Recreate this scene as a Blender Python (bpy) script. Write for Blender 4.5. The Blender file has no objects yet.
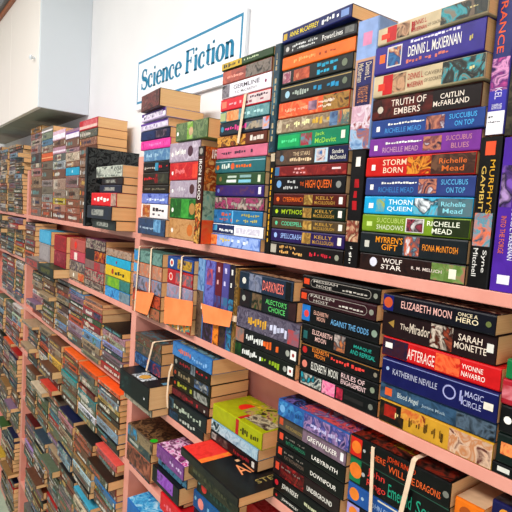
import bpy, bmesh, math, random
from mathutils import Matrix, Vector
# Second-hand book shop: a long pink bookcase packed with lying paperbacks, seen close from its right end.
# Bookcase front is the plane y = 0, x runs along it, z is up. Book data is in units of U metres round the eye height.
U = 0.59; EYE = 1.70
rng = random.Random(7)
COL = bpy.context.scene.collection
BOOKS = [
{'label': 'dark maroon paperback titled WOLF STAR, at the bottom of the right stack', 'group': 'paperbacks in the right stack on the top shelf', 'x': -0.859, 'y': 0.0, 'z': -0.1202, 'L': 0.2917, 'D': 0.18, 'T': 0.0433, 'yaw': 0, 'c': '#2a1a18', 'd': [('a', 0, 0.75, 0, 1, ['#2a1818', '#38201c', '#201214']), ('a', 0.72, 1, 0, 1, ['#b07868', '#80985c', '#6a8440', '#a09870']), ('o', 0.15, 0.55, 0.3, '#d8d4e0'), ('t', 0.24, 0.45, 0.54, 0.9, 'WOLF', '#f0e4dc'), ('t', 0.23, 0.45, 0.16, 0.5, 'STAR', '#f0e4dc'), ('t', 0.53, 0.82, 0.4, 0.62, 'R. M. MELUCH', '#e8d8d0'), ('r', 0.87, 0.93, 0.2, 0.75, '#e8e4d0')], 'td': [], 'mode': 0},
{'label': "black paperback titled MYRREN'S GIFT", 'group': 'paperbacks in the right stack on the top shelf', 'x': -0.8593, 'y': -0.004, 'z': -0.0753, 'L': 0.2919, 'D': 0.18, 'T': 0.0521, 'yaw': 0, 'c': '#20282c', 'd': [('r', 0.05, 0.1, 0.25, 0.6, '#c8c4bc'), ('t', 0.16, 0.45, 0.52, 0.9, "MYRREN'S", '#f0a028'), ('t', 0.23, 0.4, 0.16, 0.52, 'GIFT', '#f0a028'), ('a', 0.45, 0.6, 0.03, 0.97, ['#a8bcc8', '#485868', '#c86840', '#d8e0e4']), ('t', 0.62, 0.94, 0.35, 0.7, 'FIONA McINTOSH', '#e89838')], 'td': [], 'mode': 0},
{'label': 'olive green paperback titled SUCCUBUS SHADOWS', 'group': 'paperbacks in the right stack on the top shelf', 'x': -0.8614, 'y': 0.0, 'z': -0.0216, 'L': 0.2938, 'D': 0.18, 'T': 0.0431, 'yaw': 0, 'c': '#7f9a28', 'd': [('r', 0.05, 0.11, 0.3, 0.6, '#c8d890'), ('t', 0.15, 0.44, 0.54, 0.9, 'SUCCUBUS', '#c0d080'), ('t', 0.15, 0.44, 0.1, 0.46, 'SHADOWS', '#d8dcc0'), ('r', 0.45, 0.62, 0.08, 0.92, '#e0dcd8'), ('a', 0.46, 0.61, 0.12, 0.88, ['#d8d0d0', '#402838', '#a04858', '#281828']), ('r', 0.7, 1, 0, 1, '#2e3a1a'), ('t', 0.64, 0.93, 0.52, 0.86, 'RICHELLE', '#f0f0e0'), ('t', 0.69, 0.87, 0.1, 0.45, 'MEAD', '#f0f0e0')], 'td': [], 'mode': 0},
{'label': 'cyan paperback titled THORN QUEEN', 'group': 'paperbacks in the right stack on the top shelf', 'x': -0.8598, 'y': 0.0, 'z': 0.0231, 'L': 0.2929, 'D': 0.18, 'T': 0.044, 'yaw': 0, 'c': '#22a6d2', 'd': [('r', 0.05, 0.1, 0.3, 0.62, '#f2ece4'), ('a', 0.13, 0.22, 0.1, 0.9, ['#a8b060', '#40a8c8', '#c0b050']), ('t', 0.25, 0.5, 0.53, 0.9, 'THORN', '#e8f4f4'), ('t', 0.24, 0.5, 0.1, 0.47, 'QUEEN', '#e8f4f4'), ('a', 0.5, 0.72, 0.03, 0.97, ['#e8ecf0', '#304050', '#60c0d8', '#889098']), ('a', 0.72, 1, 0, 1, ['#5a8088', '#688088', '#486870']), ('t', 0.74, 0.95, 0.52, 0.82, 'Richelle', '#9adce8'), ('t', 0.76, 0.93, 0.14, 0.45, 'Mead', '#9adce8')], 'td': [], 'mode': 0},
{'label': 'blue paperback titled SUCCUBUS ON TOP, the lower of two copies', 'group': 'paperbacks in the right stack on the top shelf', 'x': -0.8601, 'y': 0.0, 'z': 0.0686, 'L': 0.2938, 'D': 0.18, 'T': 0.0457, 'yaw': 0, 'c': '#3a4b84', 'd': [('r', 0.05, 0.085, 0.3, 0.62, '#f2ece4'), ('t', 0.13, 0.5, 0.12, 0.48, 'RICHELLE MEAD', '#4f8cc4'), ('x', 0.14, 0.52, 0.62, 0.78, 33, '#f2ece4'), ('a', 0.53, 0.69, 0.1, 0.9, ['#d8d0d8', '#704050', '#c88870', '#403048']), ('t', 0.72, 0.95, 0.55, 0.88, 'SUCCUBUS', '#6fb8e0'), ('t', 0.77, 0.93, 0.12, 0.46, 'ON TOP', '#6fb8e0')], 'td': [], 'mode': 0},
{'label': 'red paperback titled STORM BORN, in the right stack', 'group': 'paperbacks in the right stack on the top shelf', 'x': -0.8636, 'y': 0.0, 'z': 0.1159, 'L': 0.2952, 'D': 0.18, 'T': 0.0485, 'yaw': 0, 'c': '#c8241e', 'd': [('r', 0.06, 0.1, 0.3, 0.62, '#f2ece4'), ('t', 0.17, 0.42, 0.53, 0.9, 'STORM', '#f0d8c0'), ('t', 0.18, 0.39, 0.1, 0.47, 'BORN', '#f0d8c0'), ('a', 0.42, 0.64, 0.05, 0.95, ['#e05820', '#8a1c10', '#e8a040', '#601008']), ('r', 0.64, 1, 0, 1, '#5a3c30'), ('a', 0.64, 1, 0, 1, ['#5a3c30', '#48302a', '#7a5844']), ('t', 0.7, 0.94, 0.5, 0.8, 'Richelle', '#d87838'), ('t', 0.73, 0.92, 0.12, 0.44, 'Mead', '#d87838')], 'td': [], 'mode': 0},
{'label': 'bright purple paperback titled SUCCUBUS BLUES', 'group': 'paperbacks in the right stack on the top shelf', 'x': -0.8578, 'y': 0.0, 'z': 0.166, 'L': 0.2932, 'D': 0.18, 'T': 0.0445, 'yaw': 0, 'c': '#84409a', 'd': [('r', 0.05, 0.085, 0.3, 0.62, '#f2ece4'), ('t', 0.13, 0.5, 0.12, 0.48, 'RICHELLE MEAD', '#c9a2b8'), ('x', 0.14, 0.52, 0.62, 0.78, 33, '#f2ece4'), ('a', 0.53, 0.69, 0.1, 0.9, ['#d8d0d8', '#704050', '#c88870', '#403048']), ('t', 0.72, 0.94, 0.55, 0.86, 'SUCCUBUS', '#c890a0'), ('t', 0.77, 0.92, 0.12, 0.45, 'BLUES', '#c890a0')], 'td': [], 'mode': 0},
{'label': 'blue paperback titled SUCCUBUS ON TOP, the upper of two copies', 'group': 'paperbacks in the right stack on the top shelf', 'x': -0.851, 'y': -0.005, 'z': 0.2122, 'L': 0.2938, 'D': 0.18, 'T': 0.0419, 'yaw': 0, 'c': '#33508f', 'd': [('r', 0.05, 0.085, 0.3, 0.62, '#f2ece4'), ('t', 0.13, 0.5, 0.12, 0.48, 'RICHELLE MEAD', '#5b9fd8'), ('x', 0.14, 0.52, 0.62, 0.78, 33, '#f2ece4'), ('a', 0.53, 0.69, 0.1, 0.9, ['#d8d0d8', '#704050', '#c88870', '#403048']), ('t', 0.72, 0.95, 0.55, 0.88, 'SUCCUBUS', '#5fb8e8'), ('t', 0.77, 0.93, 0.12, 0.46, 'ON TOP', '#5fb8e8')], 'td': [], 'mode': 0},
{'label': 'dark brown paperback titled TRUTH OF EMBERS, in the right stack', 'group': 'paperbacks in the right stack on the top shelf', 'x': -0.8593, 'y': 0.0, 'z': 0.2557, 'L': 0.2872, 'D': 0.18, 'T': 0.0527, 'yaw': 0, 'c': '#5e2018', 'd': [('a', 0, 1, 0, 1, ['#6a2418', '#5a1c14', '#2a100c', '#4a1812']), ('r', 0.6, 1, 0, 1, '#231312'), ('o', 0.09, 0.45, 0.18, '#c8beb0'), ('t', 0.19, 0.55, 0.52, 0.9, 'TRUTH OF', '#e8d8cc'), ('t', 0.23, 0.5, 0.1, 0.46, 'EMBERS', '#e8d8cc'), ('t', 0.66, 0.87, 0.52, 0.8, 'CAITLIN', '#efe2d6'), ('t', 0.6, 0.92, 0.2, 0.48, 'McFARLAND', '#efe2d6')], 'td': [], 'mode': 0},
{'label': 'cream paperback with red panel and teal picture, between purple and brown books', 'group': 'paperbacks in the right stack on the top shelf', 'x': -0.8545, 'y': -0.008, 'z': 0.31, 'L': 0.2918, 'D': 0.18, 'T': 0.0522, 'yaw': -1, 'c': '#cdbb9c', 'd': [('r', 0.1, 0.2, 0, 1, '#c01f22'), ('r', 0.05, 0.12, 0.25, 0.6, '#d8452a'), ('a', 0.2, 0.33, 0.05, 0.95, ['#5a3a2a', '#c8a080', '#241410']), ('t', 0.345, 0.5, 0.5, 0.85, 'DENNIS L.', '#b3282a'), ('t', 0.345, 0.5, 0.12, 0.42, 'McKIERNAN', '#b3282a'), ('t', 0.5, 0.7, 0.55, 0.75, 'CAVERNS', '#8a7a62'), ('t', 0.5, 0.68, 0.25, 0.45, 'OF SOCRATES', '#8a7a62'), ('a', 0.66, 1, 0, 1, ['#8a8274', '#3fa0a8', '#4a4a44', '#2a3434', '#7c6a5a']), ('x', 0.88, 0.95, 0.4, 0.6, 3, '#d8c890')], 'td': [], 'mode': 0},
{'label': 'purple paperback with silver author lettering, second from top of right stack', 'group': 'paperbacks in the right stack on the top shelf', 'x': -0.8548, 'y': -0.01, 'z': 0.3638, 'L': 0.2894, 'D': 0.18, 'T': 0.0679, 'yaw': -2, 'c': '#40338c', 'd': [('r', 0.05, 0.11, 0.38, 0.7, '#e8742c'), ('r', 0.13, 0.28, 0.15, 0.92, '#d8d0d0'), ('a', 0.14, 0.27, 0.2, 0.87, ['#3878a8', '#304878', '#b87850', '#d8c8b0']), ('t', 0.33, 0.83, 0.34, 0.78, 'DENNIS L. McKIERNAN', '#f2ece4'), ('x', 0.36, 0.8, 0.84, 0.97, 18, '#e0d8e8'), ('x', 0.33, 0.72, 0.1, 0.3, 13, '#c87868'), ('x', 0.88, 0.93, 0.35, 0.6, 3, '#c8b870')], 'td': [], 'mode': 0},
{'label': 'cream paperback with red panel and long page edge, twelfth from bottom of right stack', 'group': 'paperbacks in the right stack on the top shelf', 'x': -0.8475, 'y': -0.015, 'z': 0.4333, 'L': 0.2884, 'D': 0.18, 'T': 0.0402, 'yaw': -3, 'c': '#cdbb9c', 'd': [('r', 0.1, 0.2, 0, 1, '#c01f22'), ('r', 0.04, 0.13, 0.25, 0.6, '#d8452a'), ('a', 0.2, 0.33, 0.05, 0.95, ['#5a3a2a', '#c8a080', '#241410']), ('x', 0.35, 0.385, 0.1, 0.9, 2, '#b02a2a'), ('t', 0.345, 0.5, 0.5, 0.85, 'DENNIS L.', '#b3282a'), ('t', 0.345, 0.5, 0.12, 0.42, 'McKIERNAN', '#b3282a'), ('t', 0.5, 0.68, 0.2, 0.42, 'OF SOCRATES', '#8a7a62'), ('a', 0.62, 1, 0, 1, ['#8a8274', '#3fa0a8', '#4a4a44', '#2a3434', '#7c6a5a']), ('x', 0.86, 0.93, 0.4, 0.6, 3, '#d8c890')], 'td': [], 'mode': 0},
{'label': 'light blue upright paperback with sailing picture, standing above a black one', 'group': 'upright paperbacks wedged between stacks', 'x': -0.9281, 'y': -0.003, 'z': 0.1873, 'L': 0.3279, 'D': 0.18, 'T': 0.0693, 'yaw': 0, 'c': '#8fa6cc', 'd': [('r', 0.0, 0.3, 0, 1, '#93a9d2'), ('r', 0.1, 0.2, 0.3, 0.75, '#d890b0'), ('r', 0.3, 0.66, 0.02, 1, '#c49a80'), ('r', 0.32, 0.5, 0.12, 0.9, '#2c2c6c'), ('r', 0.5, 0.66, 0.12, 0.9, '#2c2454'), ('t', 0.33, 0.47, 0.52, 0.85, 'Dennis L.', '#d8c8b0'), ('t', 0.33, 0.48, 0.14, 0.46, 'McKiernan', '#d8c8b0'), ('t', 0.51, 0.64, 0.2, 0.8, 'VOYAGE OF THE', '#c88858'), ('a', 0.66, 0.88, 0, 1, ['#d8b8c4', '#c8a0b0', '#e0d4dc', '#a05050']), ('a', 0.84, 1, 0, 1, ['#7090b8', '#a8c0d8', '#b07060', '#5078a8'])], 'td': [], 'mode': 1},
{'label': 'black upright paperback with red title between the two rightmost stacks', 'group': 'upright paperbacks wedged between stacks', 'x': -0.9171, 'y': -0.0, 'z': -0.1202, 'L': 0.3065, 'D': 0.18, 'T': 0.0478, 'yaw': 0, 'c': '#161214', 'd': [('r', 0.06, 0.14, 0.35, 0.7, '#e8e0d8'), ('x', 0.24, 0.52, 0.2, 0.8, 3, '#b01c26'), ('r', 0.6, 0.78, 0, 1, '#c8a080'), ('a', 0.6, 0.78, 0, 1, ['#d0b090', '#a06050', '#703020', '#e0c8a8']), ('x', 0.81, 0.97, 0.35, 0.65, 14, '#e8e4dc')], 'td': [], 'mode': 1},
{'label': 'purple upright paperback with orange title and white sticker, top right', 'x': -0.5572, 'y': -0.0, 'z': 0.1946, 'L': 0.2937, 'D': 0.18, 'T': 0.0405, 'yaw': 0, 'c': '#3a3484', 'd': [('r', 0.0, 0.5, 0, 1, '#353a78'), ('a', 0.48, 0.7, 0, 1, ['#c85898', '#6a2a78', '#e0a0c8', '#401c60']), ('r', 0.7, 1, 0, 1, '#4840a8'), ('t', 0.02, 0.46, 0.15, 0.6, 'TRANCE', '#e86828'), ('t', 0.68, 0.76, 0.3, 0.75, 'KEL', '#d8d0e0'), ('t', 0.79, 0.83, 0.15, 0.85, 'FANTASY', '#e8e4f0'), ('r', 0.84, 1, 0.0, 1, '#ece8ec'), ('t', 0.89, 0.92, 0.02, 0.75, '', '#303038'), ('X', 0.87, 0.885, 0.08, 0.35, 2, '#303038'), ('X', 0.905, 0.92, 0.08, 0.8, 7, '#303038')], 'td': [], 'mode': 1},
{'label': 'dark olive upright paperback cut by the right edge, above a purple one', 'x': -0.5168, 'y': -0.0, 'z': 0.1908, 'L': 0.2868, 'D': 0.18, 'T': 0.049, 'yaw': 0, 'c': '#3a3428', 'd': [('a', 0, 1, 0, 1, ['#4a4430', '#2a2620', '#5c5440'])], 'td': [], 'mode': 1},
{'label': "black upright paperback titled MURPHY'S GAMBIT", 'x': -0.5636, 'y': -0.0, 'z': -0.1202, 'L': 0.3113, 'D': 0.18, 'T': 0.0465, 'yaw': 0, 'c': '#120f10', 'd': [('r', 0.03, 0.12, 0.25, 0.75, '#e0603c'), ('t', 0.14, 0.52, 0.55, 0.85, "MURPHY'S", '#d8a838'), ('t', 0.18, 0.5, 0.15, 0.42, 'GAMBIT', '#d8b868'), ('a', 0.5, 0.72, 0.05, 0.95, ['#c85038', '#58a0b0', '#e08060', '#386878']), ('t', 0.74, 0.9, 0.56, 0.86, 'Syne', '#e0dcd8'), ('t', 0.73, 0.93, 0.14, 0.42, 'Mitchell', '#e0dcd8')], 'td': [], 'mode': 1},
{'label': 'bright purple upright paperback cut by the right edge, top shelf', 'x': -0.514, 'y': -0.0, 'z': -0.1202, 'L': 0.3072, 'D': 0.18, 'T': 0.054, 'yaw': 0, 'c': '#5a2fa0', 'd': [('a', 0.18, 0.45, 0, 0.5, ['#b89ac8', '#28203c', '#8860b8']), ('t', 0.45, 0.8, 0.55, 0.78, 'DENNIS L. McKIERNAN', '#e8e4f0'), ('t', 0.5, 0.76, 0.15, 0.4, 'INTO THE FORGE', '#d87848'), ('r', 0.89, 0.95, 0.25, 0.75, '#e8e0ec')], 'td': [], 'mode': 1},
{'label': 'black paperback with tan and red lettering, first from bottom of navy-topped stack', 'group': 'paperbacks in the tall stack with the navy top book', 'x': -1.228, 'y': 0.0, 'z': -0.1202, 'L': 0.3099, 'D': 0.18, 'T': 0.0415, 'yaw': 0, 'c': '#221a18', 'd': [('r', 0.0, 0.09, 0.15, 0.85, '#b8b0a4'), ('x', 0.14, 0.4, 0.55, 0.88, 14, '#d8a868'), ('x', 0.14, 0.54, 0.12, 0.48, 16, '#d8a868'), ('x', 0.58, 0.86, 0.25, 0.65, 13, '#d8384c'), ('o', 0.93, 0.45, 0.22, '#a0a090')], 'td': [], 'mode': 0},
{'label': 'deep purple paperback titled SPELLCRASH', 'group': 'paperbacks in the tall stack with the navy top book', 'x': -1.2295, 'y': 0.0, 'z': -0.0771, 'L': 0.3095, 'D': 0.18, 'T': 0.0396, 'yaw': 0, 'c': '#33205e', 'd': [('o', 0.07, 0.5, 0.22, '#a8c0f0'), ('t', 0.14, 0.46, 0.25, 0.75, 'SPELLCRASH', '#a8c0f0'), ('a', 0.46, 0.58, 0.05, 0.95, ['#c8a058', '#806030', '#e0c070']), ('t', 0.62, 0.86, 0.52, 0.85, 'KELLY', '#c8a050'), ('t', 0.6, 0.88, 0.1, 0.45, 'McCULLOUGH', '#c8a050'), ('r', 0.92, 0.965, 0.2, 0.8, '#e8e0d8')], 'td': [], 'mode': 0},
{'label': 'tan-brown paperback titled CODESPELL', 'group': 'paperbacks in the tall stack with the navy top book', 'x': -1.2298, 'y': 0.0, 'z': -0.0359, 'L': 0.3093, 'D': 0.18, 'T': 0.0331, 'yaw': 0, 'c': '#5e4c34', 'd': [('o', 0.07, 0.5, 0.22, '#70d0a8'), ('t', 0.14, 0.46, 0.25, 0.75, 'CODESPELL', '#70d0a8'), ('a', 0.46, 0.58, 0.05, 0.95, ['#c8a058', '#806030', '#e0c070']), ('t', 0.62, 0.86, 0.52, 0.85, 'KELLY', '#c8a050'), ('t', 0.6, 0.88, 0.1, 0.45, 'McCULLOUGH', '#c8a050'), ('r', 0.92, 0.965, 0.2, 0.8, '#e8e0d8')], 'td': [], 'mode': 0},
{'label': 'dark green paperback titled MYTHOS', 'group': 'paperbacks in the tall stack with the navy top book', 'x': -1.2319, 'y': 0.0, 'z': -0.0012, 'L': 0.3106, 'D': 0.18, 'T': 0.0355, 'yaw': 0, 'c': '#122a18', 'd': [('o', 0.07, 0.5, 0.22, '#b8d030'), ('t', 0.14, 0.46, 0.25, 0.75, 'MYTHOS', '#b8d030'), ('a', 0.46, 0.58, 0.05, 0.95, ['#c8a058', '#806030', '#e0c070']), ('t', 0.62, 0.86, 0.52, 0.85, 'KELLY', '#c8a050'), ('t', 0.6, 0.88, 0.1, 0.45, 'McCULLOUGH', '#c8a050'), ('r', 0.92, 0.965, 0.2, 0.8, '#e8e0d8')], 'td': [], 'mode': 0},
{'label': 'maroon paperback titled CYBERMANCY', 'group': 'paperbacks in the tall stack with the navy top book', 'x': -1.2292, 'y': 0.0, 'z': 0.0359, 'L': 0.3024, 'D': 0.18, 'T': 0.0363, 'yaw': 0, 'c': '#5e1c14', 'd': [('o', 0.07, 0.5, 0.22, '#e87830'), ('t', 0.14, 0.46, 0.25, 0.75, 'CYBERMANCY', '#e87830'), ('a', 0.46, 0.58, 0.05, 0.95, ['#c8a058', '#806030', '#e0c070']), ('t', 0.62, 0.86, 0.52, 0.85, 'KELLY', '#c8a050'), ('t', 0.6, 0.88, 0.1, 0.45, 'McCULLOUGH', '#c8a050'), ('r', 0.92, 0.965, 0.2, 0.8, '#e8e0d8')], 'td': [], 'mode': 0},
{'label': 'black paperback titled THE HIGH QUEEN, in the tallest stack', 'group': 'paperbacks in the tall stack with the navy top book', 'x': -1.2319, 'y': 0.0, 'z': 0.0738, 'L': 0.2984, 'D': 0.18, 'T': 0.0486, 'yaw': 0, 'c': '#15131a', 'd': [('o', 0.08, 0.55, 0.26, '#80a8d0'), ('x', 0.16, 0.38, 0.55, 0.85, 5, '#c8c8c8'), ('x', 0.15, 0.38, 0.15, 0.46, 8, '#c8c8c8'), ('t', 0.4, 0.46, 0.4, 0.7, 'THE', '#d86828'), ('t', 0.47, 0.84, 0.15, 0.85, 'HIGH QUEEN', '#e87830'), ('o', 0.92, 0.5, 0.22, '#90908c')], 'td': [], 'mode': 0},
{'label': 'dark red paperback, seventh from bottom of navy-topped stack', 'group': 'paperbacks in the tall stack with the navy top book', 'x': -1.2319, 'y': 0.0, 'z': 0.1239, 'L': 0.3011, 'D': 0.18, 'T': 0.0314, 'yaw': 0, 'c': '#8c2a2c', 'd': [('r', 0, 0.07, 0, 1, '#4878a0'), ('a', 0.1, 1, 0, 1, ['#98302c', '#782428', '#a84038']), ('x', 0.3, 0.45, 0.55, 0.9, 3, '#d8a0a0'), ('x', 0.28, 0.48, 0.12, 0.48, 4, '#d8a0a0'), ('r', 0.82, 0.93, 0.5, 0.7, '#e8d8d8')], 'td': [], 'mode': 0},
{'label': 'brown and navy paperback with blue picture panel, eighth from bottom of navy-topped stack', 'group': 'paperbacks in the tall stack with the navy top book', 'x': -1.2319, 'y': 0.0, 'z': 0.1569, 'L': 0.3004, 'D': 0.18, 'T': 0.048, 'yaw': 0, 'c': '#4c4038', 'd': [('a', 0, 0.55, 0, 1, ['#584840', '#6c5444', '#403834']), ('r', 0.76, 1, 0, 1, '#1e2250'), ('r', 0.58, 0.75, 0.05, 0.95, '#b8d0e0'), ('a', 0.6, 0.72, 0.12, 0.88, ['#3870a8', '#d8c8c0', '#803850']), ('t', 0.26, 0.52, 0.55, 0.85, 'THE STARS', '#d8c0a0'), ('x', 0.22, 0.54, 0.15, 0.48, 10, '#d8c0a0'), ('t', 0.8, 0.95, 0.52, 0.82, 'Sandra', '#e0dcd0'), ('t', 0.78, 0.98, 0.15, 0.46, 'McDonald', '#e0dcd0'), ('o', 0.1, 0.45, 0.22, '#7898b0')], 'td': [], 'mode': 0},
{'label': 'green paperback with bookmark sticker, ninth from bottom of navy-topped stack', 'group': 'paperbacks in the tall stack with the navy top book', 'x': -1.228, 'y': 0.0, 'z': 0.2065, 'L': 0.2936, 'D': 0.18, 'T': 0.0478, 'yaw': 0, 'c': '#138a66', 'd': [('r', 0, 0.34, 0.1, 0.9, '#20a868'), ('a', 0.36, 0.52, 0.1, 0.9, ['#58a0a8', '#a83040', '#187860']), ('x', 0.06, 0.3, 0.35, 0.65, 7, '#60d898'), ('t', 0.56, 0.7, 0.55, 0.9, 'Jack', '#a8d858'), ('t', 0.56, 0.86, 0.12, 0.5, 'McDevitt', '#a8d858'), ('r', 0.91, 0.96, 0.3, 0.8, '#e8e8d8')], 'td': [], 'mode': 0},
{'label': 'tan paperback with yellow title, tenth from bottom of navy-topped stack', 'group': 'paperbacks in the tall stack with the navy top book', 'x': -1.2379, 'y': 0.0, 'z': 0.2559, 'L': 0.3027, 'D': 0.18, 'T': 0.0432, 'yaw': 0, 'c': '#a8947c', 'd': [('a', 0, 1, 0, 1, ['#a8947c', '#8a7460', '#c8b8a0']), ('x', 0.15, 0.5, 0.25, 0.8, 12, '#f0e4b0'), ('x', 0.53, 0.76, 0.2, 0.85, 5, '#d8b048'), ('a', 0.76, 0.86, 0, 1, ['#3a4870', '#80a0c0']), ('a', 0.88, 1, 0, 1, ['#c85830', '#487878', '#e8b870'])], 'td': [], 'mode': 0},
{'label': 'orange paperback with brown end, eleventh from bottom of navy-topped stack', 'group': 'paperbacks in the tall stack with the navy top book', 'x': -1.2333, 'y': 0.0, 'z': 0.3007, 'L': 0.2933, 'D': 0.18, 'T': 0.0477, 'yaw': 0, 'c': '#df6438', 'd': [('a', 0.0, 0.6, 0, 1, ['#e87040', '#d85c38', '#e89060']), ('a', 0.66, 1, 0, 1, ['#6a4030', '#b08848', '#3c2820']), ('x', 0.1, 0.45, 0.3, 0.6, 16, '#f0b090'), ('x', 0.6, 0.82, 0.5, 0.75, 14, '#f0d8c8'), ('x', 0.6, 0.8, 0.2, 0.42, 9, '#f0d8c8'), ('a', 0.46, 0.58, 0.2, 0.8, ['#b890a0', '#705870'])], 'td': [], 'mode': 0},
{'label': 'black paperback with round silver emblem, twelfth from bottom of navy-topped stack', 'group': 'paperbacks in the tall stack with the navy top book', 'x': -1.2293, 'y': 0.0, 'z': 0.35, 'L': 0.2912, 'D': 0.18, 'T': 0.0492, 'yaw': 0, 'c': '#252a2c', 'd': [('r', 0, 1, 0.86, 0.92, '#b8a070'), ('o', 0.11, 0.42, 0.24, '#a8c8d8'), ('x', 0.19, 0.48, 0.2, 0.66, 8, '#a8b0a8'), ('x', 0.5, 0.86, 0.22, 0.7, 6, '#2890b8'), ('o', 0.92, 0.5, 0.2, '#78806c')], 'td': [], 'mode': 0},
{'label': 'black paperback with cyan lettering, thirteenth from bottom of navy-topped stack', 'group': 'paperbacks in the tall stack with the navy top book', 'x': -1.2254, 'y': 0.0, 'z': 0.4008, 'L': 0.2865, 'D': 0.18, 'T': 0.045, 'yaw': 0, 'c': '#1f2422', 'd': [('a', 0, 0.13, 0.1, 0.9, ['#d8a0a8', '#904060', '#e8d0c8']), ('a', 0.18, 0.42, 0.1, 0.9, ['#c86848', '#a04830', '#e8a880']), ('x', 0.53, 0.82, 0.54, 0.92, 5, '#28a8c8'), ('x', 0.53, 0.8, 0.08, 0.46, 6, '#28a8c8'), ('o', 0.9, 0.5, 0.25, '#78806c')], 'td': [], 'mode': 0},
{'label': 'plain orange paperback, third from top of tallest stack', 'group': 'paperbacks in the tall stack with the navy top book', 'x': -1.2314, 'y': 0.0, 'z': 0.4474, 'L': 0.2937, 'D': 0.18, 'T': 0.0391, 'yaw': 0, 'c': '#e87828', 'd': [('x', 0.15, 0.5, 0.3, 0.75, 14, '#f0a868'), ('x', 0.54, 0.8, 0.35, 0.6, 7, '#a84c1c')], 'td': [], 'mode': 0},
{'label': 'black paperback with white slanted title, fifteenth from bottom of navy-topped stack', 'group': 'paperbacks in the tall stack with the navy top book', 'x': -1.2234, 'y': -0.005, 'z': 0.488, 'L': 0.2923, 'D': 0.18, 'T': 0.0351, 'yaw': 0, 'c': '#2a2a2e', 'd': [('o', 0.06, 0.5, 0.25, '#c8c4c0'), ('x', 0.13, 0.5, 0.5, 0.82, 21, '#c8c8c8'), ('x', 0.13, 0.5, 0.15, 0.45, 14, '#c8c8c8'), ('t', 0.56, 0.84, 0.2, 0.75, 'PowerLines', '#e8e4e0'), ('a', 0.86, 0.97, 0.2, 0.8, ['#90908c', '#505050'])], 'td': [], 'mode': 0},
{'label': 'navy paperback with yellow lettering topping the tallest stack', 'group': 'paperbacks in the tall stack with the navy top book', 'x': -1.2276, 'y': -0.01, 'z': 0.5247, 'L': 0.2936, 'D': 0.18, 'T': 0.0345, 'yaw': -3, 'c': '#1d2a68', 'd': [('r', 0.02, 0.08, 0.2, 0.8, '#c8a838'), ('t', 0.11, 0.58, 0.25, 0.8, 'ANNE McCAFFREY', '#f0d81c'), ('x', 0.61, 0.85, 0.2, 0.85, 7, '#e8e8e8'), ('r', 0.87, 0.97, 0.2, 0.8, '#8098c8')], 'td': [], 'mode': 0},
{'label': 'tall thin teal upright paperback left of the tallest stack', 'group': 'upright paperbacks wedged between stacks', 'x': -1.2752, 'y': -0.0, 'z': 0.201, 'L': 0.3345, 'D': 0.18, 'T': 0.031, 'yaw': 0, 'c': '#2c4c58', 'd': [('a', 0, 1, 0, 1, ['#2c5468', '#203c48', '#407080']), ('x', 0.08, 0.9, 0.25, 0.7, 25, '#b8a888')], 'td': [], 'mode': 1},
{'label': 'thin black upright paperback with yellow lettering, under a teal one', 'group': 'upright paperbacks wedged between stacks', 'x': -1.2619, 'y': -0.0, 'z': -0.1202, 'L': 0.3176, 'D': 0.18, 'T': 0.029, 'yaw': 0, 'c': '#14120e', 'd': [('r', 0.0, 0.08, 0.1, 0.9, '#c8b8a0'), ('x', 0.14, 0.95, 0.3, 0.7, 24, '#d8a830')], 'td': [], 'mode': 1},
{'label': 'light blue paperback with orange end, first from bottom of rubber-banded stack', 'group': 'paperbacks in the rubber-banded stack on the top shelf', 'x': -1.5831, 'y': 0.0, 'z': -0.1202, 'L': 0.2994, 'D': 0.18, 'T': 0.0423, 'yaw': 0, 'c': '#7490d0', 'd': [('a', 0, 0.14, 0, 1, ['#e87838', '#f0a060', '#c85020']), ('a', 0.14, 1, 0, 1, ['#7c98d8', '#a8bce8', '#5878c0']), ('x', 0.2, 0.42, 0.3, 0.9, 4, '#d8c060'), ('x', 0.45, 0.8, 0.3, 0.8, 6, '#d8e0f4')], 'td': [], 'mode': 0},
{'label': 'white paperback with navy end, second from bottom of rubber-banded stack', 'group': 'paperbacks in the rubber-banded stack on the top shelf', 'x': -1.5752, 'y': 0.0, 'z': -0.0763, 'L': 0.3023, 'D': 0.18, 'T': 0.0371, 'yaw': 0, 'c': '#f0ecf0', 'd': [('r', 0, 0.46, 0, 1, '#283c68'), ('x', 0.15, 0.44, 0.15, 0.6, 7, '#e8ecf4'), ('a', 0, 0.1, 0.3, 0.9, ['#60b8d8', '#3070a0']), ('a', 0.5, 0.95, 0.2, 0.8, ['#e8e4ec', '#c8c0d0', '#f4f0f8'])], 'td': [], 'mode': 0},
{'label': 'medium blue paperback, third from bottom of rubber-banded stack', 'group': 'paperbacks in the rubber-banded stack on the top shelf', 'x': -1.572, 'y': 0.0, 'z': -0.0377, 'L': 0.2946, 'D': 0.18, 'T': 0.0493, 'yaw': 0, 'c': '#2f7aa8', 'd': [('a', 0, 0.35, 0, 1, ['#3068a0', '#4888b8', '#285880']), ('x', 0.17, 0.4, 0.5, 0.88, 3, '#c86858'), ('x', 0.14, 0.42, 0.12, 0.46, 6, '#c86858'), ('r', 0.4, 0.43, 0, 1, '#70b8e0'), ('x', 0.55, 0.95, 0.55, 0.85, 9, '#b8b070'), ('x', 0.5, 0.92, 0.12, 0.45, 12, '#b8b070')], 'td': [], 'mode': 0},
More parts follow.
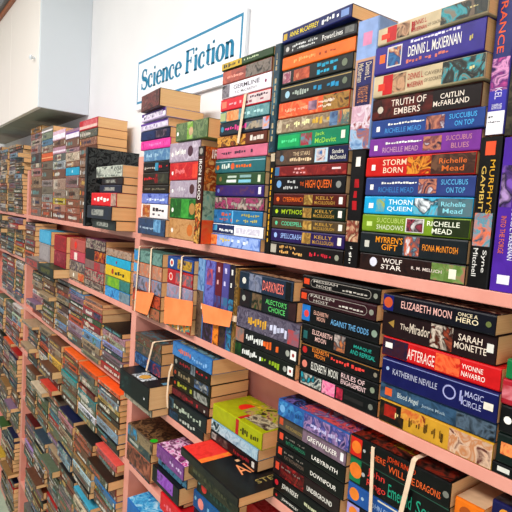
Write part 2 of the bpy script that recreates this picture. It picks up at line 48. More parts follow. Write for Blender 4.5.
{'label': 'black paperback with pink flowers, fourth from bottom of rubber-banded stack', 'group': 'paperbacks in the rubber-banded stack on the top shelf', 'x': -1.5708, 'y': 0.0, 'z': 0.0132, 'L': 0.2916, 'D': 0.18, 'T': 0.0448, 'yaw': 0, 'c': '#2c2828', 'd': [('a', 0, 1, 0, 1, ['#2c2828', '#b05078', '#5c5450', '#c0a8a0']), ('x', 0.35, 0.95, 0.2, 0.65, 8, '#a8a098')], 'td': [], 'mode': 0},
{'label': 'purple paperback with pale sticker, fifth from bottom of rubber-banded stack', 'group': 'paperbacks in the rubber-banded stack on the top shelf', 'x': -1.5715, 'y': 0.0, 'z': 0.0597, 'L': 0.2892, 'D': 0.18, 'T': 0.0397, 'yaw': 0, 'c': '#3f2c74', 'd': [('a', 0.1, 0.85, 0.1, 0.9, ['#54386c', '#443078', '#684460']), ('o', 0.07, 0.5, 0.22, '#7888c8'), ('r', 0.9, 0.95, 0.2, 0.85, '#e8e4f0')], 'td': [], 'mode': 0},
{'label': 'dark green paperback with pale bars, sixth from bottom of rubber-banded stack', 'group': 'paperbacks in the rubber-banded stack on the top shelf', 'x': -1.571, 'y': 0.0, 'z': 0.1009, 'L': 0.2894, 'D': 0.18, 'T': 0.0403, 'yaw': 0, 'c': '#3c5a3c', 'd': [('o', 0.1, 0.5, 0.25, '#907850'), ('r', 0.26, 0.45, 0.6, 0.8, '#c0ccc0'), ('r', 0.24, 0.45, 0.15, 0.42, '#e0e8e0'), ('r', 0.52, 0.75, 0.6, 0.85, '#90b0b0'), ('r', 0.5, 0.75, 0.12, 0.4, '#88c0d0'), ('r', 0.88, 0.93, 0.15, 0.8, '#d8dcc8')], 'td': [], 'mode': 0},
{'label': 'teal paperback with orange title, seventh from bottom of rubber-banded stack', 'group': 'paperbacks in the rubber-banded stack on the top shelf', 'x': -1.5819, 'y': 0.0, 'z': 0.1429, 'L': 0.2953, 'D': 0.18, 'T': 0.0492, 'yaw': 0, 'c': '#357278', 'd': [('r', 0, 1, 0.8, 0.86, '#a8c8d0'), ('o', 0.06, 0.4, 0.2, '#d87838'), ('x', 0.14, 0.32, 0.2, 0.7, 4, '#d8e0d8'), ('o', 0.38, 0.45, 0.26, '#d86840'), ('x', 0.45, 0.85, 0.25, 0.6, 8, '#e87830')], 'td': [], 'mode': 0},
{'label': 'plain pink paperback, eighth from top of rubber-banded stack', 'group': 'paperbacks in the rubber-banded stack on the top shelf', 'x': -1.577, 'y': 0.0, 'z': 0.1937, 'L': 0.2983, 'D': 0.18, 'T': 0.0392, 'yaw': 0, 'c': '#d07890', 'd': [('x', 0.1, 0.75, 0.3, 0.7, 27, '#583850')], 'td': [], 'mode': 0},
{'label': 'brown paperback with golden title, ninth from bottom of rubber-banded stack', 'group': 'paperbacks in the rubber-banded stack on the top shelf', 'x': -1.5781, 'y': 0.0, 'z': 0.2345, 'L': 0.2946, 'D': 0.18, 'T': 0.0399, 'yaw': 0, 'c': '#69321e', 'd': [('a', 0, 0.6, 0, 1, ['#784020', '#e0a850', '#502414', '#a86030']), ('x', 0.62, 0.95, 0.2, 0.85, 5, '#d8ccc4')], 'td': [], 'mode': 0},
{'label': 'dark navy paperback with pink title, tenth from bottom of rubber-banded stack', 'group': 'paperbacks in the rubber-banded stack on the top shelf', 'x': -1.5667, 'y': 0.0, 'z': 0.276, 'L': 0.2888, 'D': 0.18, 'T': 0.0448, 'yaw': 0, 'c': '#22303e', 'd': [('o', 0.06, 0.5, 0.25, '#4890a8'), ('x', 0.12, 0.58, 0.2, 0.8, 9, '#e04c98'), ('a', 0.55, 0.88, 0.2, 0.8, ['#607080', '#b8a890', '#303c48']), ('a', 0.88, 1, 0, 1, ['#e8a070', '#a0b8d8', '#d86040'])], 'td': [], 'mode': 0},
{'label': 'teal paperback with orange picture, eleventh from bottom of rubber-banded stack', 'group': 'paperbacks in the rubber-banded stack on the top shelf', 'x': -1.5672, 'y': 0.0, 'z': 0.3224, 'L': 0.2869, 'D': 0.18, 'T': 0.0401, 'yaw': 0, 'c': '#508088', 'd': [('r', 0, 0.12, 0.1, 0.9, '#b0b888'), ('a', 0.14, 0.4, 0, 1, ['#d88850', '#e8b080', '#805040']), ('a', 0.4, 1, 0, 1, ['#5a8c94', '#80a8a8', '#407080']), ('x', 0.5, 0.9, 0.25, 0.7, 6, '#b8d8d8')], 'td': [], 'mode': 0},
{'label': 'red paperback with white lettered end, twelfth from bottom of rubber-banded stack', 'group': 'paperbacks in the rubber-banded stack on the top shelf', 'x': -1.5695, 'y': 0.0, 'z': 0.3641, 'L': 0.29, 'D': 0.18, 'T': 0.0419, 'yaw': 0, 'c': '#d2283c', 'd': [('r', 0.03, 0.13, 0.2, 0.8, '#e88870'), ('x', 0.18, 0.46, 0.3, 0.7, 5, '#f0a8b0'), ('r', 0.5, 1, 0.05, 0.95, '#d8c8c8'), ('x', 0.53, 0.95, 0.52, 0.85, 10, '#583048'), ('x', 0.53, 0.95, 0.15, 0.45, 6, '#a05868')], 'td': [], 'mode': 0},
{'label': 'white paperback titled GERMLINE, in the rubber-banded stack', 'group': 'paperbacks in the rubber-banded stack on the top shelf', 'x': -1.5662, 'y': 0.0, 'z': 0.4076, 'L': 0.2865, 'D': 0.18, 'T': 0.0495, 'yaw': 0, 'c': '#e6e2ea', 'd': [('a', 0, 0.17, 0, 1, ['#504850', '#908890', '#282428']), ('t', 0.24, 0.8, 0.48, 0.85, 'GERMLINE', '#4a3c48'), ('t', 0.27, 0.76, 0.14, 0.36, 'T.C. McCARTHY', '#78706c'), ('o', 0.9, 0.5, 0.12, '#903060')], 'td': [], 'mode': 0},
{'label': 'brownish pink paperback, fourteenth from bottom of rubber-banded stack', 'group': 'paperbacks in the rubber-banded stack on the top shelf', 'x': -1.567, 'y': 0.0, 'z': 0.4588, 'L': 0.2816, 'D': 0.18, 'T': 0.0459, 'yaw': 0, 'c': '#a4584a', 'd': [('a', 0, 0.5, 0, 1, ['#c06850', '#b05848', '#8c4840']), ('a', 0.5, 1, 0, 1, ['#5c5448', '#8c8078', '#383430']), ('x', 0.1, 0.46, 0.3, 0.6, 10, '#e8a090')], 'td': [], 'mode': 0},
{'label': 'green paperback with yellow end, fifteenth from bottom of rubber-banded stack', 'group': 'paperbacks in the rubber-banded stack on the top shelf', 'x': -1.5699, 'y': -0.005, 'z': 0.5062, 'L': 0.2938, 'D': 0.18, 'T': 0.0267, 'yaw': 0, 'c': '#264a22', 'd': [('r', 0.0, 0.42, 0, 1, '#c8a820'), ('x', 0.04, 0.12, 0.1, 0.9, 2, '#303018'), ('x', 0.14, 0.38, 0.15, 0.85, 6, '#584810'), ('x', 0.46, 0.75, 0.3, 0.75, 9, '#c8d8b0')], 'td': [], 'mode': 0},
{'label': 'orange upright trade paperback titled IRON BLOOD', 'x': -1.6269, 'y': -0.05, 'z': -0.1202, 'L': 0.3574, 'D': 0.2, 'T': 0.044, 'yaw': 0, 'c': '#4a1c12', 'd': [('r', 0, 0.1, 0, 1, '#2a1c18'), ('o', 0.05, 0.5, 0.3, '#a8a098'), ('t', 0.12, 0.56, 0.22, 0.8, 'IRON BLOOD', '#f4f0ec'), ('a', 0.58, 1, 0, 1, ['#d87030', '#3a2418', '#e0b060', '#903818'])], 'td': [('a', 0, 1, 0, 1, ['#c8602c', '#d88038', '#8c3018', '#e0a868']), ('a', 0.62, 1, 0.0, 0.25, ['#e8582c', '#e07840']), ('a', 0.45, 0.75, 0, 0.5, ['#7ca898', '#a8b8a0', '#587868']), ('T', 0.02, 0.12, 0.12, 0.6, 'IRON', '#f4ece4')], 'mode': 1},
{'label': 'tan book with white dot, first from bottom of short stack behind orange upright book', 'group': 'books in the short stack behind the orange upright book', 'x': -1.9202, 'y': 0.0, 'z': -0.1202, 'L': 0.2363, 'D': 0.17, 'T': 0.0843, 'yaw': 0, 'c': '#b88858', 'd': [('a', 0, 1, 0, 1, ['#b88858', '#c89c6c', '#a87848']), ('o', 0.12, 0.4, 0.12, '#f2ece4'), ('o', 0.75, 0.5, 0.3, '#c87838')], 'td': [], 'mode': 0},
{'label': 'green book with gold oval, second from bottom of short stack behind orange upright book', 'group': 'books in the short stack behind the orange upright book', 'x': -1.9222, 'y': 0.0, 'z': -0.0343, 'L': 0.25, 'D': 0.17, 'T': 0.0825, 'yaw': 0, 'c': '#2f6c30', 'd': [('a', 0, 1, 0, 1, ['#2f7434', '#245c28', '#489848']), ('o', 0.75, 0.5, 0.3, '#b08850'), ('o', 0.1, 0.4, 0.12, '#f2ece4'), ('a', 0.4, 0.65, 0, 1, ['#58b050', '#388c38'])], 'td': [], 'mode': 0},
{'label': 'grey-lilac book with round portrait, third from bottom of short stack behind orange upright book', 'group': 'books in the short stack behind the orange upright book', 'x': -1.9311, 'y': 0.0, 'z': 0.0498, 'L': 0.25, 'D': 0.17, 'T': 0.0708, 'yaw': 0, 'c': '#a898a8', 'd': [('a', 0, 1, 0, 1, ['#a898a8', '#b8acb8', '#98889c']), ('o', 0.75, 0.5, 0.3, '#603c40'), ('o', 0.1, 0.4, 0.12, '#f2ece4'), ('x', 0.2, 0.6, 0.3, 0.7, 7, '#d8d0d8')], 'td': [], 'mode': 0},
{'label': 'red book with white dot, fourth from bottom of short stack behind orange upright book', 'group': 'books in the short stack behind the orange upright book', 'x': -1.9394, 'y': 0.0, 'z': 0.1222, 'L': 0.25, 'D': 0.17, 'T': 0.0719, 'yaw': 0, 'c': '#cc3038', 'd': [('a', 0, 1, 0, 1, ['#cc3038', '#b82830', '#d85048']), ('o', 0.1, 0.4, 0.12, '#f2ece4'), ('x', 0.2, 0.5, 0.3, 0.7, 10, '#e88888'), ('a', 0.75, 0.95, 0.1, 0.9, ['#d84030', '#f06048'])], 'td': [], 'mode': 0},
{'label': 'lilac book with round portrait, fifth from bottom of short stack behind orange upright book', 'group': 'books in the short stack behind the orange upright book', 'x': -1.9482, 'y': 0.0, 'z': 0.1957, 'L': 0.25, 'D': 0.17, 'T': 0.0814, 'yaw': 0, 'c': '#b6a4b4', 'd': [('a', 0, 1, 0, 1, ['#b8a8b8', '#a898a8', '#ccc0cc']), ('o', 0.7, 0.5, 0.28, '#5c3848'), ('o', 0.1, 0.4, 0.12, '#f2ece4'), ('x', 0.2, 0.55, 0.3, 0.7, 8, '#f2ece4')], 'td': [], 'mode': 0},
{'label': 'grey-green book with bright face, topping the short stack', 'group': 'books in the short stack behind the orange upright book', 'x': -1.8846, 'y': -0.01, 'z': 0.2787, 'L': 0.25, 'D': 0.17, 'T': 0.073, 'yaw': 0, 'c': '#5a7a44', 'd': [('a', 0, 1, 0, 1, ['#6a7c58', '#58704c', '#84946c', '#4c6048']), ('a', 0.38, 0.55, 0, 1, ['#90b850', '#78a040', '#b0c880']), ('o', 0.5, 0.45, 0.25, '#c8a888'), ('o', 0.07, 0.4, 0.12, '#f2ece4')], 'td': [], 'mode': 0},
{'label': 'slate blue paperback at bottom left under the sign', 'group': 'paperbacks in the leftmost stack under the sign', 'x': -2.1934, 'y': -0.02, 'z': -0.1202, 'L': 0.272, 'D': 0.18, 'T': 0.0735, 'yaw': 0, 'c': '#2e445e', 'd': [('a', 0, 1, 0, 1, ['#2e4868', '#405878', '#384858']), ('a', 0.6, 0.85, 0.2, 1, ['#88b8d8', '#4878a0']), ('x', 0.08, 0.6, 0.3, 0.5, 9, '#a8b8c8')], 'td': [], 'mode': 0},
{'label': 'white paperback with red portrait, second from bottom of stack beside the pink post', 'group': 'paperbacks in the leftmost stack under the sign', 'x': -2.208, 'y': 0.0, 'z': -0.0451, 'L': 0.2633, 'D': 0.18, 'T': 0.0633, 'yaw': 0, 'c': '#f0e8e6', 'd': [('a', 0.05, 0.35, 0, 1, ['#c8904c', '#a03830', '#e8c8a0']), ('x', 0.45, 0.9, 0.45, 0.8, 4, '#403840'), ('x', 0.45, 0.85, 0.15, 0.4, 4, '#605860')], 'td': [], 'mode': 0},
{'label': 'periwinkle blue paperback, third from bottom of stack beside the pink post', 'group': 'paperbacks in the leftmost stack under the sign', 'x': -2.208, 'y': 0.0, 'z': 0.0198, 'L': 0.2611, 'D': 0.18, 'T': 0.0465, 'yaw': 0, 'c': '#5468b8', 'd': [('a', 0, 1, 0, 1, ['#6878c0', '#8898d4', '#3c50a0']), ('x', 0.2, 0.9, 0.2, 0.6, 7, '#d0d8f4')], 'td': [], 'mode': 0},
{'label': 'thin black paperback, fourth from bottom of stack beside the pink post', 'group': 'paperbacks in the leftmost stack under the sign', 'x': -2.208, 'y': 0.0, 'z': 0.0679, 'L': 0.2583, 'D': 0.18, 'T': 0.0353, 'yaw': 0, 'c': '#282420', 'd': [('x', 0.1, 0.9, 0.3, 0.7, 14, '#807868')], 'td': [], 'mode': 0},
{'label': 'dark paperback with red title, fifth from bottom of stack beside the pink post', 'group': 'paperbacks in the leftmost stack under the sign', 'x': -2.208, 'y': 0.0, 'z': 0.1048, 'L': 0.2597, 'D': 0.18, 'T': 0.0553, 'yaw': 0, 'c': '#2c2824', 'd': [('x', 0.05, 0.48, 0.3, 0.7, 5, '#c82838'), ('a', 0.5, 0.98, 0.1, 0.9, ['#484838', '#383830', '#585848']), ('a', 0.48, 0.6, 0.1, 0.9, ['#a82830', '#401818'])], 'td': [], 'mode': 0},
{'label': 'black paperback with red end, sixth from bottom of stack beside the pink post', 'group': 'paperbacks in the leftmost stack under the sign', 'x': -2.208, 'y': 0.0, 'z': 0.1617, 'L': 0.2564, 'D': 0.18, 'T': 0.0473, 'yaw': 0, 'c': '#1c1a20', 'd': [('x', 0.05, 0.5, 0.2, 0.6, 6, '#b8b0a8'), ('a', 0.48, 0.6, 0.1, 0.9, ['#50a8c8', '#183040']), ('x', 0.62, 0.95, 0.3, 0.7, 5, '#c82838')], 'td': [], 'mode': 0},
{'label': 'light blue paperback, seventh from bottom of stack beside the pink post', 'group': 'paperbacks in the leftmost stack under the sign', 'x': -2.208, 'y': 0.0, 'z': 0.2107, 'L': 0.2548, 'D': 0.18, 'T': 0.053, 'yaw': 0, 'c': '#6c90b0', 'd': [('a', 0, 1, 0, 1, ['#6c90b0', '#5880a8', '#90b0c4']), ('x', 0.1, 0.6, 0.3, 0.7, 6, '#a8c4d8')], 'td': [], 'mode': 0},
{'label': 'bright pink paperback in the stack beside the post', 'group': 'paperbacks in the leftmost stack under the sign', 'x': -2.2467, 'y': 0.0, 'z': 0.2652, 'L': 0.2968, 'D': 0.18, 'T': 0.0416, 'yaw': 0, 'c': '#dc3c9c', 'd': [('a', 0, 1, 0.2, 0.8, ['#dc3c9c', '#e860b0', '#c82c88']), ('x', 0.3, 0.7, 0.3, 0.7, 8, '#f090c8')], 'td': [], 'mode': 0},
{'label': 'dark navy paperback with portrait, ninth from bottom of stack beside the pink post', 'group': 'paperbacks in the leftmost stack under the sign', 'x': -2.2518, 'y': 0.0, 'z': 0.3084, 'L': 0.2886, 'D': 0.18, 'T': 0.0433, 'yaw': 0, 'c': '#1c2450', 'd': [('a', 0, 0.5, 0, 1, ['#1c2858', '#284070', '#182040']), ('a', 0.55, 0.9, 0.1, 0.9, ['#584058', '#101830', '#806878'])], 'td': [], 'mode': 0},
{'label': 'white and violet paperback, tenth from bottom of stack beside the pink post', 'group': 'paperbacks in the leftmost stack under the sign', 'x': -2.2563, 'y': 0.0, 'z': 0.3534, 'L': 0.2931, 'D': 0.18, 'T': 0.0358, 'yaw': -2, 'c': '#d8cce0', 'd': [('r', 0, 1, 0.7, 1, '#6c40a0'), ('a', 0.05, 0.95, 0.1, 0.6, ['#a898b8', '#ece4f0', '#705890'])], 'td': [], 'mode': 0},
{'label': 'white and purple paperback, eleventh from bottom of stack beside the pink post', 'group': 'paperbacks in the leftmost stack under the sign', 'x': -2.2273, 'y': -0.01, 'z': 0.3908, 'L': 0.2781, 'D': 0.18, 'T': 0.038, 'yaw': -4, 'c': '#cfc0dc', 'd': [('r', 0, 1, 0.55, 1, '#5c3090'), ('r', 0, 1, 0.1, 0.6, '#ece4f0'), ('a', 0.1, 0.9, 0.2, 0.8, ['#a080b0', '#ece4f0', '#503070'])], 'td': [], 'mode': 0},
{'label': 'thick brown paperback topping the stack under the sign', 'group': 'paperbacks in the leftmost stack under the sign', 'x': -2.1951, 'y': -0.03, 'z': 0.4304, 'L': 0.2321, 'D': 0.19, 'T': 0.0734, 'yaw': -6, 'c': '#5c3a38', 'd': [('a', 0, 1, 0, 1, ['#6c4444', '#884c48', '#3c2828', '#a07068'])], 'td': [], 'mode': 0},
{'label': 'yellow paperback with dark left end, bottom of right stack on second shelf', 'group': 'books in the right stack on the second shelf', 'x': -0.7567, 'y': 0.0, 'z': -0.4862, 'L': 0.2869, 'D': 0.18, 'T': 0.0572, 'yaw': 0, 'c': '#c89a34', 'd': [('a', 0, 0.25, 0, 1, ['#14100e', '#201812', '#483018']), ('a', 0.05, 0.17, 0.3, 0.85, ['#b83020', '#902018']), ('x', 0.16, 0.2, 0.3, 0.8, 2, '#e0c890'), ('a', 0.22, 0.45, 0.5, 1, ['#c86838', '#d8a048', '#883c20']), ('a', 0.66, 1, 0, 1, ['#c8a890', '#c08458', '#d8b8a0', '#704038']), ('x', 0.3, 0.33499999999999996, 0.15, 0.75, 3, '#5c4010'), ('x', 0.37, 0.405, 0.15, 0.75, 3, '#5c4010'), ('x', 0.44, 0.475, 0.15, 0.75, 3, '#5c4010'), ('x', 0.51, 0.545, 0.15, 0.75, 3, '#5c4010'), ('x', 0.58, 0.615, 0.15, 0.75, 3, '#5c4010')], 'td': [], 'mode': 0},
{'label': 'grey-blue paperback titled BLOOD ANGEL', 'group': 'books in the right stack on the second shelf', 'x': -0.7593, 'y': 0.0, 'z': -0.4274, 'L': 0.2908, 'D': 0.18, 'T': 0.0395, 'yaw': 0, 'c': '#34536e', 'd': [('a', 0, 0.72, 0, 1, ['#34506c', '#446480', '#2c4458']), ('a', 0.7, 1, 0, 1, ['#181c20', '#607080', '#202428']), ('r', 0.05, 0.12, 0.25, 0.78, '#d86838'), ('t', 0.17, 0.38, 0.2, 0.75, 'Blood Angel', '#c8d0d0'), ('t', 0.4, 0.62, 0.3, 0.6, 'Justine Musk', '#a8b8c4')], 'td': [], 'mode': 0},
{'label': 'dark blue paperback titled THE MAGIC CIRCLE', 'group': 'books in the right stack on the second shelf', 'x': -0.7542, 'y': -0.008, 'z': -0.3863, 'L': 0.2877, 'D': 0.18, 'T': 0.0629, 'yaw': 0, 'c': '#161a5c', 'd': [('o', 0.06, 0.62, 0.08, '#a8b8d8'), ('t', 0.1, 0.54, 0.42, 0.7, 'KATHERINE NEVILLE', '#b8b8cc'), ('O', 0.63, 0.52, 0.27, '#a8a8d0'), ('x', 0.715, 0.745, 0.2, 0.8, 2, '#a8a8d0'), ('t', 0.75, 0.9, 0.54, 0.8, 'MAGIC', '#b8b8d8'), ('t', 0.74, 0.89, 0.2, 0.46, 'CIRCLE', '#b8b8d8'), ('r', 0.9, 0.97, 0.36, 0.62, '#e4dcd0'), ('r', 0, 1, 0.96, 1, '#9098c8')], 'td': [], 'mode': 0},
{'label': 'red and navy paperback titled AFTERAGE', 'group': 'books in the right stack on the second shelf', 'x': -0.7644, 'y': 0.0, 'z': -0.3218, 'L': 0.2943, 'D': 0.18, 'T': 0.0478, 'yaw': 0, 'c': '#cc1f24', 'd': [('a', 0, 0.25, 0, 1, ['#20284c', '#482030', '#182040']), ('r', 0.03, 0.1, 0.45, 0.75, '#e8e0dc'), ('t', 0.24, 0.5, 0.1, 0.78, 'AFTERAGE', '#f4d8d0'), ('a', 0.5, 0.7, 0.05, 0.95, ['#e05030', '#f07848', '#c83020']), ('t', 0.71, 0.88, 0.52, 0.8, 'YVONNE', '#f8e8e0'), ('t', 0.71, 0.9, 0.15, 0.45, 'NAVARRO', '#f8e8e0')], 'td': [], 'mode': 0},
{'label': 'dark maroon paperback titled THE MIRADOR', 'group': 'books in the right stack on the second shelf', 'x': -0.7705, 'y': 0.0, 'z': -0.2724, 'L': 0.2855, 'D': 0.18, 'T': 0.0606, 'yaw': 0, 'c': '#2a1216', 'd': [('q', 0.1, 0.55, 0.2, '#a88848'), ('t', 0.18, 0.27, 0.38, 0.66, 'The', '#d8c8b8'), ('t', 0.27, 0.47, 0.3, 0.78, 'Mirador', '#d8c8b8'), ('a', 0.47, 0.66, 0.03, 0.97, ['#a05038', '#301818', '#d8c8b8', '#582818']), ('t', 0.7, 0.9, 0.55, 0.85, 'SARAH', '#e8d8c8'), ('t', 0.67, 0.94, 0.22, 0.52, 'MONETTE', '#e8d8c8'), ('r', 0.93, 0.98, 0.4, 0.72, '#d8d4cc')], 'td': [], 'mode': 0},
{'label': 'black paperback titled ONCE A HERO', 'group': 'books in the right stack on the second shelf', 'x': -0.766, 'y': -0.01, 'z': -0.2102, 'L': 0.2793, 'D': 0.18, 'T': 0.0425, 'yaw': 0, 'c': '#0d0f20', 'd': [('r', 0, 0.11, 0, 1, '#1e2470'), ('o', 0.055, 0.52, 0.34, '#c86038'), ('t', 0.18, 0.48, 0.3, 0.82, 'ELIZABETH', '#e8b8b0'), ('t', 0.49, 0.66, 0.3, 0.82, 'MOON', '#e8b8b0'), ('t', 0.7, 0.87, 0.62, 0.86, 'ONCE A', '#f0e0c0'), ('t', 0.69, 0.88, 0.26, 0.6, 'HERO', '#f0e0c0'), ('o', 0.95, 0.5, 0.16, '#707848')], 'td': [('a', 0.1, 1, 0.1, 0.98, ['#2c2018', '#80382c', '#c8a890', '#181418'])], 'mode': 0},
{'label': 'black paperback with white sticker, first from bottom of stack at the right edge', 'group': 'books cut off by the right edge', 'x': -0.4686, 'y': 0.0, 'z': -0.4862, 'L': 0.2686, 'D': 0.18, 'T': 0.0234, 'yaw': 0, 'c': '#111216', 'd': [('r', 0.04, 0.13, 0.3, 0.8, '#dcd8d0'), ('r', 0.3, 0.6, 0.3, 0.6, '#d8d8d8')], 'td': [], 'mode': 0},
{'label': 'black-green paperback with sunset emblem, second from bottom of stack at the right edge', 'group': 'books cut off by the right edge', 'x': -0.4636, 'y': 0.0, 'z': -0.4612, 'L': 0.2636, 'D': 0.18, 'T': 0.0597, 'yaw': 0, 'c': '#122420', 'd': [('r', 0.03, 0.15, 0.3, 0.75, '#c83038'), ('a', 0.03, 0.15, 0.3, 0.75, ['#d85048', '#f0a060', '#b02830'])], 'td': [], 'mode': 0},
{'label': 'black paperback with white mark, third from bottom of stack at the right edge', 'group': 'books cut off by the right edge', 'x': -0.4637, 'y': 0.0, 'z': -0.3999, 'L': 0.2637, 'D': 0.18, 'T': 0.0565, 'yaw': 0, 'c': '#101014', 'd': [('o', 0.06, 0.5, 0.15, '#f2ece4')], 'td': [], 'mode': 0},
{'label': 'red paperback, fourth from bottom of stack at the right edge', 'group': 'books cut off by the right edge', 'x': -0.4652, 'y': 0.0, 'z': -0.3418, 'L': 0.2652, 'D': 0.18, 'T': 0.0509, 'yaw': 0, 'c': '#b02838', 'd': [('a', 0.0, 0.2, 0.2, 0.8, ['#d88890', '#b02838'])], 'td': [], 'mode': 0},
{'label': 'green paperback, fifth from bottom of stack at the right edge', 'group': 'books cut off by the right edge', 'x': -0.4608, 'y': 0.0, 'z': -0.2893, 'L': 0.2708, 'D': 0.18, 'T': 0.0394, 'yaw': 0, 'c': '#1a7a48', 'd': [], 'td': [], 'mode': 0},
{'label': 'black paperback with pink picture, first from bottom of middle stack, second shelf', 'group': 'paperbacks in the middle stack on the second shelf', 'x': -1.0541, 'y': 0.0, 'z': -0.4862, 'L': 0.2881, 'D': 0.18, 'T': 0.0428, 'yaw': 0, 'c': '#101014', 'd': [('a', 0.03, 0.32, 0.1, 0.95, ['#38a0b0', '#101418', '#c8c8c0', '#183038']), ('a', 0.33, 0.5, 0.05, 0.98, ['#d86898', '#f0a0b8', '#582840']), ('a', 0.52, 0.6, 0.1, 0.9, ['#c83858', '#201014']), ('r', 0.62, 0.85, 0.3, 0.6, '#302c2c'), ('o', 0.93, 0.5, 0.2, '#808078')], 'td': [], 'mode': 0},
{'label': 'black paperback titled RULES OF ENGAGEMENT', 'group': 'paperbacks in the middle stack on the second shelf', 'x': -1.0543, 'y': 0.0, 'z': -0.4418, 'L': 0.2865, 'D': 0.18, 'T': 0.0423, 'yaw': 0, 'c': '#0c0b0f', 'd': [('o', 0.07, 0.5, 0.28, '#d88878'), ('t', 0.16, 0.38, 0.2, 0.88, 'ELIZABETH', '#e0dcd4'), ('t', 0.4, 0.53, 0.2, 0.88, 'MOON', '#e0dcd4'), ('t', 0.56, 0.86, 0.52, 0.92, 'RULES OF', '#e8c8c8'), ('t', 0.56, 0.88, 0.08, 0.48, 'ENGAGEMENT', '#e8c8c8'), ('o', 0.94, 0.5, 0.2, '#909884')], 'td': [], 'mode': 0},
{'label': 'black paperback with orange and red lettering, third from bottom of middle stack, second shelf', 'group': 'paperbacks in the middle stack on the second shelf', 'x': -1.0546, 'y': 0.0, 'z': -0.398, 'L': 0.2869, 'D': 0.18, 'T': 0.0372, 'yaw': 0, 'c': '#0d0b10', 'd': [('o', 0.06, 0.5, 0.3, '#b82c2c'), ('t', 0.16, 0.4, 0.52, 0.92, 'ELIZABETH', '#e89040'), ('t', 0.2, 0.35, 0.08, 0.48, 'MOON', '#e89040'), ('x', 0.42, 0.66, 0.25, 0.75, 7, '#e05048'), ('x', 0.68, 0.92, 0.25, 0.75, 6, '#e05048'), ('o', 0.96, 0.5, 0.18, '#908878'), ('r', 0, 1, 0.93, 1, '#a87838')], 'td': [], 'mode': 0},
{'label': 'black paperback with teal lettering, fourth from bottom of middle stack', 'group': 'paperbacks in the middle stack on the second shelf', 'x': -1.057, 'y': 0.0, 'z': -0.3591, 'L': 0.2863, 'D': 0.18, 'T': 0.0556, 'yaw': 0, 'c': '#0c1012', 'd': [('r', 0.03, 0.09, 0.2, 0.65, '#306868'), ('t', 0.15, 0.44, 0.55, 0.85, 'ELIZABETH', '#e8c0b8'), ('t', 0.2, 0.36, 0.2, 0.5, 'MOON', '#e8c0b8'), ('a', 0.46, 0.6, 0.1, 0.95, ['#c8b8b0', '#404048', '#c88050']), ('t', 0.7, 0.92, 0.52, 0.74, 'MARQUE', '#38b0a0'), ('t', 0.66, 0.97, 0.2, 0.46, 'AND REPRISAL', '#38b0a0')], 'td': [], 'mode': 0},
{'label': 'black paperback titled AGAINST THE ODDS with blue end', 'group': 'paperbacks in the middle stack on the second shelf', 'x': -1.0615, 'y': 0.0, 'z': -0.3019, 'L': 0.2833, 'D': 0.18, 'T': 0.0557, 'yaw': 0, 'c': '#0c0d12', 'd': [('r', 0, 0.12, 0.1, 1, '#2c7cc0'), ('o', 0.07, 0.5, 0.2, '#d85050'), ('t', 0.17, 0.38, 0.55, 0.8, 'ELIZABETH', '#e0b0a0'), ('t', 0.22, 0.34, 0.25, 0.52, 'MOON', '#e0b0a0'), ('t', 0.4, 0.9, 0.25, 0.6, 'AGAINST THE ODDS', '#78b0d8'), ('o', 0.95, 0.45, 0.18, '#90a090')], 'td': [], 'mode': 0},
{'label': 'maroon paperback with rounded silver frame, FALLEN HOST', 'group': 'paperbacks in the middle stack on the second shelf', 'x': -1.0663, 'y': -0.008, 'z': -0.2446, 'L': 0.278, 'D': 0.18, 'T': 0.0415, 'yaw': 0, 'c': '#3c1620', 'd': [('r', 0.02, 0.1, 0.3, 0.78, '#d8542c'), ('B', 0.12, 0.9, 0.16, 0.84, '#a8a098'), ('t', 0.15, 0.5, 0.56, 0.8, 'FALLEN', '#c8c0b8'), ('t', 0.2, 0.42, 0.22, 0.46, 'HOST', '#c8c0b8'), ('x', 0.55, 0.86, 0.3, 0.5, 7, '#c8c0b8'), ('o', 0.95, 0.5, 0.2, '#98988c')], 'td': [], 'mode': 0},
{'label': 'black paperback with rounded silver frame, MESSIAH NODE', 'group': 'paperbacks in the middle stack on the second shelf', 'x': -1.0678, 'y': 0.0, 'z': -0.2016, 'L': 0.2845, 'D': 0.18, 'T': 0.0389, 'yaw': 0, 'c': '#161414', 'd': [('r', 0.02, 0.1, 0.3, 0.78, '#d8542c'), ('B', 0.12, 0.9, 0.16, 0.84, '#a8a098'), ('t', 0.15, 0.5, 0.56, 0.8, 'MESSIAH', '#c8c0b8'), ('t', 0.2, 0.42, 0.22, 0.46, 'NODE', '#c8c0b8'), ('x', 0.55, 0.86, 0.3, 0.5, 7, '#c8c0b8'), ('o', 0.95, 0.5, 0.2, '#98988c')], 'td': [], 'mode': 0},
{'label': 'black paperback with white and green lettering, first from bottom of stack right of upright bundle', 'group': 'paperbacks in the third stack from the right on the second shelf', 'x': -1.3867, 'y': 0.0, 'z': -0.4862, 'L': 0.3111, 'D': 0.18, 'T': 0.0481, 'yaw': 0, 'c': '#151b14', 'd': [('a', 0, 0.12, 0, 1, ['#2c5c28', '#183018']), ('x', 0.14, 0.48, 0.15, 0.85, 10, '#e0e0dc'), ('x', 0.48, 0.78, 0.15, 0.85, 7, '#90a828'), ('o', 0.86, 0.5, 0.2, '#a8a8a0'), ('r', 0.9, 0.98, 0.2, 0.8, '#e8e4e0'), ('o', 0.94, 0.5, 0.12, '#a03030')], 'td': [], 'mode': 0},
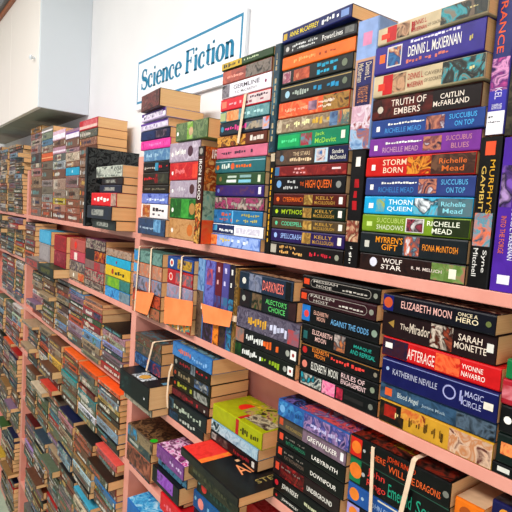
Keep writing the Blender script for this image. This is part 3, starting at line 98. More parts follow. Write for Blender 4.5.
{'label': 'black paperback with white and orange lettering, second from bottom of stack right of upright bundle', 'group': 'paperbacks in the third stack from the right on the second shelf', 'x': -1.3867, 'y': 0.0, 'z': -0.4365, 'L': 0.323, 'D': 0.18, 'T': 0.0521, 'yaw': 0, 'c': '#1c1c20', 'd': [('a', 0, 0.15, 0, 1, ['#b87860', '#787878']), ('x', 0.16, 0.48, 0.15, 0.85, 10, '#e0e0dc'), ('x', 0.48, 0.78, 0.15, 0.85, 6, '#e07030'), ('o', 0.86, 0.5, 0.2, '#a8a8a0'), ('r', 0.9, 0.98, 0.2, 0.8, '#e8e4e0'), ('o', 0.94, 0.5, 0.12, '#a03030')], 'td': [], 'mode': 0},
{'label': 'purple-grey paperback with yellow title, third from bottom of stack right of upright bundle', 'group': 'paperbacks in the third stack from the right on the second shelf', 'x': -1.378, 'y': -0.006, 'z': -0.3828, 'L': 0.3198, 'D': 0.18, 'T': 0.0691, 'yaw': 0, 'c': '#5c5464', 'd': [('a', 0, 1, 0, 1, ['#5c5464', '#746c7c', '#484054', '#888090']), ('x', 0.2, 0.52, 0.2, 0.75, 8, '#d8a838'), ('x', 0.56, 0.84, 0.15, 0.85, 5, '#c8c8dc'), ('a', 0.84, 1, 0, 0.7, ['#c04840', '#787080'])], 'td': [], 'mode': 0},
{'label': "dark green paperback titled ALECTOR'S CHOICE", 'group': 'paperbacks in the third stack from the right on the second shelf', 'x': -1.3756, 'y': 0.0, 'z': -0.3121, 'L': 0.2876, 'D': 0.18, 'T': 0.0602, 'yaw': 0, 'c': '#20282a', 'd': [('a', 0, 0.2, 0.0, 1, ['#302024', '#202c30']), ('o', 0.08, 0.5, 0.18, '#a8a8a0'), ('a', 0.24, 0.42, 0.05, 0.95, ['#304c28', '#806850', '#203020']), ('t', 0.48, 0.86, 0.52, 0.85, "ALECTOR'S", '#70d078'), ('t', 0.54, 0.84, 0.12, 0.46, 'CHOICE', '#70d078'), ('a', 0.88, 1, 0, 1, ['#482c2c', '#302024'])], 'td': [], 'mode': 0},
{'label': 'slate blue paperback with pink title, fifth from bottom of stack right of upright bundle', 'group': 'paperbacks in the third stack from the right on the second shelf', 'x': -1.3702, 'y': -0.01, 'z': -0.2503, 'L': 0.2733, 'D': 0.18, 'T': 0.0595, 'yaw': 0, 'c': '#26384c', 'd': [('a', 0, 0.2, 0, 1, ['#283c50', '#1c2c3c']), ('a', 0.2, 0.45, 0, 1, ['#606880', '#8c90a4', '#403c44']), ('o', 0.1, 0.5, 0.2, '#d8d4cc'), ('t', 0.46, 0.86, 0.15, 0.82, 'DARKNESS', '#e88478'), ('r', 0.88, 0.97, 0.0, 1, '#10181c')], 'td': [('a', 0.1, 1, 0.05, 0.98, ['#2a2018', '#604030', '#c8a080', '#181818'])], 'mode': 0},
{'label': 'light blue upright paperback in the bundle with horizontal band', 'group': 'upright paperbacks held by the horizontal rubber band', 'x': -1.6626, 'y': -0.0, 'z': -0.4862, 'L': 0.3057, 'D': 0.18, 'T': 0.0513, 'yaw': 0, 'c': '#5f8fc0', 'd': [('a', 0, 0.4, 0, 1, ['#6090c0', '#88a8cc', '#486c9c']), ('a', 0.4, 1, 0, 1, ['#604c40', '#806858', '#302824'])], 'td': [], 'mode': 1},
{'label': 'periwinkle upright paperback in the bundle with horizontal band', 'group': 'upright paperbacks held by the horizontal rubber band', 'x': -1.6101, 'y': -0.0, 'z': -0.4862, 'L': 0.306, 'D': 0.18, 'T': 0.0718, 'yaw': 0, 'c': '#5658a0', 'd': [('a', 0, 1, 0, 1, ['#5658a0', '#787cc0', '#543c80']), ('a', 0.1, 0.3, 0.2, 0.8, ['#c86060', '#584888']), ('a', 0.6, 1, 0, 1, ['#2c2428', '#403038', '#584870'])], 'td': [], 'mode': 1},
{'label': 'dark red upright paperback in the bundle with horizontal band', 'group': 'upright paperbacks held by the horizontal rubber band', 'x': -1.5371, 'y': -0.0, 'z': -0.4862, 'L': 0.3065, 'D': 0.18, 'T': 0.0438, 'yaw': 0, 'c': '#6c2434', 'd': [('x', 0.05, 0.35, 0.2, 0.8, 4, '#d8a8a8'), ('a', 0.4, 0.7, 0, 1, ['#6c2434', '#485890']), ('a', 0.7, 1, 0, 1, ['#d8741c', '#e89030', '#502418'])], 'td': [], 'mode': 1},
{'label': 'violet upright paperback in the bundle with horizontal band', 'group': 'upright paperbacks held by the horizontal rubber band', 'x': -1.4922, 'y': -0.0, 'z': -0.4862, 'L': 0.3068, 'D': 0.18, 'T': 0.0446, 'yaw': 0, 'c': '#5a5494', 'd': [('x', 0.05, 0.35, 0.2, 0.8, 4, '#c8c0e0'), ('a', 0.4, 0.7, 0, 1, ['#5a5494', '#3c7898', '#786098']), ('a', 0.7, 1, 0, 1, ['#282024', '#584038', '#342c48'])], 'td': [], 'mode': 1},
{'label': 'black upright paperback in the bundle with horizontal band', 'group': 'upright paperbacks held by the horizontal rubber band', 'x': -1.4464, 'y': -0.0, 'z': -0.4862, 'L': 0.307, 'D': 0.18, 'T': 0.0341, 'yaw': 0, 'c': '#2c2430', 'd': [('x', 0.05, 0.35, 0.2, 0.8, 4, '#e0dcd8'), ('a', 0.4, 1, 0, 1, ['#2c2430', '#3c8cb0', '#4c3848'])], 'td': [], 'mode': 1},
{'label': 'narrow golden-brown upright paperback at right end of banded bundle', 'group': 'upright paperbacks held by the horizontal rubber band', 'x': -1.4127, 'y': -0.0, 'z': -0.4862, 'L': 0.2985, 'D': 0.18, 'T': 0.025, 'yaw': 0, 'c': '#8c6a34', 'd': [('a', 0, 1, 0, 1, ['#8c6a34', '#584424', '#a88850', '#504848'])], 'td': [], 'mode': 1},
{'label': 'orange-red paperback, first from bottom of middle noted bundle', 'group': 'paperbacks in the middle bundle with an orange note', 'x': -1.8701, 'y': -0.02, 'z': -0.4862, 'L': 0.2065, 'D': 0.18, 'T': 0.0614, 'yaw': 0, 'c': '#c0482c', 'd': [('a', 0, 1, 0, 1, ['#d0482c', '#e8b040', '#389088', '#a83028'])], 'td': [], 'mode': 0},
{'label': 'brown paperback, second from bottom of middle noted bundle', 'group': 'paperbacks in the middle bundle with an orange note', 'x': -1.8719, 'y': -0.02, 'z': -0.4232, 'L': 0.2083, 'D': 0.18, 'T': 0.0553, 'yaw': 0, 'c': '#806058', 'd': [('a', 0, 1, 0, 1, ['#806058', '#403838', '#b0a090', '#806058'])], 'td': [], 'mode': 0},
{'label': 'pink-grey paperback, third from bottom of middle noted bundle', 'group': 'paperbacks in the middle bundle with an orange note', 'x': -1.8734, 'y': -0.02, 'z': -0.3663, 'L': 0.2098, 'D': 0.18, 'T': 0.0592, 'yaw': 0, 'c': '#b890a0', 'd': [('a', 0, 1, 0, 1, ['#b890a0', '#8898b0', '#a88088'])], 'td': [], 'mode': 0},
{'label': 'red paperback with round logo, fourth from bottom of middle noted bundle', 'group': 'paperbacks in the middle bundle with an orange note', 'x': -1.8751, 'y': -0.02, 'z': -0.3054, 'L': 0.2115, 'D': 0.18, 'T': 0.059, 'yaw': 0, 'c': '#b42c34', 'd': [('o', 0.15, 0.5, 0.3, '#e8c0b8'), ('o', 0.15, 0.5, 0.2, '#d84038'), ('a', 0.35, 1, 0.1, 0.9, ['#b83038', '#687078', '#d86058'])], 'td': [], 'mode': 0},
{'label': 'blue paperback with round logo, fifth from bottom of middle noted bundle', 'group': 'paperbacks in the middle bundle with an orange note', 'x': -1.877, 'y': -0.02, 'z': -0.2448, 'L': 0.2133, 'D': 0.18, 'T': 0.0528, 'yaw': 0, 'c': '#2c4c88', 'd': [('r', 0, 1, 0, 1, '#305490'), ('o', 0.17, 0.5, 0.34, '#e8e4dc'), ('o', 0.17, 0.5, 0.2, '#c83828'), ('a', 0.4, 0.95, 0.1, 0.9, ['#183458', '#c8a038', '#203040'])], 'td': [], 'mode': 0},
{'label': 'olive paperback, first from bottom of left noted bundle', 'group': 'paperbacks in the left bundle with an orange note', 'x': -2.1926, 'y': -0.03, 'z': -0.4862, 'L': 0.287, 'D': 0.18, 'T': 0.0513, 'yaw': 0, 'c': '#586048', 'd': [('a', 0, 1, 0, 1, ['#586048', '#b87050', '#303838'])], 'td': [], 'mode': 0},
{'label': 'brown-red paperback, second from bottom of left noted bundle', 'group': 'paperbacks in the left bundle with an orange note', 'x': -2.1931, 'y': -0.03, 'z': -0.4333, 'L': 0.2866, 'D': 0.18, 'T': 0.0573, 'yaw': 0, 'c': '#6c3830', 'd': [('a', 0, 1, 0, 1, ['#6c3830', '#c85830', '#302828'])], 'td': [], 'mode': 0},
{'label': 'grey-blue paperback, third from bottom of left noted bundle', 'group': 'paperbacks in the left bundle with an orange note', 'x': -2.1939, 'y': -0.03, 'z': -0.3745, 'L': 0.2861, 'D': 0.18, 'T': 0.0616, 'yaw': 0, 'c': '#8890a8', 'd': [('a', 0, 1, 0, 1, ['#b87050', '#8890a8', '#58483c'])], 'td': [], 'mode': 0},
{'label': 'salmon paperback, fourth from bottom of left noted bundle', 'group': 'paperbacks in the left bundle with an orange note', 'x': -2.1951, 'y': -0.03, 'z': -0.3113, 'L': 0.2858, 'D': 0.18, 'T': 0.0613, 'yaw': 0, 'c': '#c07858', 'd': [('a', 0, 1, 0, 1, ['#c87c58', '#a88878', '#e0a080']), ('r', 0, 0.2, 0.2, 0.9, '#60a8d0')], 'td': [], 'mode': 0},
{'label': 'grey-green paperback, fifth from bottom of left noted bundle', 'group': 'paperbacks in the left bundle with an orange note', 'x': -2.1964, 'y': -0.03, 'z': -0.2484, 'L': 0.2854, 'D': 0.18, 'T': 0.0566, 'yaw': 0, 'c': '#587c74', 'd': [('a', 0, 1, 0, 1, ['#587c74', '#80a098', '#40605c']), ('r', 0, 0.22, 0.1, 0.9, '#4890c0')], 'td': [], 'mode': 0},
{'label': 'black paperback with red lettering, lowest of lime-topped stack', 'group': 'books in the stack with the lime book on top', 'x': -1.506, 'y': 0.0, 'z': -0.8412, 'L': 0.2858, 'D': 0.18, 'T': 0.0376, 'yaw': 0, 'c': '#181216', 'd': [('a', 0.03, 0.14, 0.2, 0.9, ['#c8c0b8', '#302828']), ('a', 0.15, 0.4, 0.1, 0.9, ['#584440', '#282022', '#786860']), ('x', 0.45, 0.85, 0.2, 0.8, 11, '#902830'), ('r', 0.9, 0.95, 0.2, 0.8, '#d0ccc4')], 'td': [], 'mode': 0},
{'label': 'pale blue paperback directly under the lime green one', 'group': 'books in the stack with the lime book on top', 'x': -1.5046, 'y': 0.0, 'z': -0.802, 'L': 0.2855, 'D': 0.18, 'T': 0.0388, 'yaw': 0, 'c': '#8cabbc', 'd': [('a', 0, 1, 0, 1, ['#94b0c0', '#b8ccd4', '#7090a4']), ('a', 0, 0.2, 0, 1, ['#285058', '#c8d8d8', '#183840'])], 'td': [], 'mode': 0},
{'label': 'lime green paperback with red oval on its cover', 'group': 'books in the stack with the lime book on top', 'x': -1.4991, 'y': 0.0, 'z': -0.7615, 'L': 0.2923, 'D': 0.17, 'T': 0.0589, 'yaw': 0, 'c': '#a8ac10', 'd': [('x', 0.55, 0.95, 0.2, 0.7, 10, '#484810'), ('r', 0.5, 0.56, 0, 1, '#b8282c')], 'td': [('x', 0.1, 0.55, 0.62, 0.9, 10, '#c8b428'), ('o', 0.32, 0.5, 0.2, '#e03420'), ('a', 0.35, 0.97, 0.3, 0.98, ['#3c3828', '#a8b020', '#b89070', '#201c18']), ('r', 0.5, 0.56, 0.0, 0.3, '#c02c28'), ('a', 0.55, 0.97, 0.12, 0.5, ['#302820', '#787060', '#c8c0a0', '#584030'])], 'mode': 0},
{'label': 'large black and red paperback sticking out under the lime-topped stack', 'x': -1.51, 'y': -0.12, 'z': -0.8765, 'L': 0.3751, 'D': 0.25, 'T': 0.031, 'yaw': -2, 'mode': 0, 'c': '#1a1c20', 'd': [('a', 0, 1, 0, 1, ['#1c1c20', '#302c24', '#141618'])], 'td': [('a', 0, 0.36, 0, 1, ['#e03c38', '#e84840', '#d83430']), ('a', 0.3, 0.37, 0, 1, ['#f09038', '#f06840']), ('T', 0.54, 0.72, 0.3, 0.68, 'AM', '#f0a070'), ('T', 0.83, 0.9, 0.36, 0.9, 'STEVE', '#a89860'), ('r', 0.46, 0.5, 0.46, 0.6, '#e8b890')]},
{'label': 'black paperback with white lettering, first from bottom of blue-topped stack, third shelf', 'group': 'paperbacks in the blue-topped stack on the third shelf', 'x': -1.8431, 'y': 0.0, 'z': -0.8762, 'L': 0.2845, 'D': 0.18, 'T': 0.0431, 'yaw': 0, 'c': '#181c24', 'd': [('a', 0.05, 0.3, 0.1, 0.9, ['#2c5878', '#182028']), ('x', 0.35, 0.8, 0.2, 0.8, 6, '#b8b8b0')], 'td': [], 'mode': 0},
{'label': 'black paperback with pale lettering, second from bottom of blue-topped stack, third shelf', 'group': 'paperbacks in the blue-topped stack on the third shelf', 'x': -1.8251, 'y': -0.01, 'z': -0.8315, 'L': 0.2992, 'D': 0.18, 'T': 0.0581, 'yaw': 0, 'c': '#1c2428', 'd': [('a', 0, 0.15, 0.1, 0.9, ['#487080', '#202830']), ('x', 0.15, 0.9, 0.2, 0.7, 10, '#a8b0a0')], 'td': [], 'mode': 0},
{'label': 'dark maroon paperback with red title, third from bottom of blue-topped stack, third shelf', 'group': 'paperbacks in the blue-topped stack on the third shelf', 'x': -1.8205, 'y': 0.0, 'z': -0.7718, 'L': 0.288, 'D': 0.18, 'T': 0.0342, 'yaw': 0, 'c': '#3c1c1e', 'd': [('a', 0, 0.4, 0.1, 0.9, ['#581c24', '#80303c', '#281418']), ('x', 0.4, 0.75, 0.2, 0.8, 5, '#a82c38'), ('o', 0.9, 0.4, 0.2, '#b8b0a8')], 'td': [], 'mode': 0},
{'label': 'black paperback with olive green title, fourth from bottom of blue-topped stack, third shelf', 'group': 'paperbacks in the blue-topped stack on the third shelf', 'x': -1.8165, 'y': 0.0, 'z': -0.736, 'L': 0.2876, 'D': 0.18, 'T': 0.0406, 'yaw': 0, 'c': '#202418', 'd': [('o', 0.07, 0.5, 0.2, '#b84c30'), ('x', 0.14, 0.55, 0.2, 0.85, 6, '#a8a840'), ('a', 0.6, 0.95, 0.1, 0.9, ['#50504c', '#a8a8a0', '#202020'])], 'td': [], 'mode': 0},
{'label': 'brown-black paperback with grey title, fifth from bottom of blue-topped stack, third shelf', 'group': 'paperbacks in the blue-topped stack on the third shelf', 'x': -1.8191, 'y': 0.0, 'z': -0.6938, 'L': 0.292, 'D': 0.18, 'T': 0.0451, 'yaw': 0, 'c': '#2c2820', 'd': [('o', 0.07, 0.5, 0.22, '#b85030'), ('x', 0.15, 0.5, 0.2, 0.8, 5, '#98886c'), ('a', 0.6, 0.95, 0.1, 0.9, ['#6078a0', '#303840', '#a8a8a8'])], 'td': [], 'mode': 0},
{'label': 'black paperback with dark red title, sixth from bottom of blue-topped stack, third shelf', 'group': 'paperbacks in the blue-topped stack on the third shelf', 'x': -1.8184, 'y': 0.0, 'z': -0.6471, 'L': 0.2889, 'D': 0.18, 'T': 0.0448, 'yaw': 0, 'c': '#18181c', 'd': [('o', 0.08, 0.5, 0.25, '#909088'), ('x', 0.18, 0.48, 0.3, 0.75, 6, '#902c30'), ('a', 0.5, 0.62, 0, 1, ['#808890', '#282c30']), ('x', 0.64, 0.95, 0.3, 0.75, 5, '#a82c30')], 'td': [], 'mode': 0},
{'label': 'blue paperback with orange lettering topping a third shelf stack', 'group': 'paperbacks in the blue-topped stack on the third shelf', 'x': -1.8153, 'y': -0.008, 'z': -0.6007, 'L': 0.302, 'D': 0.18, 'T': 0.0574, 'yaw': 0, 'c': '#3c76ae', 'd': [('a', 0, 1, 0, 1, ['#3c76ae', '#5088bc', '#3068a0']), ('x', 0.16, 0.5, 0.3, 0.8, 7, '#c87058'), ('x', 0.52, 0.9, 0.15, 0.65, 7, '#88b0d8')], 'td': [('a', 0.05, 0.98, 0.05, 0.98, ['#486070', '#80a0a8', '#283840', '#a89878'])], 'mode': 0},
{'label': 'blue and pink paperback resting on the thick black book', 'group': 'books in the stack beside the post on the third shelf', 'x': -2.2011, 'y': 0.0, 'z': -0.7427, 'L': 0.2665, 'D': 0.18, 'T': 0.0543, 'yaw': 0, 'c': '#2c5888', 'd': [('a', 0, 0.5, 0, 1, ['#2c68a0', '#283858', '#5888b8']), ('a', 0.5, 1, 0, 1, ['#b04c50', '#483858', '#284870'])], 'td': [], 'mode': 0},
{'label': 'greyish paperback, second in third shelf stack beside the pink post', 'group': 'books in the stack beside the post on the third shelf', 'x': -2.2019, 'y': 0.0, 'z': -0.6868, 'L': 0.2662, 'D': 0.18, 'T': 0.0499, 'yaw': 0, 'c': '#70684c', 'd': [('a', 0, 1, 0, 1, ['#70685c', '#384848', '#886858'])], 'td': [], 'mode': 0},
{'label': 'mottled olive paperback topping third shelf stack beside the pink post', 'group': 'books in the stack beside the post on the third shelf', 'x': -2.2059, 'y': 0.0, 'z': -0.6353, 'L': 0.2692, 'D': 0.18, 'T': 0.0399, 'yaw': 0, 'c': '#5c5448', 'd': [('a', 0, 1, 0, 1, ['#5c5448', '#805040', '#384038', '#88907c'])], 'td': [('a', 0.05, 0.98, 0.05, 0.98, ['#302c28', '#785040', '#48808c', '#181818'])], 'mode': 0},
{'label': 'thick black book with white star burst, sticking out beside the post', 'x': -2.1563, 'y': -0.09, 'z': -0.8438, 'L': 0.3064, 'D': 0.27, 'T': 0.0988, 'yaw': 0, 'mode': 0, 'c': '#10151a', 'd': [('a', 0.05, 0.42, 0.15, 0.85, ['#182c30', '#10181c', '#284848']), ('r', 0.85, 0.88, 0.35, 0.45, '#d0d0d0')], 'td': [('a', 0.36, 0.72, 0.02, 0.3, ['#10151a', '#d8dce0', '#283038', '#e8ecf0']), ('o', 0.55, 0.16, 0.1, '#d0a048'), ('r', 0.9, 0.98, 0.25, 0.35, '#6090a8')]},
{'label': 'paperback with pale page edge under the thick black book', 'x': -2.1363, 'y': -0.075, 'z': -0.8765, 'L': 0.2864, 'D': 0.24, 'T': 0.0317, 'yaw': 0, 'mode': 0, 'c': '#787468', 'd': [('a', 0, 1, 0, 1, ['#787468', '#a8a090', '#484840'])], 'td': []},
{'label': 'black paperback with small red emblem, lower of a matching pair', 'group': 'books in the stack with the blue and purple top book', 'x': -1.1337, 'y': 0.0, 'z': -0.8762, 'L': 0.2661, 'D': 0.18, 'T': 0.0264, 'yaw': 0, 'c': '#0e0e10', 'd': [('o', 0.07, 0.55, 0.2, '#c02c38'), ('t', 0.16, 0.46, 0.3, 0.8, 'JOHN RIDLEY', '#f2ece4')], 'td': [], 'mode': 0},
{'label': 'black paperback with small red emblem, upper of a matching pair', 'group': 'books in the stack with the blue and purple top book', 'x': -1.1366, 'y': 0.0, 'z': -0.8482, 'L': 0.2649, 'D': 0.18, 'T': 0.0475, 'yaw': 0, 'c': '#0e0e10', 'd': [('o', 0.07, 0.55, 0.2, '#c02c38'), ('t', 0.16, 0.46, 0.3, 0.8, 'JOHN RIDLEY', '#f2ece4'), ('x', 0.55, 0.95, 0.3, 0.6, 21, '#c8c8a8')], 'td': [], 'mode': 0},
{'label': 'dark red paperback titled UNDERGROUND', 'group': 'books in the stack with the blue and purple top book', 'x': -1.1399, 'y': 0.0, 'z': -0.7991, 'L': 0.2806, 'D': 0.18, 'T': 0.051, 'yaw': 0, 'c': '#2c1a1c', 'd': [('a', 0.12, 0.5, 0, 1, ['#801c20', '#401418', '#a83030']), ('r', 0.04, 0.1, 0.35, 0.85, '#d8583c'), ('t', 0.14, 0.46, 0.2, 0.5, 'KAT RICHARDSON', '#803c30'), ('t', 0.54, 0.92, 0.28, 0.62, 'UNDERGROUND', '#f2ece4'), ('x', 0.14, 0.44, 0.6, 0.78, 19, '#888078')], 'td': [], 'mode': 0},
{'label': 'black paperback titled DOWNPOUR', 'group': 'books in the stack with the blue and purple top book', 'x': -1.1325, 'y': 0.0, 'z': -0.7466, 'L': 0.2844, 'D': 0.18, 'T': 0.0474, 'yaw': 0, 'c': '#141212', 'd': [('r', 0.04, 0.1, 0.35, 0.85, '#d8583c'), ('t', 0.14, 0.46, 0.2, 0.5, 'KAT RICHARDSON', '#806c60'), ('t', 0.54, 0.92, 0.28, 0.62, 'DOWNPOUR', '#f2ece4'), ('x', 0.14, 0.44, 0.6, 0.78, 19, '#888078')], 'td': [], 'mode': 0},
{'label': 'black paperback titled LABYRINTH with green lettering', 'group': 'books in the stack with the blue and purple top book', 'x': -1.131, 'y': 0.0, 'z': -0.6976, 'L': 0.2838, 'D': 0.18, 'T': 0.0454, 'yaw': 0, 'c': '#0c1212', 'd': [('r', 0.04, 0.1, 0.35, 0.85, '#d8583c'), ('t', 0.14, 0.46, 0.2, 0.5, 'KAT RICHARDSON', '#3c8c6c'), ('t', 0.54, 0.92, 0.28, 0.62, 'LABYRINTH', '#f2ece4'), ('x', 0.14, 0.44, 0.6, 0.78, 19, '#888078')], 'td': [], 'mode': 0},
{'label': 'grey-mauve paperback titled GREYWALKER', 'group': 'books in the stack with the blue and purple top book', 'x': -1.133, 'y': 0.0, 'z': -0.6507, 'L': 0.2852, 'D': 0.18, 'T': 0.046, 'yaw': 0, 'c': '#6e5c62', 'd': [('a', 0, 0.4, 0, 1, ['#504840', '#605448']), ('a', 0.4, 1, 0, 1, ['#786470', '#8c7484', '#685860']), ('r', 0.03, 0.09, 0.3, 0.8, '#c85c38'), ('t', 0.13, 0.4, 0.2, 0.5, 'KAT RICHARDSON', '#a89058'), ('t', 0.46, 0.9, 0.25, 0.65, 'GREYWALKER', '#f2ece4'), ('r', 0.93, 0.97, 0.2, 0.75, '#e8e4e4')], 'td': [], 'mode': 0},
{'label': 'blue and purple paperback topping the stack under the second shelf', 'group': 'books in the stack with the blue and purple top book', 'x': -1.1192, 'y': -0.015, 'z': -0.6031, 'L': 0.2867, 'D': 0.18, 'T': 0.0519, 'yaw': 0, 'c': '#34609c', 'd': [('a', 0, 0.45, 0, 1, ['#3c7cb0', '#305c98', '#4c90c0']), ('a', 0.4, 1, 0, 1, ['#7c70b0', '#30407c', '#a888b0', '#202c60']), ('o', 0.07, 0.5, 0.25, '#78a8d0'), ('x', 0.16, 0.38, 0.3, 0.7, 6, '#285888'), ('x', 0.5, 0.72, 0.2, 0.6, 10, '#c8c0e0'), ('x', 0.74, 0.9, 0.2, 0.6, 5, '#c8c0e0')], 'td': [('a', 0, 1, 0, 1, ['#3c70b0', '#283460', '#14141c', '#7868a8']), ('a', 0.3, 1, 0.0, 0.6, ['#1c2848', '#d06060', '#584880', '#b8a8b8']), ('a', 0.25, 0.7, 0.55, 0.98, ['#100c10', '#382830', '#181418'])], 'mode': 0},
{'label': 'lilac-ended black paperback at bottom of double-banded stack', 'group': 'paperbacks in the stack tied with two rubber bands', 'x': -0.833, 'y': 0.0, 'z': -0.78, 'L': 0.2779, 'D': 0.18, 'T': 0.0458, 'yaw': 0, 'c': '#14101c', 'd': [('r', 0, 0.15, 0, 1, '#a898c8'), ('o', 0.08, 0.5, 0.36, '#e08838')], 'td': [], 'mode': 0},
{'label': 'blue paperback under the EMERALD SEA one', 'group': 'paperbacks in the stack tied with two rubber bands', 'x': -0.8345, 'y': 0.0, 'z': -0.7327, 'L': 0.2771, 'D': 0.18, 'T': 0.0504, 'yaw': 0, 'c': '#2c5c9c', 'd': [('o', 0.08, 0.5, 0.36, '#e08838'), ('o', 0.18, 0.5, 0.1, '#a8b8c8'), ('t', 0.25, 0.6, 0.25, 0.7, 'JOHN RINGO', '#a8bcd8'), ('r', 0.35, 0.8, 0.9, 1, '#d8d0c0')], 'td': [], 'mode': 0},
{'label': 'black paperback titled EMERALD SEA in teal lettering', 'group': 'paperbacks in the stack tied with two rubber bands', 'x': -0.8342, 'y': 0.0, 'z': -0.6807, 'L': 0.2857, 'D': 0.18, 'T': 0.0733, 'yaw': 0, 'c': '#0c0d0e', 'd': [('r', 0, 0.13, 0.05, 0.95, '#107a50'), ('o', 0.07, 0.5, 0.3, '#e08030'), ('o', 0.16, 0.5, 0.08, '#b0b0b0'), ('t', 0.2, 0.4, 0.52, 0.9, 'John', '#d84840'), ('t', 0.2, 0.42, 0.1, 0.48, 'Ringo', '#d84840'), ('t', 0.43, 0.68, 0.2, 0.75, 'Emerald', '#2c9c80'), ('t', 0.71, 0.87, 0.2, 0.75, 'Sea', '#2c9c80'), ('r', 0, 1, 0.95, 1, '#406858')], 'td': [], 'mode': 0},
{'label': 'black paperback titled THERE WILL BE DRAGONS, under two rubber bands', 'group': 'paperbacks in the stack tied with two rubber bands', 'x': -0.829, 'y': -0.01, 'z': -0.6057, 'L': 0.2839, 'D': 0.18, 'T': 0.0583, 'yaw': 0, 'c': '#0d0b0c', 'd': [('r', 0, 0.13, 0.05, 0.95, '#c8281c'), ('o', 0.07, 0.5, 0.3, '#e08030'), ('o', 0.16, 0.5, 0.08, '#b0b0b0'), ('t', 0.22, 0.4, 0.3, 0.62, 'THERE', '#d86030'), ('t', 0.4, 0.7, 0.52, 0.88, 'JOHN RINGO', '#d8501c'), ('t', 0.42, 0.7, 0.12, 0.48, 'WILL BE', '#d8642c'), ('t', 0.7, 0.93, 0.15, 0.5, 'DRAGONS', '#e07038'), ('o', 0.965, 0.5, 0.14, '#808078')], 'td': [('a', 0, 0.98, 0, 1, ['#2c1410', '#903424', '#503028', '#181010']), ('x', 0.05, 0.2, 0.15, 0.6, 3, '#d84028'), ('a', 0.3, 0.6, 0.2, 0.8, ['#e06020', '#702018', '#c8a030'])], 'mode': 0},
{'label': 'orange paperback with pale top between banded stack and right edge', 'x': -0.5378, 'y': 0.0, 'z': -0.6263, 'L': 0.0626, 'D': 0.18, 'T': 0.0514, 'yaw': 0, 'c': '#e07c18', 'd': [('o', 0.4, 0.5, 0.3, '#a85820')], 'td': [('r', 0, 1, 0, 1, '#d8b898')], 'mode': 0},
{'label': 'navy paperback with gold emblem at bottom right corner', 'x': -0.4594, 'y': 0.0, 'z': -0.5834, 'L': 0.2594, 'D': 0.18, 'T': 0.0428, 'yaw': 0, 'c': '#1c1c54', 'd': [('o', 0.1, 0.5, 0.3, '#d89838')], 'td': [('a', 0, 1, 0, 1, ['#14141c', '#504848', '#0c0c10'])], 'mode': 0},
{'label': 'dark blue paperback below the pink emblem one', 'group': 'books in the stack under the black and red book', 'x': -1.5907, 'y': 0.0, 'z': -1.2456, 'L': 0.3205, 'D': 0.18, 'T': 0.0918, 'yaw': 0, 'c': '#1c2c40', 'd': [], 'td': [], 'mode': 0},
{'label': 'blue paperback with pink round emblem', 'group': 'books in the stack under the black and red book', 'x': -1.599, 'y': 0.0, 'z': -1.1523, 'L': 0.3263, 'D': 0.18, 'T': 0.0703, 'yaw': 0, 'c': '#1c5c90', 'd': [('o', 0.17, 0.5, 0.32, '#e09088'), ('o', 0.05, 0.6, 0.12, '#80b0c8'), ('x', 0.3, 0.9, 0.3, 0.7, 8, '#80b0d0')], 'td': [], 'mode': 0},
{'label': 'dark green paperback with red round emblem', 'group': 'books in the stack under the black and red book', 'x': -1.5778, 'y': 0.0, 'z': -1.0804, 'L': 0.2986, 'D': 0.18, 'T': 0.0679, 'yaw': 0, 'c': '#12302c', 'd': [('o', 0.17, 0.5, 0.3, '#c83c38'), ('o', 0.05, 0.6, 0.12, '#80a0a0'), ('x', 0.3, 0.9, 0.3, 0.7, 8, '#305048')], 'td': [], 'mode': 0},
{'label': 'dark green paperback just under the big black and red book', 'group': 'books in the stack under the black and red book', 'x': -1.5995, 'y': -0.03, 'z': -1.0109, 'L': 0.339, 'D': 0.18, 'T': 0.0633, 'yaw': 0, 'c': '#1c2420', 'd': [('a', 0, 1, 0, 1, ['#1c2824', '#484430', '#141c1c']), ('x', 0.1, 0.9, 0.3, 0.6, 21, '#585840')], 'td': [], 'mode': 0},
{'label': 'bright red paperback low in a fourth shelf stack', 'group': 'books in the purple stack on the fourth shelf', 'x': -1.7946, 'y': -0.04, 'z': -1.2542, 'L': 0.2028, 'D': 0.18, 'T': 0.0748, 'yaw': 0, 'c': '#cc1c2c', 'd': [('x', 0.15, 0.7, 0.25, 0.7, 5, '#e0707c')], 'td': [], 'mode': 0},
{'label': 'black paperback between the violet and the red ones', 'group': 'books in the purple stack on the fourth shelf', 'x': -1.8898, 'y': -0.02, 'z': -1.1778, 'L': 0.2531, 'D': 0.18, 'T': 0.018, 'yaw': 0, 'c': '#141614', 'd': [('a', 0, 1, 0.2, 0.7, ['#141614', '#303830'])], 'td': [], 'mode': 0},
{'label': 'violet and black paperback sticking out of a fourth shelf stack', 'group': 'books in the purple stack on the fourth shelf', 'x': -1.8606, 'y': -0.05, 'z': -1.1582, 'L': 0.2312, 'D': 0.18, 'T': 0.0718, 'yaw': 0, 'c': '#18121c', 'd': [('a', 0.2, 0.8, 0.25, 1, ['#8c40a8', '#a060c0', '#402858']), ('r', 0, 0.1, 0, 1, '#141018')], 'td': [], 'mode': 0},
{'label': 'teal paperback below the magenta-topped one', 'group': 'books in the purple stack on the fourth shelf', 'x': -1.8494, 'y': -0.03, 'z': -1.0848, 'L': 0.2421, 'D': 0.18, 'T': 0.0429, 'yaw': 0, 'c': '#20485c', 'd': [('a', 0, 1, 0, 1, ['#204c68', '#5888a0', '#182838'])], 'td': [], 'mode': 0},
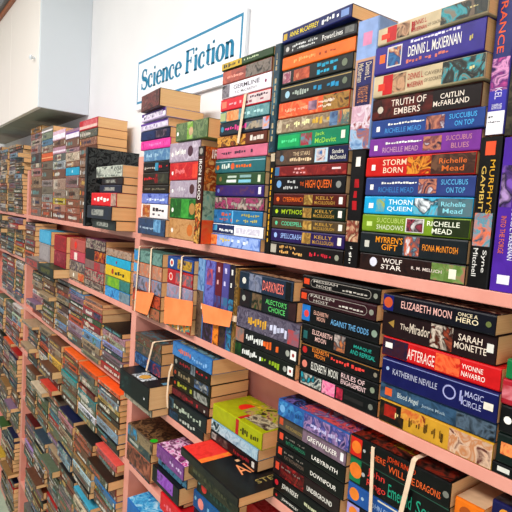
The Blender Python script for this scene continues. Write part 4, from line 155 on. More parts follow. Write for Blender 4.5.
{'label': 'purple paperback with magenta cover topping a fourth shelf stack', 'group': 'books in the purple stack on the fourth shelf', 'x': -1.8304, 'y': -0.05, 'z': -1.0403, 'L': 0.2298, 'D': 0.18, 'T': 0.0568, 'yaw': 0, 'c': '#743c80', 'd': [('a', 0, 1, 0, 1, ['#743c80', '#8c5494', '#5c3068']), ('x', 0.5, 0.95, 0.3, 0.7, 6, '#c8b0d0')], 'td': [('a', 0, 1, 0, 1, ['#c83c98', '#f0d0e8', '#702858', '#a04890'])], 'mode': 0},
{'label': 'dark grey paperback at bottom of fourth shelf stack beside the post', 'group': 'books in the fourth shelf stack beside the post', 'x': -2.208, 'y': 0.0, 'z': -1.2542, 'L': 0.2195, 'D': 0.18, 'T': 0.034, 'yaw': 0, 'c': '#4c4848', 'd': [('a', 0, 1, 0, 1, ['#4c5450', '#302c30', '#b08890'])], 'td': [], 'mode': 0},
{'label': 'salmon-brown paperback in the fourth shelf stack beside the post', 'group': 'books in the fourth shelf stack beside the post', 'x': -2.1988, 'y': -0.02, 'z': -1.2186, 'L': 0.254, 'D': 0.18, 'T': 0.0855, 'yaw': 0, 'c': '#b06850', 'd': [('a', 0, 1, 0, 1, ['#b07058', '#804838', '#302420'])], 'td': [], 'mode': 0},
{'label': 'grey-green paperback second from top in fourth shelf stack beside the post', 'group': 'books in the fourth shelf stack beside the post', 'x': -2.1979, 'y': -0.02, 'z': -1.1315, 'L': 0.2524, 'D': 0.18, 'T': 0.0492, 'yaw': 0, 'c': '#28383c', 'd': [('a', 0, 1, 0, 1, ['#28383c', '#405054', '#807860']), ('r', 0.1, 0.5, 0.3, 0.6, '#a8a8a0')], 'td': [], 'mode': 0},
{'label': 'mottled brown paperback topping the fourth shelf stack beside the post', 'group': 'books in the fourth shelf stack beside the post', 'x': -2.1756, 'y': -0.03, 'z': -1.0807, 'L': 0.2603, 'D': 0.18, 'T': 0.0537, 'yaw': 0, 'c': '#6c5c4c', 'd': [('a', 0, 0.4, 0, 1, ['#2890b8', '#60584c', '#a09070']), ('a', 0.4, 1, 0, 1, ['#70604c', '#988468', '#403830'])], 'td': [('a', 0, 1, 0, 1, ['#403028', '#886848', '#181410', '#58402c']), ('o', 0.9, 0.1, 0.1, '#30b830')], 'mode': 0},
{'label': 'red paperback right of the big black and red book', 'x': -1.2593, 'y': 0.0, 'z': -1.0101, 'L': 0.1799, 'D': 0.18, 'T': 0.0571, 'yaw': 0, 'c': '#b01c24', 'd': [], 'td': [('a', 0, 1, 0, 1, ['#c02028', '#d86060', '#b01820'])], 'mode': 0},
{'label': 'blue paperback at the bottom edge beside the post', 'x': -2.1206, 'y': -0.04, 'z': -1.4518, 'L': 0.3399, 'D': 0.18, 'T': 0.079, 'yaw': 0, 'c': '#2470b0', 'd': [], 'td': [('a', 0, 1, 0, 1, ['#2470b0', '#58b0d8', '#b8d8e8'])], 'mode': 0},
{'label': 'dark green mottled book, first from bottom in the pile before the black album', 'group': 'books piled in front of the black album', 'x': -2.6054, 'y': -0.09, 'z': -0.1202, 'L': 0.3134, 'D': 0.17, 'T': 0.0473, 'yaw': 0, 'mode': 0, 'c': '#3c4840', 'd': [('a', 0, 1, 0, 1, ['#3c4840', '#3c4840', '#303438', '#3c4840']), ('a', 0.2, 0.7, 0.25, 0.75, ['#3c4840', '#a8a8a0', '#3c4840'])], 'td': []},
{'label': 'slate blue book, second from bottom in the pile before the black album', 'group': 'books piled in front of the black album', 'x': -2.6345, 'y': -0.11, 'z': -0.0713, 'L': 0.3425, 'D': 0.17, 'T': 0.0642, 'yaw': 0, 'mode': 0, 'c': '#2c3848', 'd': [('a', 0, 1, 0, 1, ['#2c3848', '#2c3848', '#303438', '#2c3848']), ('a', 0.2, 0.7, 0.25, 0.75, ['#2c3848', '#a8a8a0', '#2c3848'])], 'td': []},
{'label': 'red paperback with white lettering, third from bottom in the pile before the black album', 'group': 'books piled in front of the black album', 'x': -2.636, 'y': -0.09, 'z': -0.0054, 'L': 0.344, 'D': 0.17, 'T': 0.0653, 'yaw': 0, 'mode': 0, 'c': '#d82830', 'd': [('x', 0.1, 0.75, 0.25, 0.75, 5, '#f2ece4'), ('t', 0.1, 0.7, 0.6, 0.8, '', '#fff'), ('a', 0.8, 1, 0, 1, ['#806058', '#c8a898'])], 'td': []},
{'label': 'thin navy book with white pages, fourth from bottom in the pile before the black album', 'group': 'books piled in front of the black album', 'x': -2.5735, 'y': -0.07, 'z': 0.0614, 'L': 0.2815, 'D': 0.17, 'T': 0.039, 'yaw': 0, 'mode': 0, 'c': '#28304c', 'd': [('a', 0, 1, 0, 1, ['#28304c', '#28304c', '#303438', '#28304c']), ('a', 0.2, 0.7, 0.25, 0.75, ['#28304c', '#a8a8a0', '#28304c'])], 'td': []},
{'label': 'dark brown paperback, fifth from bottom in the pile before the black album', 'group': 'books piled in front of the black album', 'x': -2.5762, 'y': -0.06, 'z': 0.102, 'L': 0.2842, 'D': 0.17, 'T': 0.0354, 'yaw': 0, 'mode': 0, 'c': '#3a2420', 'd': [('a', 0, 1, 0, 1, ['#3a2420', '#3a2420', '#303438', '#3a2420']), ('a', 0.2, 0.7, 0.25, 0.75, ['#3a2420', '#a8a8a0', '#3a2420'])], 'td': []},
{'label': 'pale green paperback, sixth from bottom in the pile before the black album', 'group': 'books piled in front of the black album', 'x': -2.6345, 'y': -0.07, 'z': 0.139, 'L': 0.3425, 'D': 0.17, 'T': 0.0559, 'yaw': 0, 'mode': 0, 'c': '#c8ccc0', 'd': [('a', 0, 1, 0, 1, ['#c8ccc0', '#c8ccc0', '#303438', '#c8ccc0']), ('a', 0.2, 0.7, 0.25, 0.75, ['#c8ccc0', '#a8a8a0', '#c8ccc0'])], 'td': []},
{'label': 'deep brown paperback, first from bottom of stack left of black album', 'group': 'paperbacks in the stack left of the black album', 'x': -3.0943, 'y': 0.0, 'z': -0.1202, 'L': 0.2972, 'D': 0.18, 'T': 0.0903, 'yaw': 0, 'c': '#6a4834', 'd': [('a', 0, 1, 0, 1, ['#6a4834', '#6a4834', '#786c60', '#6a4834']), ('z',)], 'td': [], 'mode': 0},
{'label': 'light brown paperback, second from bottom of stack left of black album', 'group': 'paperbacks in the stack left of the black album', 'x': -3.1041, 'y': 0.0, 'z': -0.0283, 'L': 0.3011, 'D': 0.18, 'T': 0.0594, 'yaw': 0, 'c': '#8c6448', 'd': [('a', 0, 1, 0, 1, ['#8c6448', '#8c6448', '#786c60', '#8c6448']), ('z',)], 'td': [], 'mode': 0},
{'label': 'brown paperback with tan band, third from bottom of stack left of black album', 'group': 'paperbacks in the stack left of the black album', 'x': -3.1134, 'y': 0.0, 'z': 0.0328, 'L': 0.304, 'D': 0.18, 'T': 0.0595, 'yaw': 0, 'c': '#74503c', 'd': [('a', 0, 1, 0, 1, ['#74503c', '#74503c', '#786c60', '#74503c']), ('z',)], 'td': [], 'mode': 0},
{'label': 'reddish brown paperback, fourth from bottom of stack left of black album', 'group': 'paperbacks in the stack left of the black album', 'x': -3.1203, 'y': 0.0, 'z': 0.0938, 'L': 0.3043, 'D': 0.18, 'T': 0.0595, 'yaw': 0, 'c': '#8a5840', 'd': [('a', 0, 1, 0, 1, ['#8a5840', '#8a5840', '#786c60', '#8a5840']), ('z',)], 'td': [], 'mode': 0},
{'label': 'dark brown paperback, fifth from bottom of stack left of black album', 'group': 'paperbacks in the stack left of the black album', 'x': -3.1232, 'y': 0.0, 'z': 0.1549, 'L': 0.3008, 'D': 0.18, 'T': 0.0595, 'yaw': 0, 'c': '#6c4430', 'd': [('a', 0, 1, 0, 1, ['#6c4430', '#6c4430', '#786c60', '#6c4430']), ('z',)], 'td': [], 'mode': 0},
{'label': 'tan paperback, sixth from bottom of stack left of black album', 'group': 'paperbacks in the stack left of the black album', 'x': -3.1282, 'y': 0.0, 'z': 0.2161, 'L': 0.2993, 'D': 0.18, 'T': 0.0596, 'yaw': 0, 'c': '#8c5c3c', 'd': [('a', 0, 1, 0, 1, ['#8c5c3c', '#8c5c3c', '#786c60', '#8c5c3c']), ('z',)], 'td': [], 'mode': 0},
{'label': 'brown paperback, seventh from bottom of stack left of black album', 'group': 'paperbacks in the stack left of the black album', 'x': -3.136, 'y': 0.0, 'z': 0.2772, 'L': 0.3006, 'D': 0.18, 'T': 0.0596, 'yaw': 0, 'c': '#7c4c34', 'd': [('a', 0, 1, 0, 1, ['#7c4c34', '#7c4c34', '#786c60', '#7c4c34']), ('z',)], 'td': [], 'mode': 0},
{'label': 'salmon brown paperback, eighth from bottom of stack left of black album', 'group': 'paperbacks in the stack left of the black album', 'x': -3.1421, 'y': 0.0, 'z': 0.3384, 'L': 0.3008, 'D': 0.18, 'T': 0.0474, 'yaw': 0, 'c': '#a87058', 'd': [('a', 0, 1, 0, 1, ['#a87058', '#a87058', '#786c60', '#a87058']), ('z',)], 'td': [], 'mode': 0},
{'label': 'olive brown paperback, ninth from bottom of stack left of black album', 'group': 'paperbacks in the stack left of the black album', 'x': -3.1482, 'y': 0.0, 'z': 0.3874, 'L': 0.3017, 'D': 0.18, 'T': 0.0474, 'yaw': 0, 'c': '#5c5430', 'd': [('a', 0, 1, 0, 1, ['#5c5430', '#5c5430', '#786c60', '#5c5430']), ('z',)], 'td': [], 'mode': 0},
{'label': 'red paperback, tenth from bottom of stack left of black album', 'group': 'paperbacks in the stack left of the black album', 'x': -3.1591, 'y': 0.0, 'z': 0.4363, 'L': 0.3067, 'D': 0.18, 'T': 0.0596, 'yaw': 0, 'c': '#c0303c', 'd': [('r', 0, 1, 0.1, 0.4, '#e0c0b8'), ('a', 0.2, 1, 0.4, 0.9, ['#c83848', '#d8888c'])], 'td': [], 'mode': 0},
{'label': 'rusty orange paperback, first from bottom of fourth stack from far post, top', 'group': 'paperbacks in the fourth stack from the far post, top shelf', 'x': -3.3724, 'y': 0.0, 'z': -0.1202, 'L': 0.2733, 'D': 0.18, 'T': 0.0499, 'yaw': 0, 'c': '#9c5038', 'd': [('a', 0, 1, 0, 1, ['#9c5038', '#9c5038', '#786c60', '#9c5038']), ('z',)], 'td': [], 'mode': 0},
{'label': 'red-brown paperback, second from bottom of fourth stack from far post, top', 'group': 'paperbacks in the fourth stack from the far post, top shelf', 'x': -3.377, 'y': 0.0, 'z': -0.0687, 'L': 0.2815, 'D': 0.18, 'T': 0.0375, 'yaw': 0, 'c': '#a06048', 'd': [('a', 0, 1, 0, 1, ['#a06048', '#a06048', '#786c60', '#a06048']), ('z',)], 'td': [], 'mode': 0},
{'label': 'rust paperback, third from bottom of fourth stack from far post, top', 'group': 'paperbacks in the fourth stack from the far post, top shelf', 'x': -3.3824, 'y': 0.0, 'z': -0.0295, 'L': 0.2755, 'D': 0.18, 'T': 0.0506, 'yaw': 0, 'c': '#a0583c', 'd': [('a', 0, 1, 0, 1, ['#a0583c', '#a0583c', '#786c60', '#a0583c']), ('z',)], 'td': [], 'mode': 0},
{'label': 'grey-brown paperback, fourth from bottom of fourth stack from far post, top', 'group': 'paperbacks in the fourth stack from the far post, top shelf', 'x': -3.3896, 'y': 0.0, 'z': 0.0227, 'L': 0.275, 'D': 0.18, 'T': 0.0702, 'yaw': 0, 'c': '#8c8474', 'd': [('a', 0, 1, 0, 1, ['#8c8474', '#8c8474', '#786c60', '#8c8474']), ('z',)], 'td': [], 'mode': 0},
{'label': 'pink-brown paperback, fifth from bottom of fourth stack from far post, top', 'group': 'paperbacks in the fourth stack from the far post, top shelf', 'x': -3.3985, 'y': 0.0, 'z': 0.0945, 'L': 0.2686, 'D': 0.18, 'T': 0.0768, 'yaw': 0, 'c': '#a87470', 'd': [('a', 0, 1, 0, 1, ['#a87470', '#a87470', '#786c60', '#a87470']), ('z',)], 'td': [], 'mode': 0},
{'label': 'bright cyan paperback, sixth from bottom of fourth stack from far post, top', 'group': 'paperbacks in the fourth stack from the far post, top shelf', 'x': -3.4062, 'y': 0.0, 'z': 0.1728, 'L': 0.2713, 'D': 0.18, 'T': 0.0507, 'yaw': 0, 'c': '#28a0c0', 'd': [('o', 0.5, 0.5, 0.2, '#c8e8f0')], 'td': [], 'mode': 0},
{'label': 'mid brown paperback, seventh from bottom of fourth stack from far post, top', 'group': 'paperbacks in the fourth stack from the far post, top shelf', 'x': -3.4116, 'y': 0.0, 'z': 0.2251, 'L': 0.2822, 'D': 0.18, 'T': 0.0376, 'yaw': 0, 'c': '#8c5c48', 'd': [('a', 0, 1, 0, 1, ['#8c5c48', '#8c5c48', '#786c60', '#8c5c48']), ('z',)], 'td': [], 'mode': 0},
{'label': 'cream paperback, eighth from bottom of fourth stack from far post, top', 'group': 'paperbacks in the fourth stack from the far post, top shelf', 'x': -3.4171, 'y': 0.0, 'z': 0.2643, 'L': 0.2763, 'D': 0.18, 'T': 0.054, 'yaw': 0, 'c': '#e0ccb8', 'd': [('a', 0, 1, 0, 1, ['#e0ccb8', '#e0ccb8', '#786c60', '#e0ccb8']), ('z',)], 'td': [], 'mode': 0},
{'label': 'pink and white paperback, ninth from bottom of fourth stack from far post, top', 'group': 'paperbacks in the fourth stack from the far post, top shelf', 'x': -3.4221, 'y': 0.0, 'z': 0.3199, 'L': 0.274, 'D': 0.18, 'T': 0.0278, 'yaw': 0, 'c': '#c8a0a8', 'd': [('a', 0, 1, 0, 1, ['#c8a0a8', '#c8a0a8', '#786c60', '#c8a0a8']), ('z',)], 'td': [], 'mode': 0},
{'label': 'dusty brown paperback, tenth from bottom of fourth stack from far post, top', 'group': 'paperbacks in the fourth stack from the far post, top shelf', 'x': -3.4273, 'y': 0.0, 'z': 0.3493, 'L': 0.2733, 'D': 0.18, 'T': 0.0573, 'yaw': 0, 'c': '#885c50', 'd': [('a', 0, 1, 0, 1, ['#885c50', '#885c50', '#786c60', '#885c50']), ('z',)], 'td': [], 'mode': 0},
{'label': 'white and purple paperback, eleventh from bottom of fourth stack from far post, top', 'group': 'paperbacks in the fourth stack from the far post, top shelf', 'x': -3.4343, 'y': 0.0, 'z': 0.4082, 'L': 0.274, 'D': 0.18, 'T': 0.0573, 'yaw': 0, 'c': '#9c80b0', 'd': [('r', 0, 1, 0, 0.55, '#ece4ec'), ('r', 0, 1, 0.55, 0.7, '#7840a0'), ('r', 0, 1, 0.7, 1, '#a07c90')], 'td': [], 'mode': 0},
{'label': 'rust brown paperback, first from bottom of third stack from far post, top', 'group': 'paperbacks in the third stack from the far post, top shelf', 'x': -3.6689, 'y': 0.0, 'z': -0.1202, 'L': 0.2868, 'D': 0.18, 'T': 0.0529, 'yaw': 0, 'c': '#905038', 'd': [('a', 0, 1, 0, 1, ['#905038', '#905038', '#786c60', '#905038']), ('z',)], 'td': [], 'mode': 0},
{'label': 'salmon paperback, second from bottom of third stack from far post, top', 'group': 'paperbacks in the third stack from the far post, top shelf', 'x': -3.6747, 'y': 0.0, 'z': -0.0657, 'L': 0.2872, 'D': 0.18, 'T': 0.0473, 'yaw': 0, 'c': '#c8907c', 'd': [('a', 0, 1, 0, 1, ['#c8907c', '#c8907c', '#786c60', '#c8907c']), ('z',)], 'td': [], 'mode': 0},
{'label': 'yellow paperback, third from bottom of third stack from far post, top', 'group': 'paperbacks in the third stack from the far post, top shelf', 'x': -3.6801, 'y': 0.0, 'z': -0.0167, 'L': 0.2876, 'D': 0.18, 'T': 0.0403, 'yaw': 0, 'c': '#d8c02c', 'd': [('a', 0, 1, 0, 1, ['#d8c02c', '#d8c02c', '#786c60', '#d8c02c']), ('z',)], 'td': [], 'mode': 0},
{'label': 'light grey paperback, fourth from bottom of third stack from far post, top', 'group': 'paperbacks in the third stack from the far post, top shelf', 'x': -3.6859, 'y': 0.0, 'z': 0.0252, 'L': 0.288, 'D': 0.18, 'T': 0.0544, 'yaw': 0, 'c': '#a09488', 'd': [('a', 0, 1, 0, 1, ['#a09488', '#a09488', '#786c60', '#a09488']), ('z',)], 'td': [], 'mode': 0},
{'label': 'cream-pink paperback, fifth from bottom of third stack from far post, top', 'group': 'paperbacks in the third stack from the far post, top shelf', 'x': -3.6938, 'y': 0.0, 'z': 0.0812, 'L': 0.2886, 'D': 0.18, 'T': 0.0754, 'yaw': 0, 'c': '#c0a898', 'd': [('a', 0, 1, 0, 1, ['#c0a898', '#c0a898', '#786c60', '#c0a898']), ('z',)], 'td': [], 'mode': 0},
{'label': 'red-brown paperback, sixth from bottom of third stack from far post, top', 'group': 'paperbacks in the third stack from the far post, top shelf', 'x': -3.7021, 'y': 0.0, 'z': 0.1581, 'L': 0.2892, 'D': 0.18, 'T': 0.0614, 'yaw': 0, 'c': '#90584c', 'd': [('a', 0, 1, 0, 1, ['#90584c', '#90584c', '#786c60', '#90584c']), ('z',)], 'td': [], 'mode': 0},
{'label': 'pale grey-blue paperback, seventh from bottom of third stack from far post, top', 'group': 'paperbacks in the third stack from the far post, top shelf', 'x': -3.7092, 'y': 0.0, 'z': 0.2212, 'L': 0.2897, 'D': 0.18, 'T': 0.0544, 'yaw': 0, 'c': '#b8c0c8', 'd': [('a', 0, 1, 0, 1, ['#b8c0c8', '#b8c0c8', '#786c60', '#b8c0c8']), ('z',)], 'td': [], 'mode': 0},
{'label': 'grey paperback, eighth from bottom of third stack from far post, top', 'group': 'paperbacks in the third stack from the far post, top shelf', 'x': -3.7154, 'y': 0.0, 'z': 0.2772, 'L': 0.2902, 'D': 0.18, 'T': 0.0474, 'yaw': 0, 'c': '#7c8480', 'd': [('a', 0, 1, 0, 1, ['#7c8480', '#7c8480', '#786c60', '#7c8480']), ('z',)], 'td': [], 'mode': 0},
{'label': 'mauve paperback, ninth from bottom of third stack from far post, top', 'group': 'paperbacks in the third stack from the far post, top shelf', 'x': -3.7213, 'y': 0.0, 'z': 0.3262, 'L': 0.2906, 'D': 0.18, 'T': 0.0475, 'yaw': 0, 'c': '#b890a0', 'd': [('r', 0, 1, 0.2, 0.5, '#e8d8e4')], 'td': [], 'mode': 0},
{'label': 'pinkish brown paperback, tenth from bottom of third stack from far post, top', 'group': 'paperbacks in the third stack from the far post, top shelf', 'x': -3.7269, 'y': 0.0, 'z': 0.3753, 'L': 0.291, 'D': 0.18, 'T': 0.044, 'yaw': 0, 'c': '#a47460', 'd': [('a', 0, 1, 0, 1, ['#a47460', '#a47460', '#786c60', '#a47460']), ('z',)], 'td': [], 'mode': 0},
{'label': 'glossy white paperback, eleventh from bottom of third stack from far post, top', 'group': 'paperbacks in the third stack from the far post, top shelf', 'x': -3.7336, 'y': 0.0, 'z': 0.4209, 'L': 0.2915, 'D': 0.18, 'T': 0.065, 'yaw': 0, 'c': '#e0c0d0', 'd': [('r', 0, 1, 0.1, 0.6, '#f4ecf4')], 'td': [], 'mode': 0},
{'label': 'chestnut paperback, first from bottom of second stack from far post, top', 'group': 'paperbacks in the second stack from the far post, top shelf', 'x': -3.9657, 'y': 0.0, 'z': -0.1202, 'L': 0.2856, 'D': 0.18, 'T': 0.0578, 'yaw': 0, 'c': '#80503c', 'd': [('a', 0, 1, 0, 1, ['#80503c', '#80503c', '#786c60', '#80503c']), ('z',)], 'td': [], 'mode': 0},
{'label': 'salmon red paperback, second from bottom of second stack from far post, top', 'group': 'paperbacks in the second stack from the far post, top shelf', 'x': -3.9724, 'y': 0.0, 'z': -0.0608, 'L': 0.2861, 'D': 0.18, 'T': 0.0506, 'yaw': 0, 'c': '#b8705c', 'd': [('a', 0, 1, 0, 1, ['#b8705c', '#b8705c', '#786c60', '#b8705c']), ('z',)], 'td': [], 'mode': 0},
{'label': 'pale grey paperback, third from bottom of second stack from far post, top', 'group': 'paperbacks in the second stack from the far post, top shelf', 'x': -3.9791, 'y': 0.0, 'z': -0.0086, 'L': 0.2865, 'D': 0.18, 'T': 0.0581, 'yaw': 0, 'c': '#a8a098', 'd': [('a', 0, 1, 0, 1, ['#a8a098', '#a8a098', '#786c60', '#a8a098']), ('z',)], 'td': [], 'mode': 0},
{'label': 'greyish brown paperback, fourth from bottom of second stack from far post, top', 'group': 'paperbacks in the second stack from the far post, top shelf', 'x': -3.9858, 'y': 0.0, 'z': 0.0511, 'L': 0.287, 'D': 0.18, 'T': 0.0506, 'yaw': 0, 'c': '#80786c', 'd': [('a', 0, 1, 0, 1, ['#80786c', '#80786c', '#786c60', '#80786c']), ('z',)], 'td': [], 'mode': 0},
{'label': 'dusty pink paperback, fifth from bottom of second stack from far post, top', 'group': 'paperbacks in the second stack from the far post, top shelf', 'x': -3.992, 'y': 0.0, 'z': 0.1033, 'L': 0.2874, 'D': 0.18, 'T': 0.0507, 'yaw': 0, 'c': '#b09890', 'd': [('a', 0, 1, 0, 1, ['#b09890', '#b09890', '#786c60', '#b09890']), ('z',)], 'td': [], 'mode': 0},
{'label': 'brown paperback, sixth from bottom of second stack from far post, top', 'group': 'paperbacks in the second stack from the far post, top shelf', 'x': -3.9996, 'y': 0.0, 'z': 0.1556, 'L': 0.2879, 'D': 0.18, 'T': 0.0731, 'yaw': 0, 'c': '#845c4c', 'd': [('a', 0, 1, 0, 1, ['#845c4c', '#845c4c', '#786c60', '#845c4c']), ('z',)], 'td': [], 'mode': 0},
{'label': 'dark grey paperback, seventh from bottom of second stack from far post, top', 'group': 'paperbacks in the second stack from the far post, top shelf', 'x': -4.0077, 'y': 0.0, 'z': 0.2303, 'L': 0.2885, 'D': 0.18, 'T': 0.0582, 'yaw': 0, 'c': '#7c7468', 'd': [('a', 0, 1, 0, 1, ['#7c7468', '#7c7468', '#786c60', '#7c7468']), ('z',)], 'td': [], 'mode': 0},
{'label': 'orange paperback, eighth from bottom of second stack from far post, top', 'group': 'paperbacks in the second stack from the far post, top shelf', 'x': -4.0149, 'y': 0.0, 'z': 0.29, 'L': 0.289, 'D': 0.18, 'T': 0.0582, 'yaw': 0, 'c': '#d0683c', 'd': [('r', 0, 1, 0.35, 0.45, '#f0c090')], 'td': [], 'mode': 0},
{'label': 'beige paperback, ninth from bottom of second stack from far post, top', 'group': 'paperbacks in the second stack from the far post, top shelf', 'x': -4.0216, 'y': 0.0, 'z': 0.3498, 'L': 0.2894, 'D': 0.18, 'T': 0.0507, 'yaw': 0, 'c': '#b8a898', 'd': [('a', 0, 1, 0, 1, ['#b8a898', '#b8a898', '#786c60', '#b8a898']), ('z',)], 'td': [], 'mode': 0},
{'label': 'sky blue paperback, tenth from bottom of second stack from far post, top', 'group': 'paperbacks in the second stack from the far post, top shelf', 'x': -4.0274, 'y': 0.0, 'z': 0.4022, 'L': 0.2898, 'D': 0.18, 'T': 0.0433, 'yaw': 0, 'c': '#6c94b4', 'd': [('a', 0, 1, 0, 1, ['#6c94b4', '#6c94b4', '#786c60', '#6c94b4']), ('z',)], 'td': [], 'mode': 0},
{'label': 'sage green paperback, eleventh from bottom of second stack from far post, top', 'group': 'paperbacks in the second stack from the far post, top shelf', 'x': -4.0332, 'y': 0.0, 'z': 0.4471, 'L': 0.2902, 'D': 0.18, 'T': 0.0508, 'yaw': 0, 'c': '#94a08c', 'd': [('a', 0, 1, 0, 1, ['#94a08c', '#94a08c', '#786c60', '#94a08c']), ('z',)], 'td': [], 'mode': 0},
{'label': 'grey paperback with white edge, twelfth from bottom of second stack from far post, top', 'group': 'paperbacks in the second stack from the far post, top shelf', 'x': -4.0386, 'y': 0.0, 'z': 0.4995, 'L': 0.2906, 'D': 0.18, 'T': 0.0358, 'yaw': 0, 'c': '#908880', 'd': [('r', 0, 1, 0.0, 0.4, '#ece4e8')], 'td': [], 'mode': 0},
{'label': 'reddish brown paperback, first from bottom of first stack right of far post, top', 'group': 'paperbacks in the first stack right of the far post, top shelf', 'x': -4.2934, 'y': 0.0, 'z': -0.1202, 'L': 0.3081, 'D': 0.18, 'T': 0.0717, 'yaw': 0, 'c': '#8c6450', 'd': [('a', 0, 1, 0, 1, ['#8c6450', '#8c6450', '#786c60', '#8c6450']), ('z',)], 'td': [], 'mode': 0},
{'label': 'light brown paperback, second from bottom of first stack right of far post, top', 'group': 'paperbacks in the first stack right of the far post, top shelf', 'x': -4.3016, 'y': 0.0, 'z': -0.0469, 'L': 0.3087, 'D': 0.18, 'T': 0.0701, 'yaw': 0, 'c': '#9c7c68', 'd': [('a', 0, 1, 0, 1, ['#9c7c68', '#9c7c68', '#786c60', '#9c7c68']), ('z',)], 'td': [], 'mode': 0},
{'label': 'brown paperback, third from bottom of first stack right of far post, top', 'group': 'paperbacks in the first stack right of the far post, top shelf', 'x': -4.3103, 'y': 0.0, 'z': 0.0249, 'L': 0.3093, 'D': 0.18, 'T': 0.0702, 'yaw': 0, 'c': '#806858', 'd': [('a', 0, 1, 0, 1, ['#806858', '#806858', '#786c60', '#806858']), ('z',)], 'td': [], 'mode': 0},
{'label': 'tan paperback, fourth from bottom of first stack right of far post, top', 'group': 'paperbacks in the first stack right of the far post, top shelf', 'x': -4.32, 'y': 0.0, 'z': 0.0966, 'L': 0.31, 'D': 0.18, 'T': 0.0862, 'yaw': 0, 'c': '#a88868', 'd': [('a', 0, 1, 0, 1, ['#a88868', '#a88868', '#786c60', '#a88868']), ('z',)], 'td': [], 'mode': 0},
{'label': 'coral pink paperback, fifth from bottom of first stack right of far post, top', 'group': 'paperbacks in the first stack right of the far post, top shelf', 'x': -4.3291, 'y': 0.0, 'z': 0.1844, 'L': 0.3106, 'D': 0.18, 'T': 0.0623, 'yaw': 0, 'c': '#c08078', 'd': [('a', 0, 1, 0, 1, ['#c08078', '#c08078', '#786c60', '#c08078']), ('z',)], 'td': [], 'mode': 0},
{'label': 'grey-green paperback, sixth from bottom of first stack right of far post, top', 'group': 'paperbacks in the first stack right of the far post, top shelf', 'x': -4.3354, 'y': 0.0, 'z': 0.2483, 'L': 0.311, 'D': 0.18, 'T': 0.0383, 'yaw': 0, 'c': '#8c9088', 'd': [('a', 0, 1, 0, 1, ['#8c9088', '#8c9088', '#786c60', '#8c9088']), ('z',)], 'td': [], 'mode': 0},
{'label': 'charcoal paperback, seventh from bottom of first stack right of far post, top', 'group': 'paperbacks in the first stack right of the far post, top shelf', 'x': -4.3422, 'y': 0.0, 'z': 0.2882, 'L': 0.3115, 'D': 0.18, 'T': 0.0703, 'yaw': 0, 'c': '#584c48', 'd': [('a', 0, 1, 0, 1, ['#584c48', '#584c48', '#786c60', '#584c48']), ('z',)], 'td': [], 'mode': 0},
{'label': 'mauve-brown paperback, eighth from bottom of first stack right of far post, top', 'group': 'paperbacks in the first stack right of the far post, top shelf', 'x': -4.3504, 'y': 0.0, 'z': 0.3601, 'L': 0.3121, 'D': 0.18, 'T': 0.0623, 'yaw': 0, 'c': '#a88c88', 'd': [('a', 0, 1, 0, 1, ['#a88c88', '#a88c88', '#786c60', '#a88c88']), ('z',)], 'td': [], 'mode': 0},
{'label': 'off-white paperback, ninth from bottom of first stack right of far post, top', 'group': 'paperbacks in the first stack right of the far post, top shelf', 'x': -4.3572, 'y': 0.0, 'z': 0.4241, 'L': 0.3125, 'D': 0.18, 'T': 0.0464, 'yaw': 0, 'c': '#c8b0a8', 'd': [('a', 0, 1, 0, 1, ['#c8b0a8', '#c8b0a8', '#786c60', '#c8b0a8']), ('z',)], 'td': [], 'mode': 0},
{'label': 'pink paperback, tenth from bottom of first stack right of far post, top', 'group': 'paperbacks in the first stack right of the far post, top shelf', 'x': -4.363, 'y': 0.0, 'z': 0.472, 'L': 0.313, 'D': 0.18, 'T': 0.0464, 'yaw': 0, 'c': '#b88080', 'd': [('a', 0, 1, 0, 1, ['#b88080', '#b88080', '#786c60', '#b88080']), ('z',)], 'td': [], 'mode': 0},
{'label': 'golden yellow paperback, eleventh from bottom of first stack right of far post, top', 'group': 'paperbacks in the first stack right of the far post, top shelf', 'x': -4.3688, 'y': 0.0, 'z': 0.52, 'L': 0.3134, 'D': 0.18, 'T': 0.0464, 'yaw': 0, 'c': '#c08c30', 'd': [('a', 0, 1, 0, 1, ['#c08c30', '#c08c30', '#786c60', '#c08c30']), ('z',)], 'td': [], 'mode': 0},
{'label': 'tall black marbled album standing behind the pile of books on top shelf', 'x': -2.725, 'y': -0.1, 'z': -0.1202, 'L': 0.42, 'D': 0.29, 'T': 0.035, 'yaw': 0, 'mode': 1, 'c': '#10141a', 'd': [('a', 0, 1, 0, 1, ['#141c24', '#40484c', '#0c1014', '#202c34'])], 'td': [('a', 0, 1, 0, 1, ['#14181c', '#585c5c', '#0c0e12', '#2c3438'])]},
{'label': 'dark green hardback lying across the front of the second shelf', 'group': 'hardbacks sticking out of the second shelf', 'x': -3.6264, 'y': -0.1, 'z': -0.4862, 'L': 0.3648, 'D': 0.25, 'T': 0.0568, 'yaw': 0, 'mode': 0, 'c': '#1c3020', 'd': [('a', 0.2, 0.8, 0.2, 0.8, ['#1c3020', '#6c6c30', '#142418'])], 'td': [('r', 0, 1, 0, 1, '#2f4a36')]},
{'label': 'red thick hardback, lower of the red pair on second shelf', 'group': 'hardbacks sticking out of the second shelf', 'x': -3.518, 'y': -0.025, 'z': -0.4278, 'L': 0.2542, 'D': 0.19, 'T': 0.1031, 'yaw': 0, 'mode': 0, 'c': '#98243c', 'd': [('a', 0.1, 0.9, 0.1, 0.9, ['#a02840', '#80182c', '#b85058'])], 'td': []},
{'label': 'red thick hardback, upper of the red pair on second shelf', 'group': 'hardbacks sticking out of the second shelf', 'x': -3.5234, 'y': -0.025, 'z': -0.3231, 'L': 0.262, 'D': 0.19, 'T': 0.1036, 'yaw': 0, 'mode': 0, 'c': '#a81c28', 'd': [('a', 0.1, 0.9, 0.1, 0.9, ['#a81c28', '#88141c', '#c03c3c'])], 'td': [('r', 0, 1, 0, 1, '#8c1420')]},
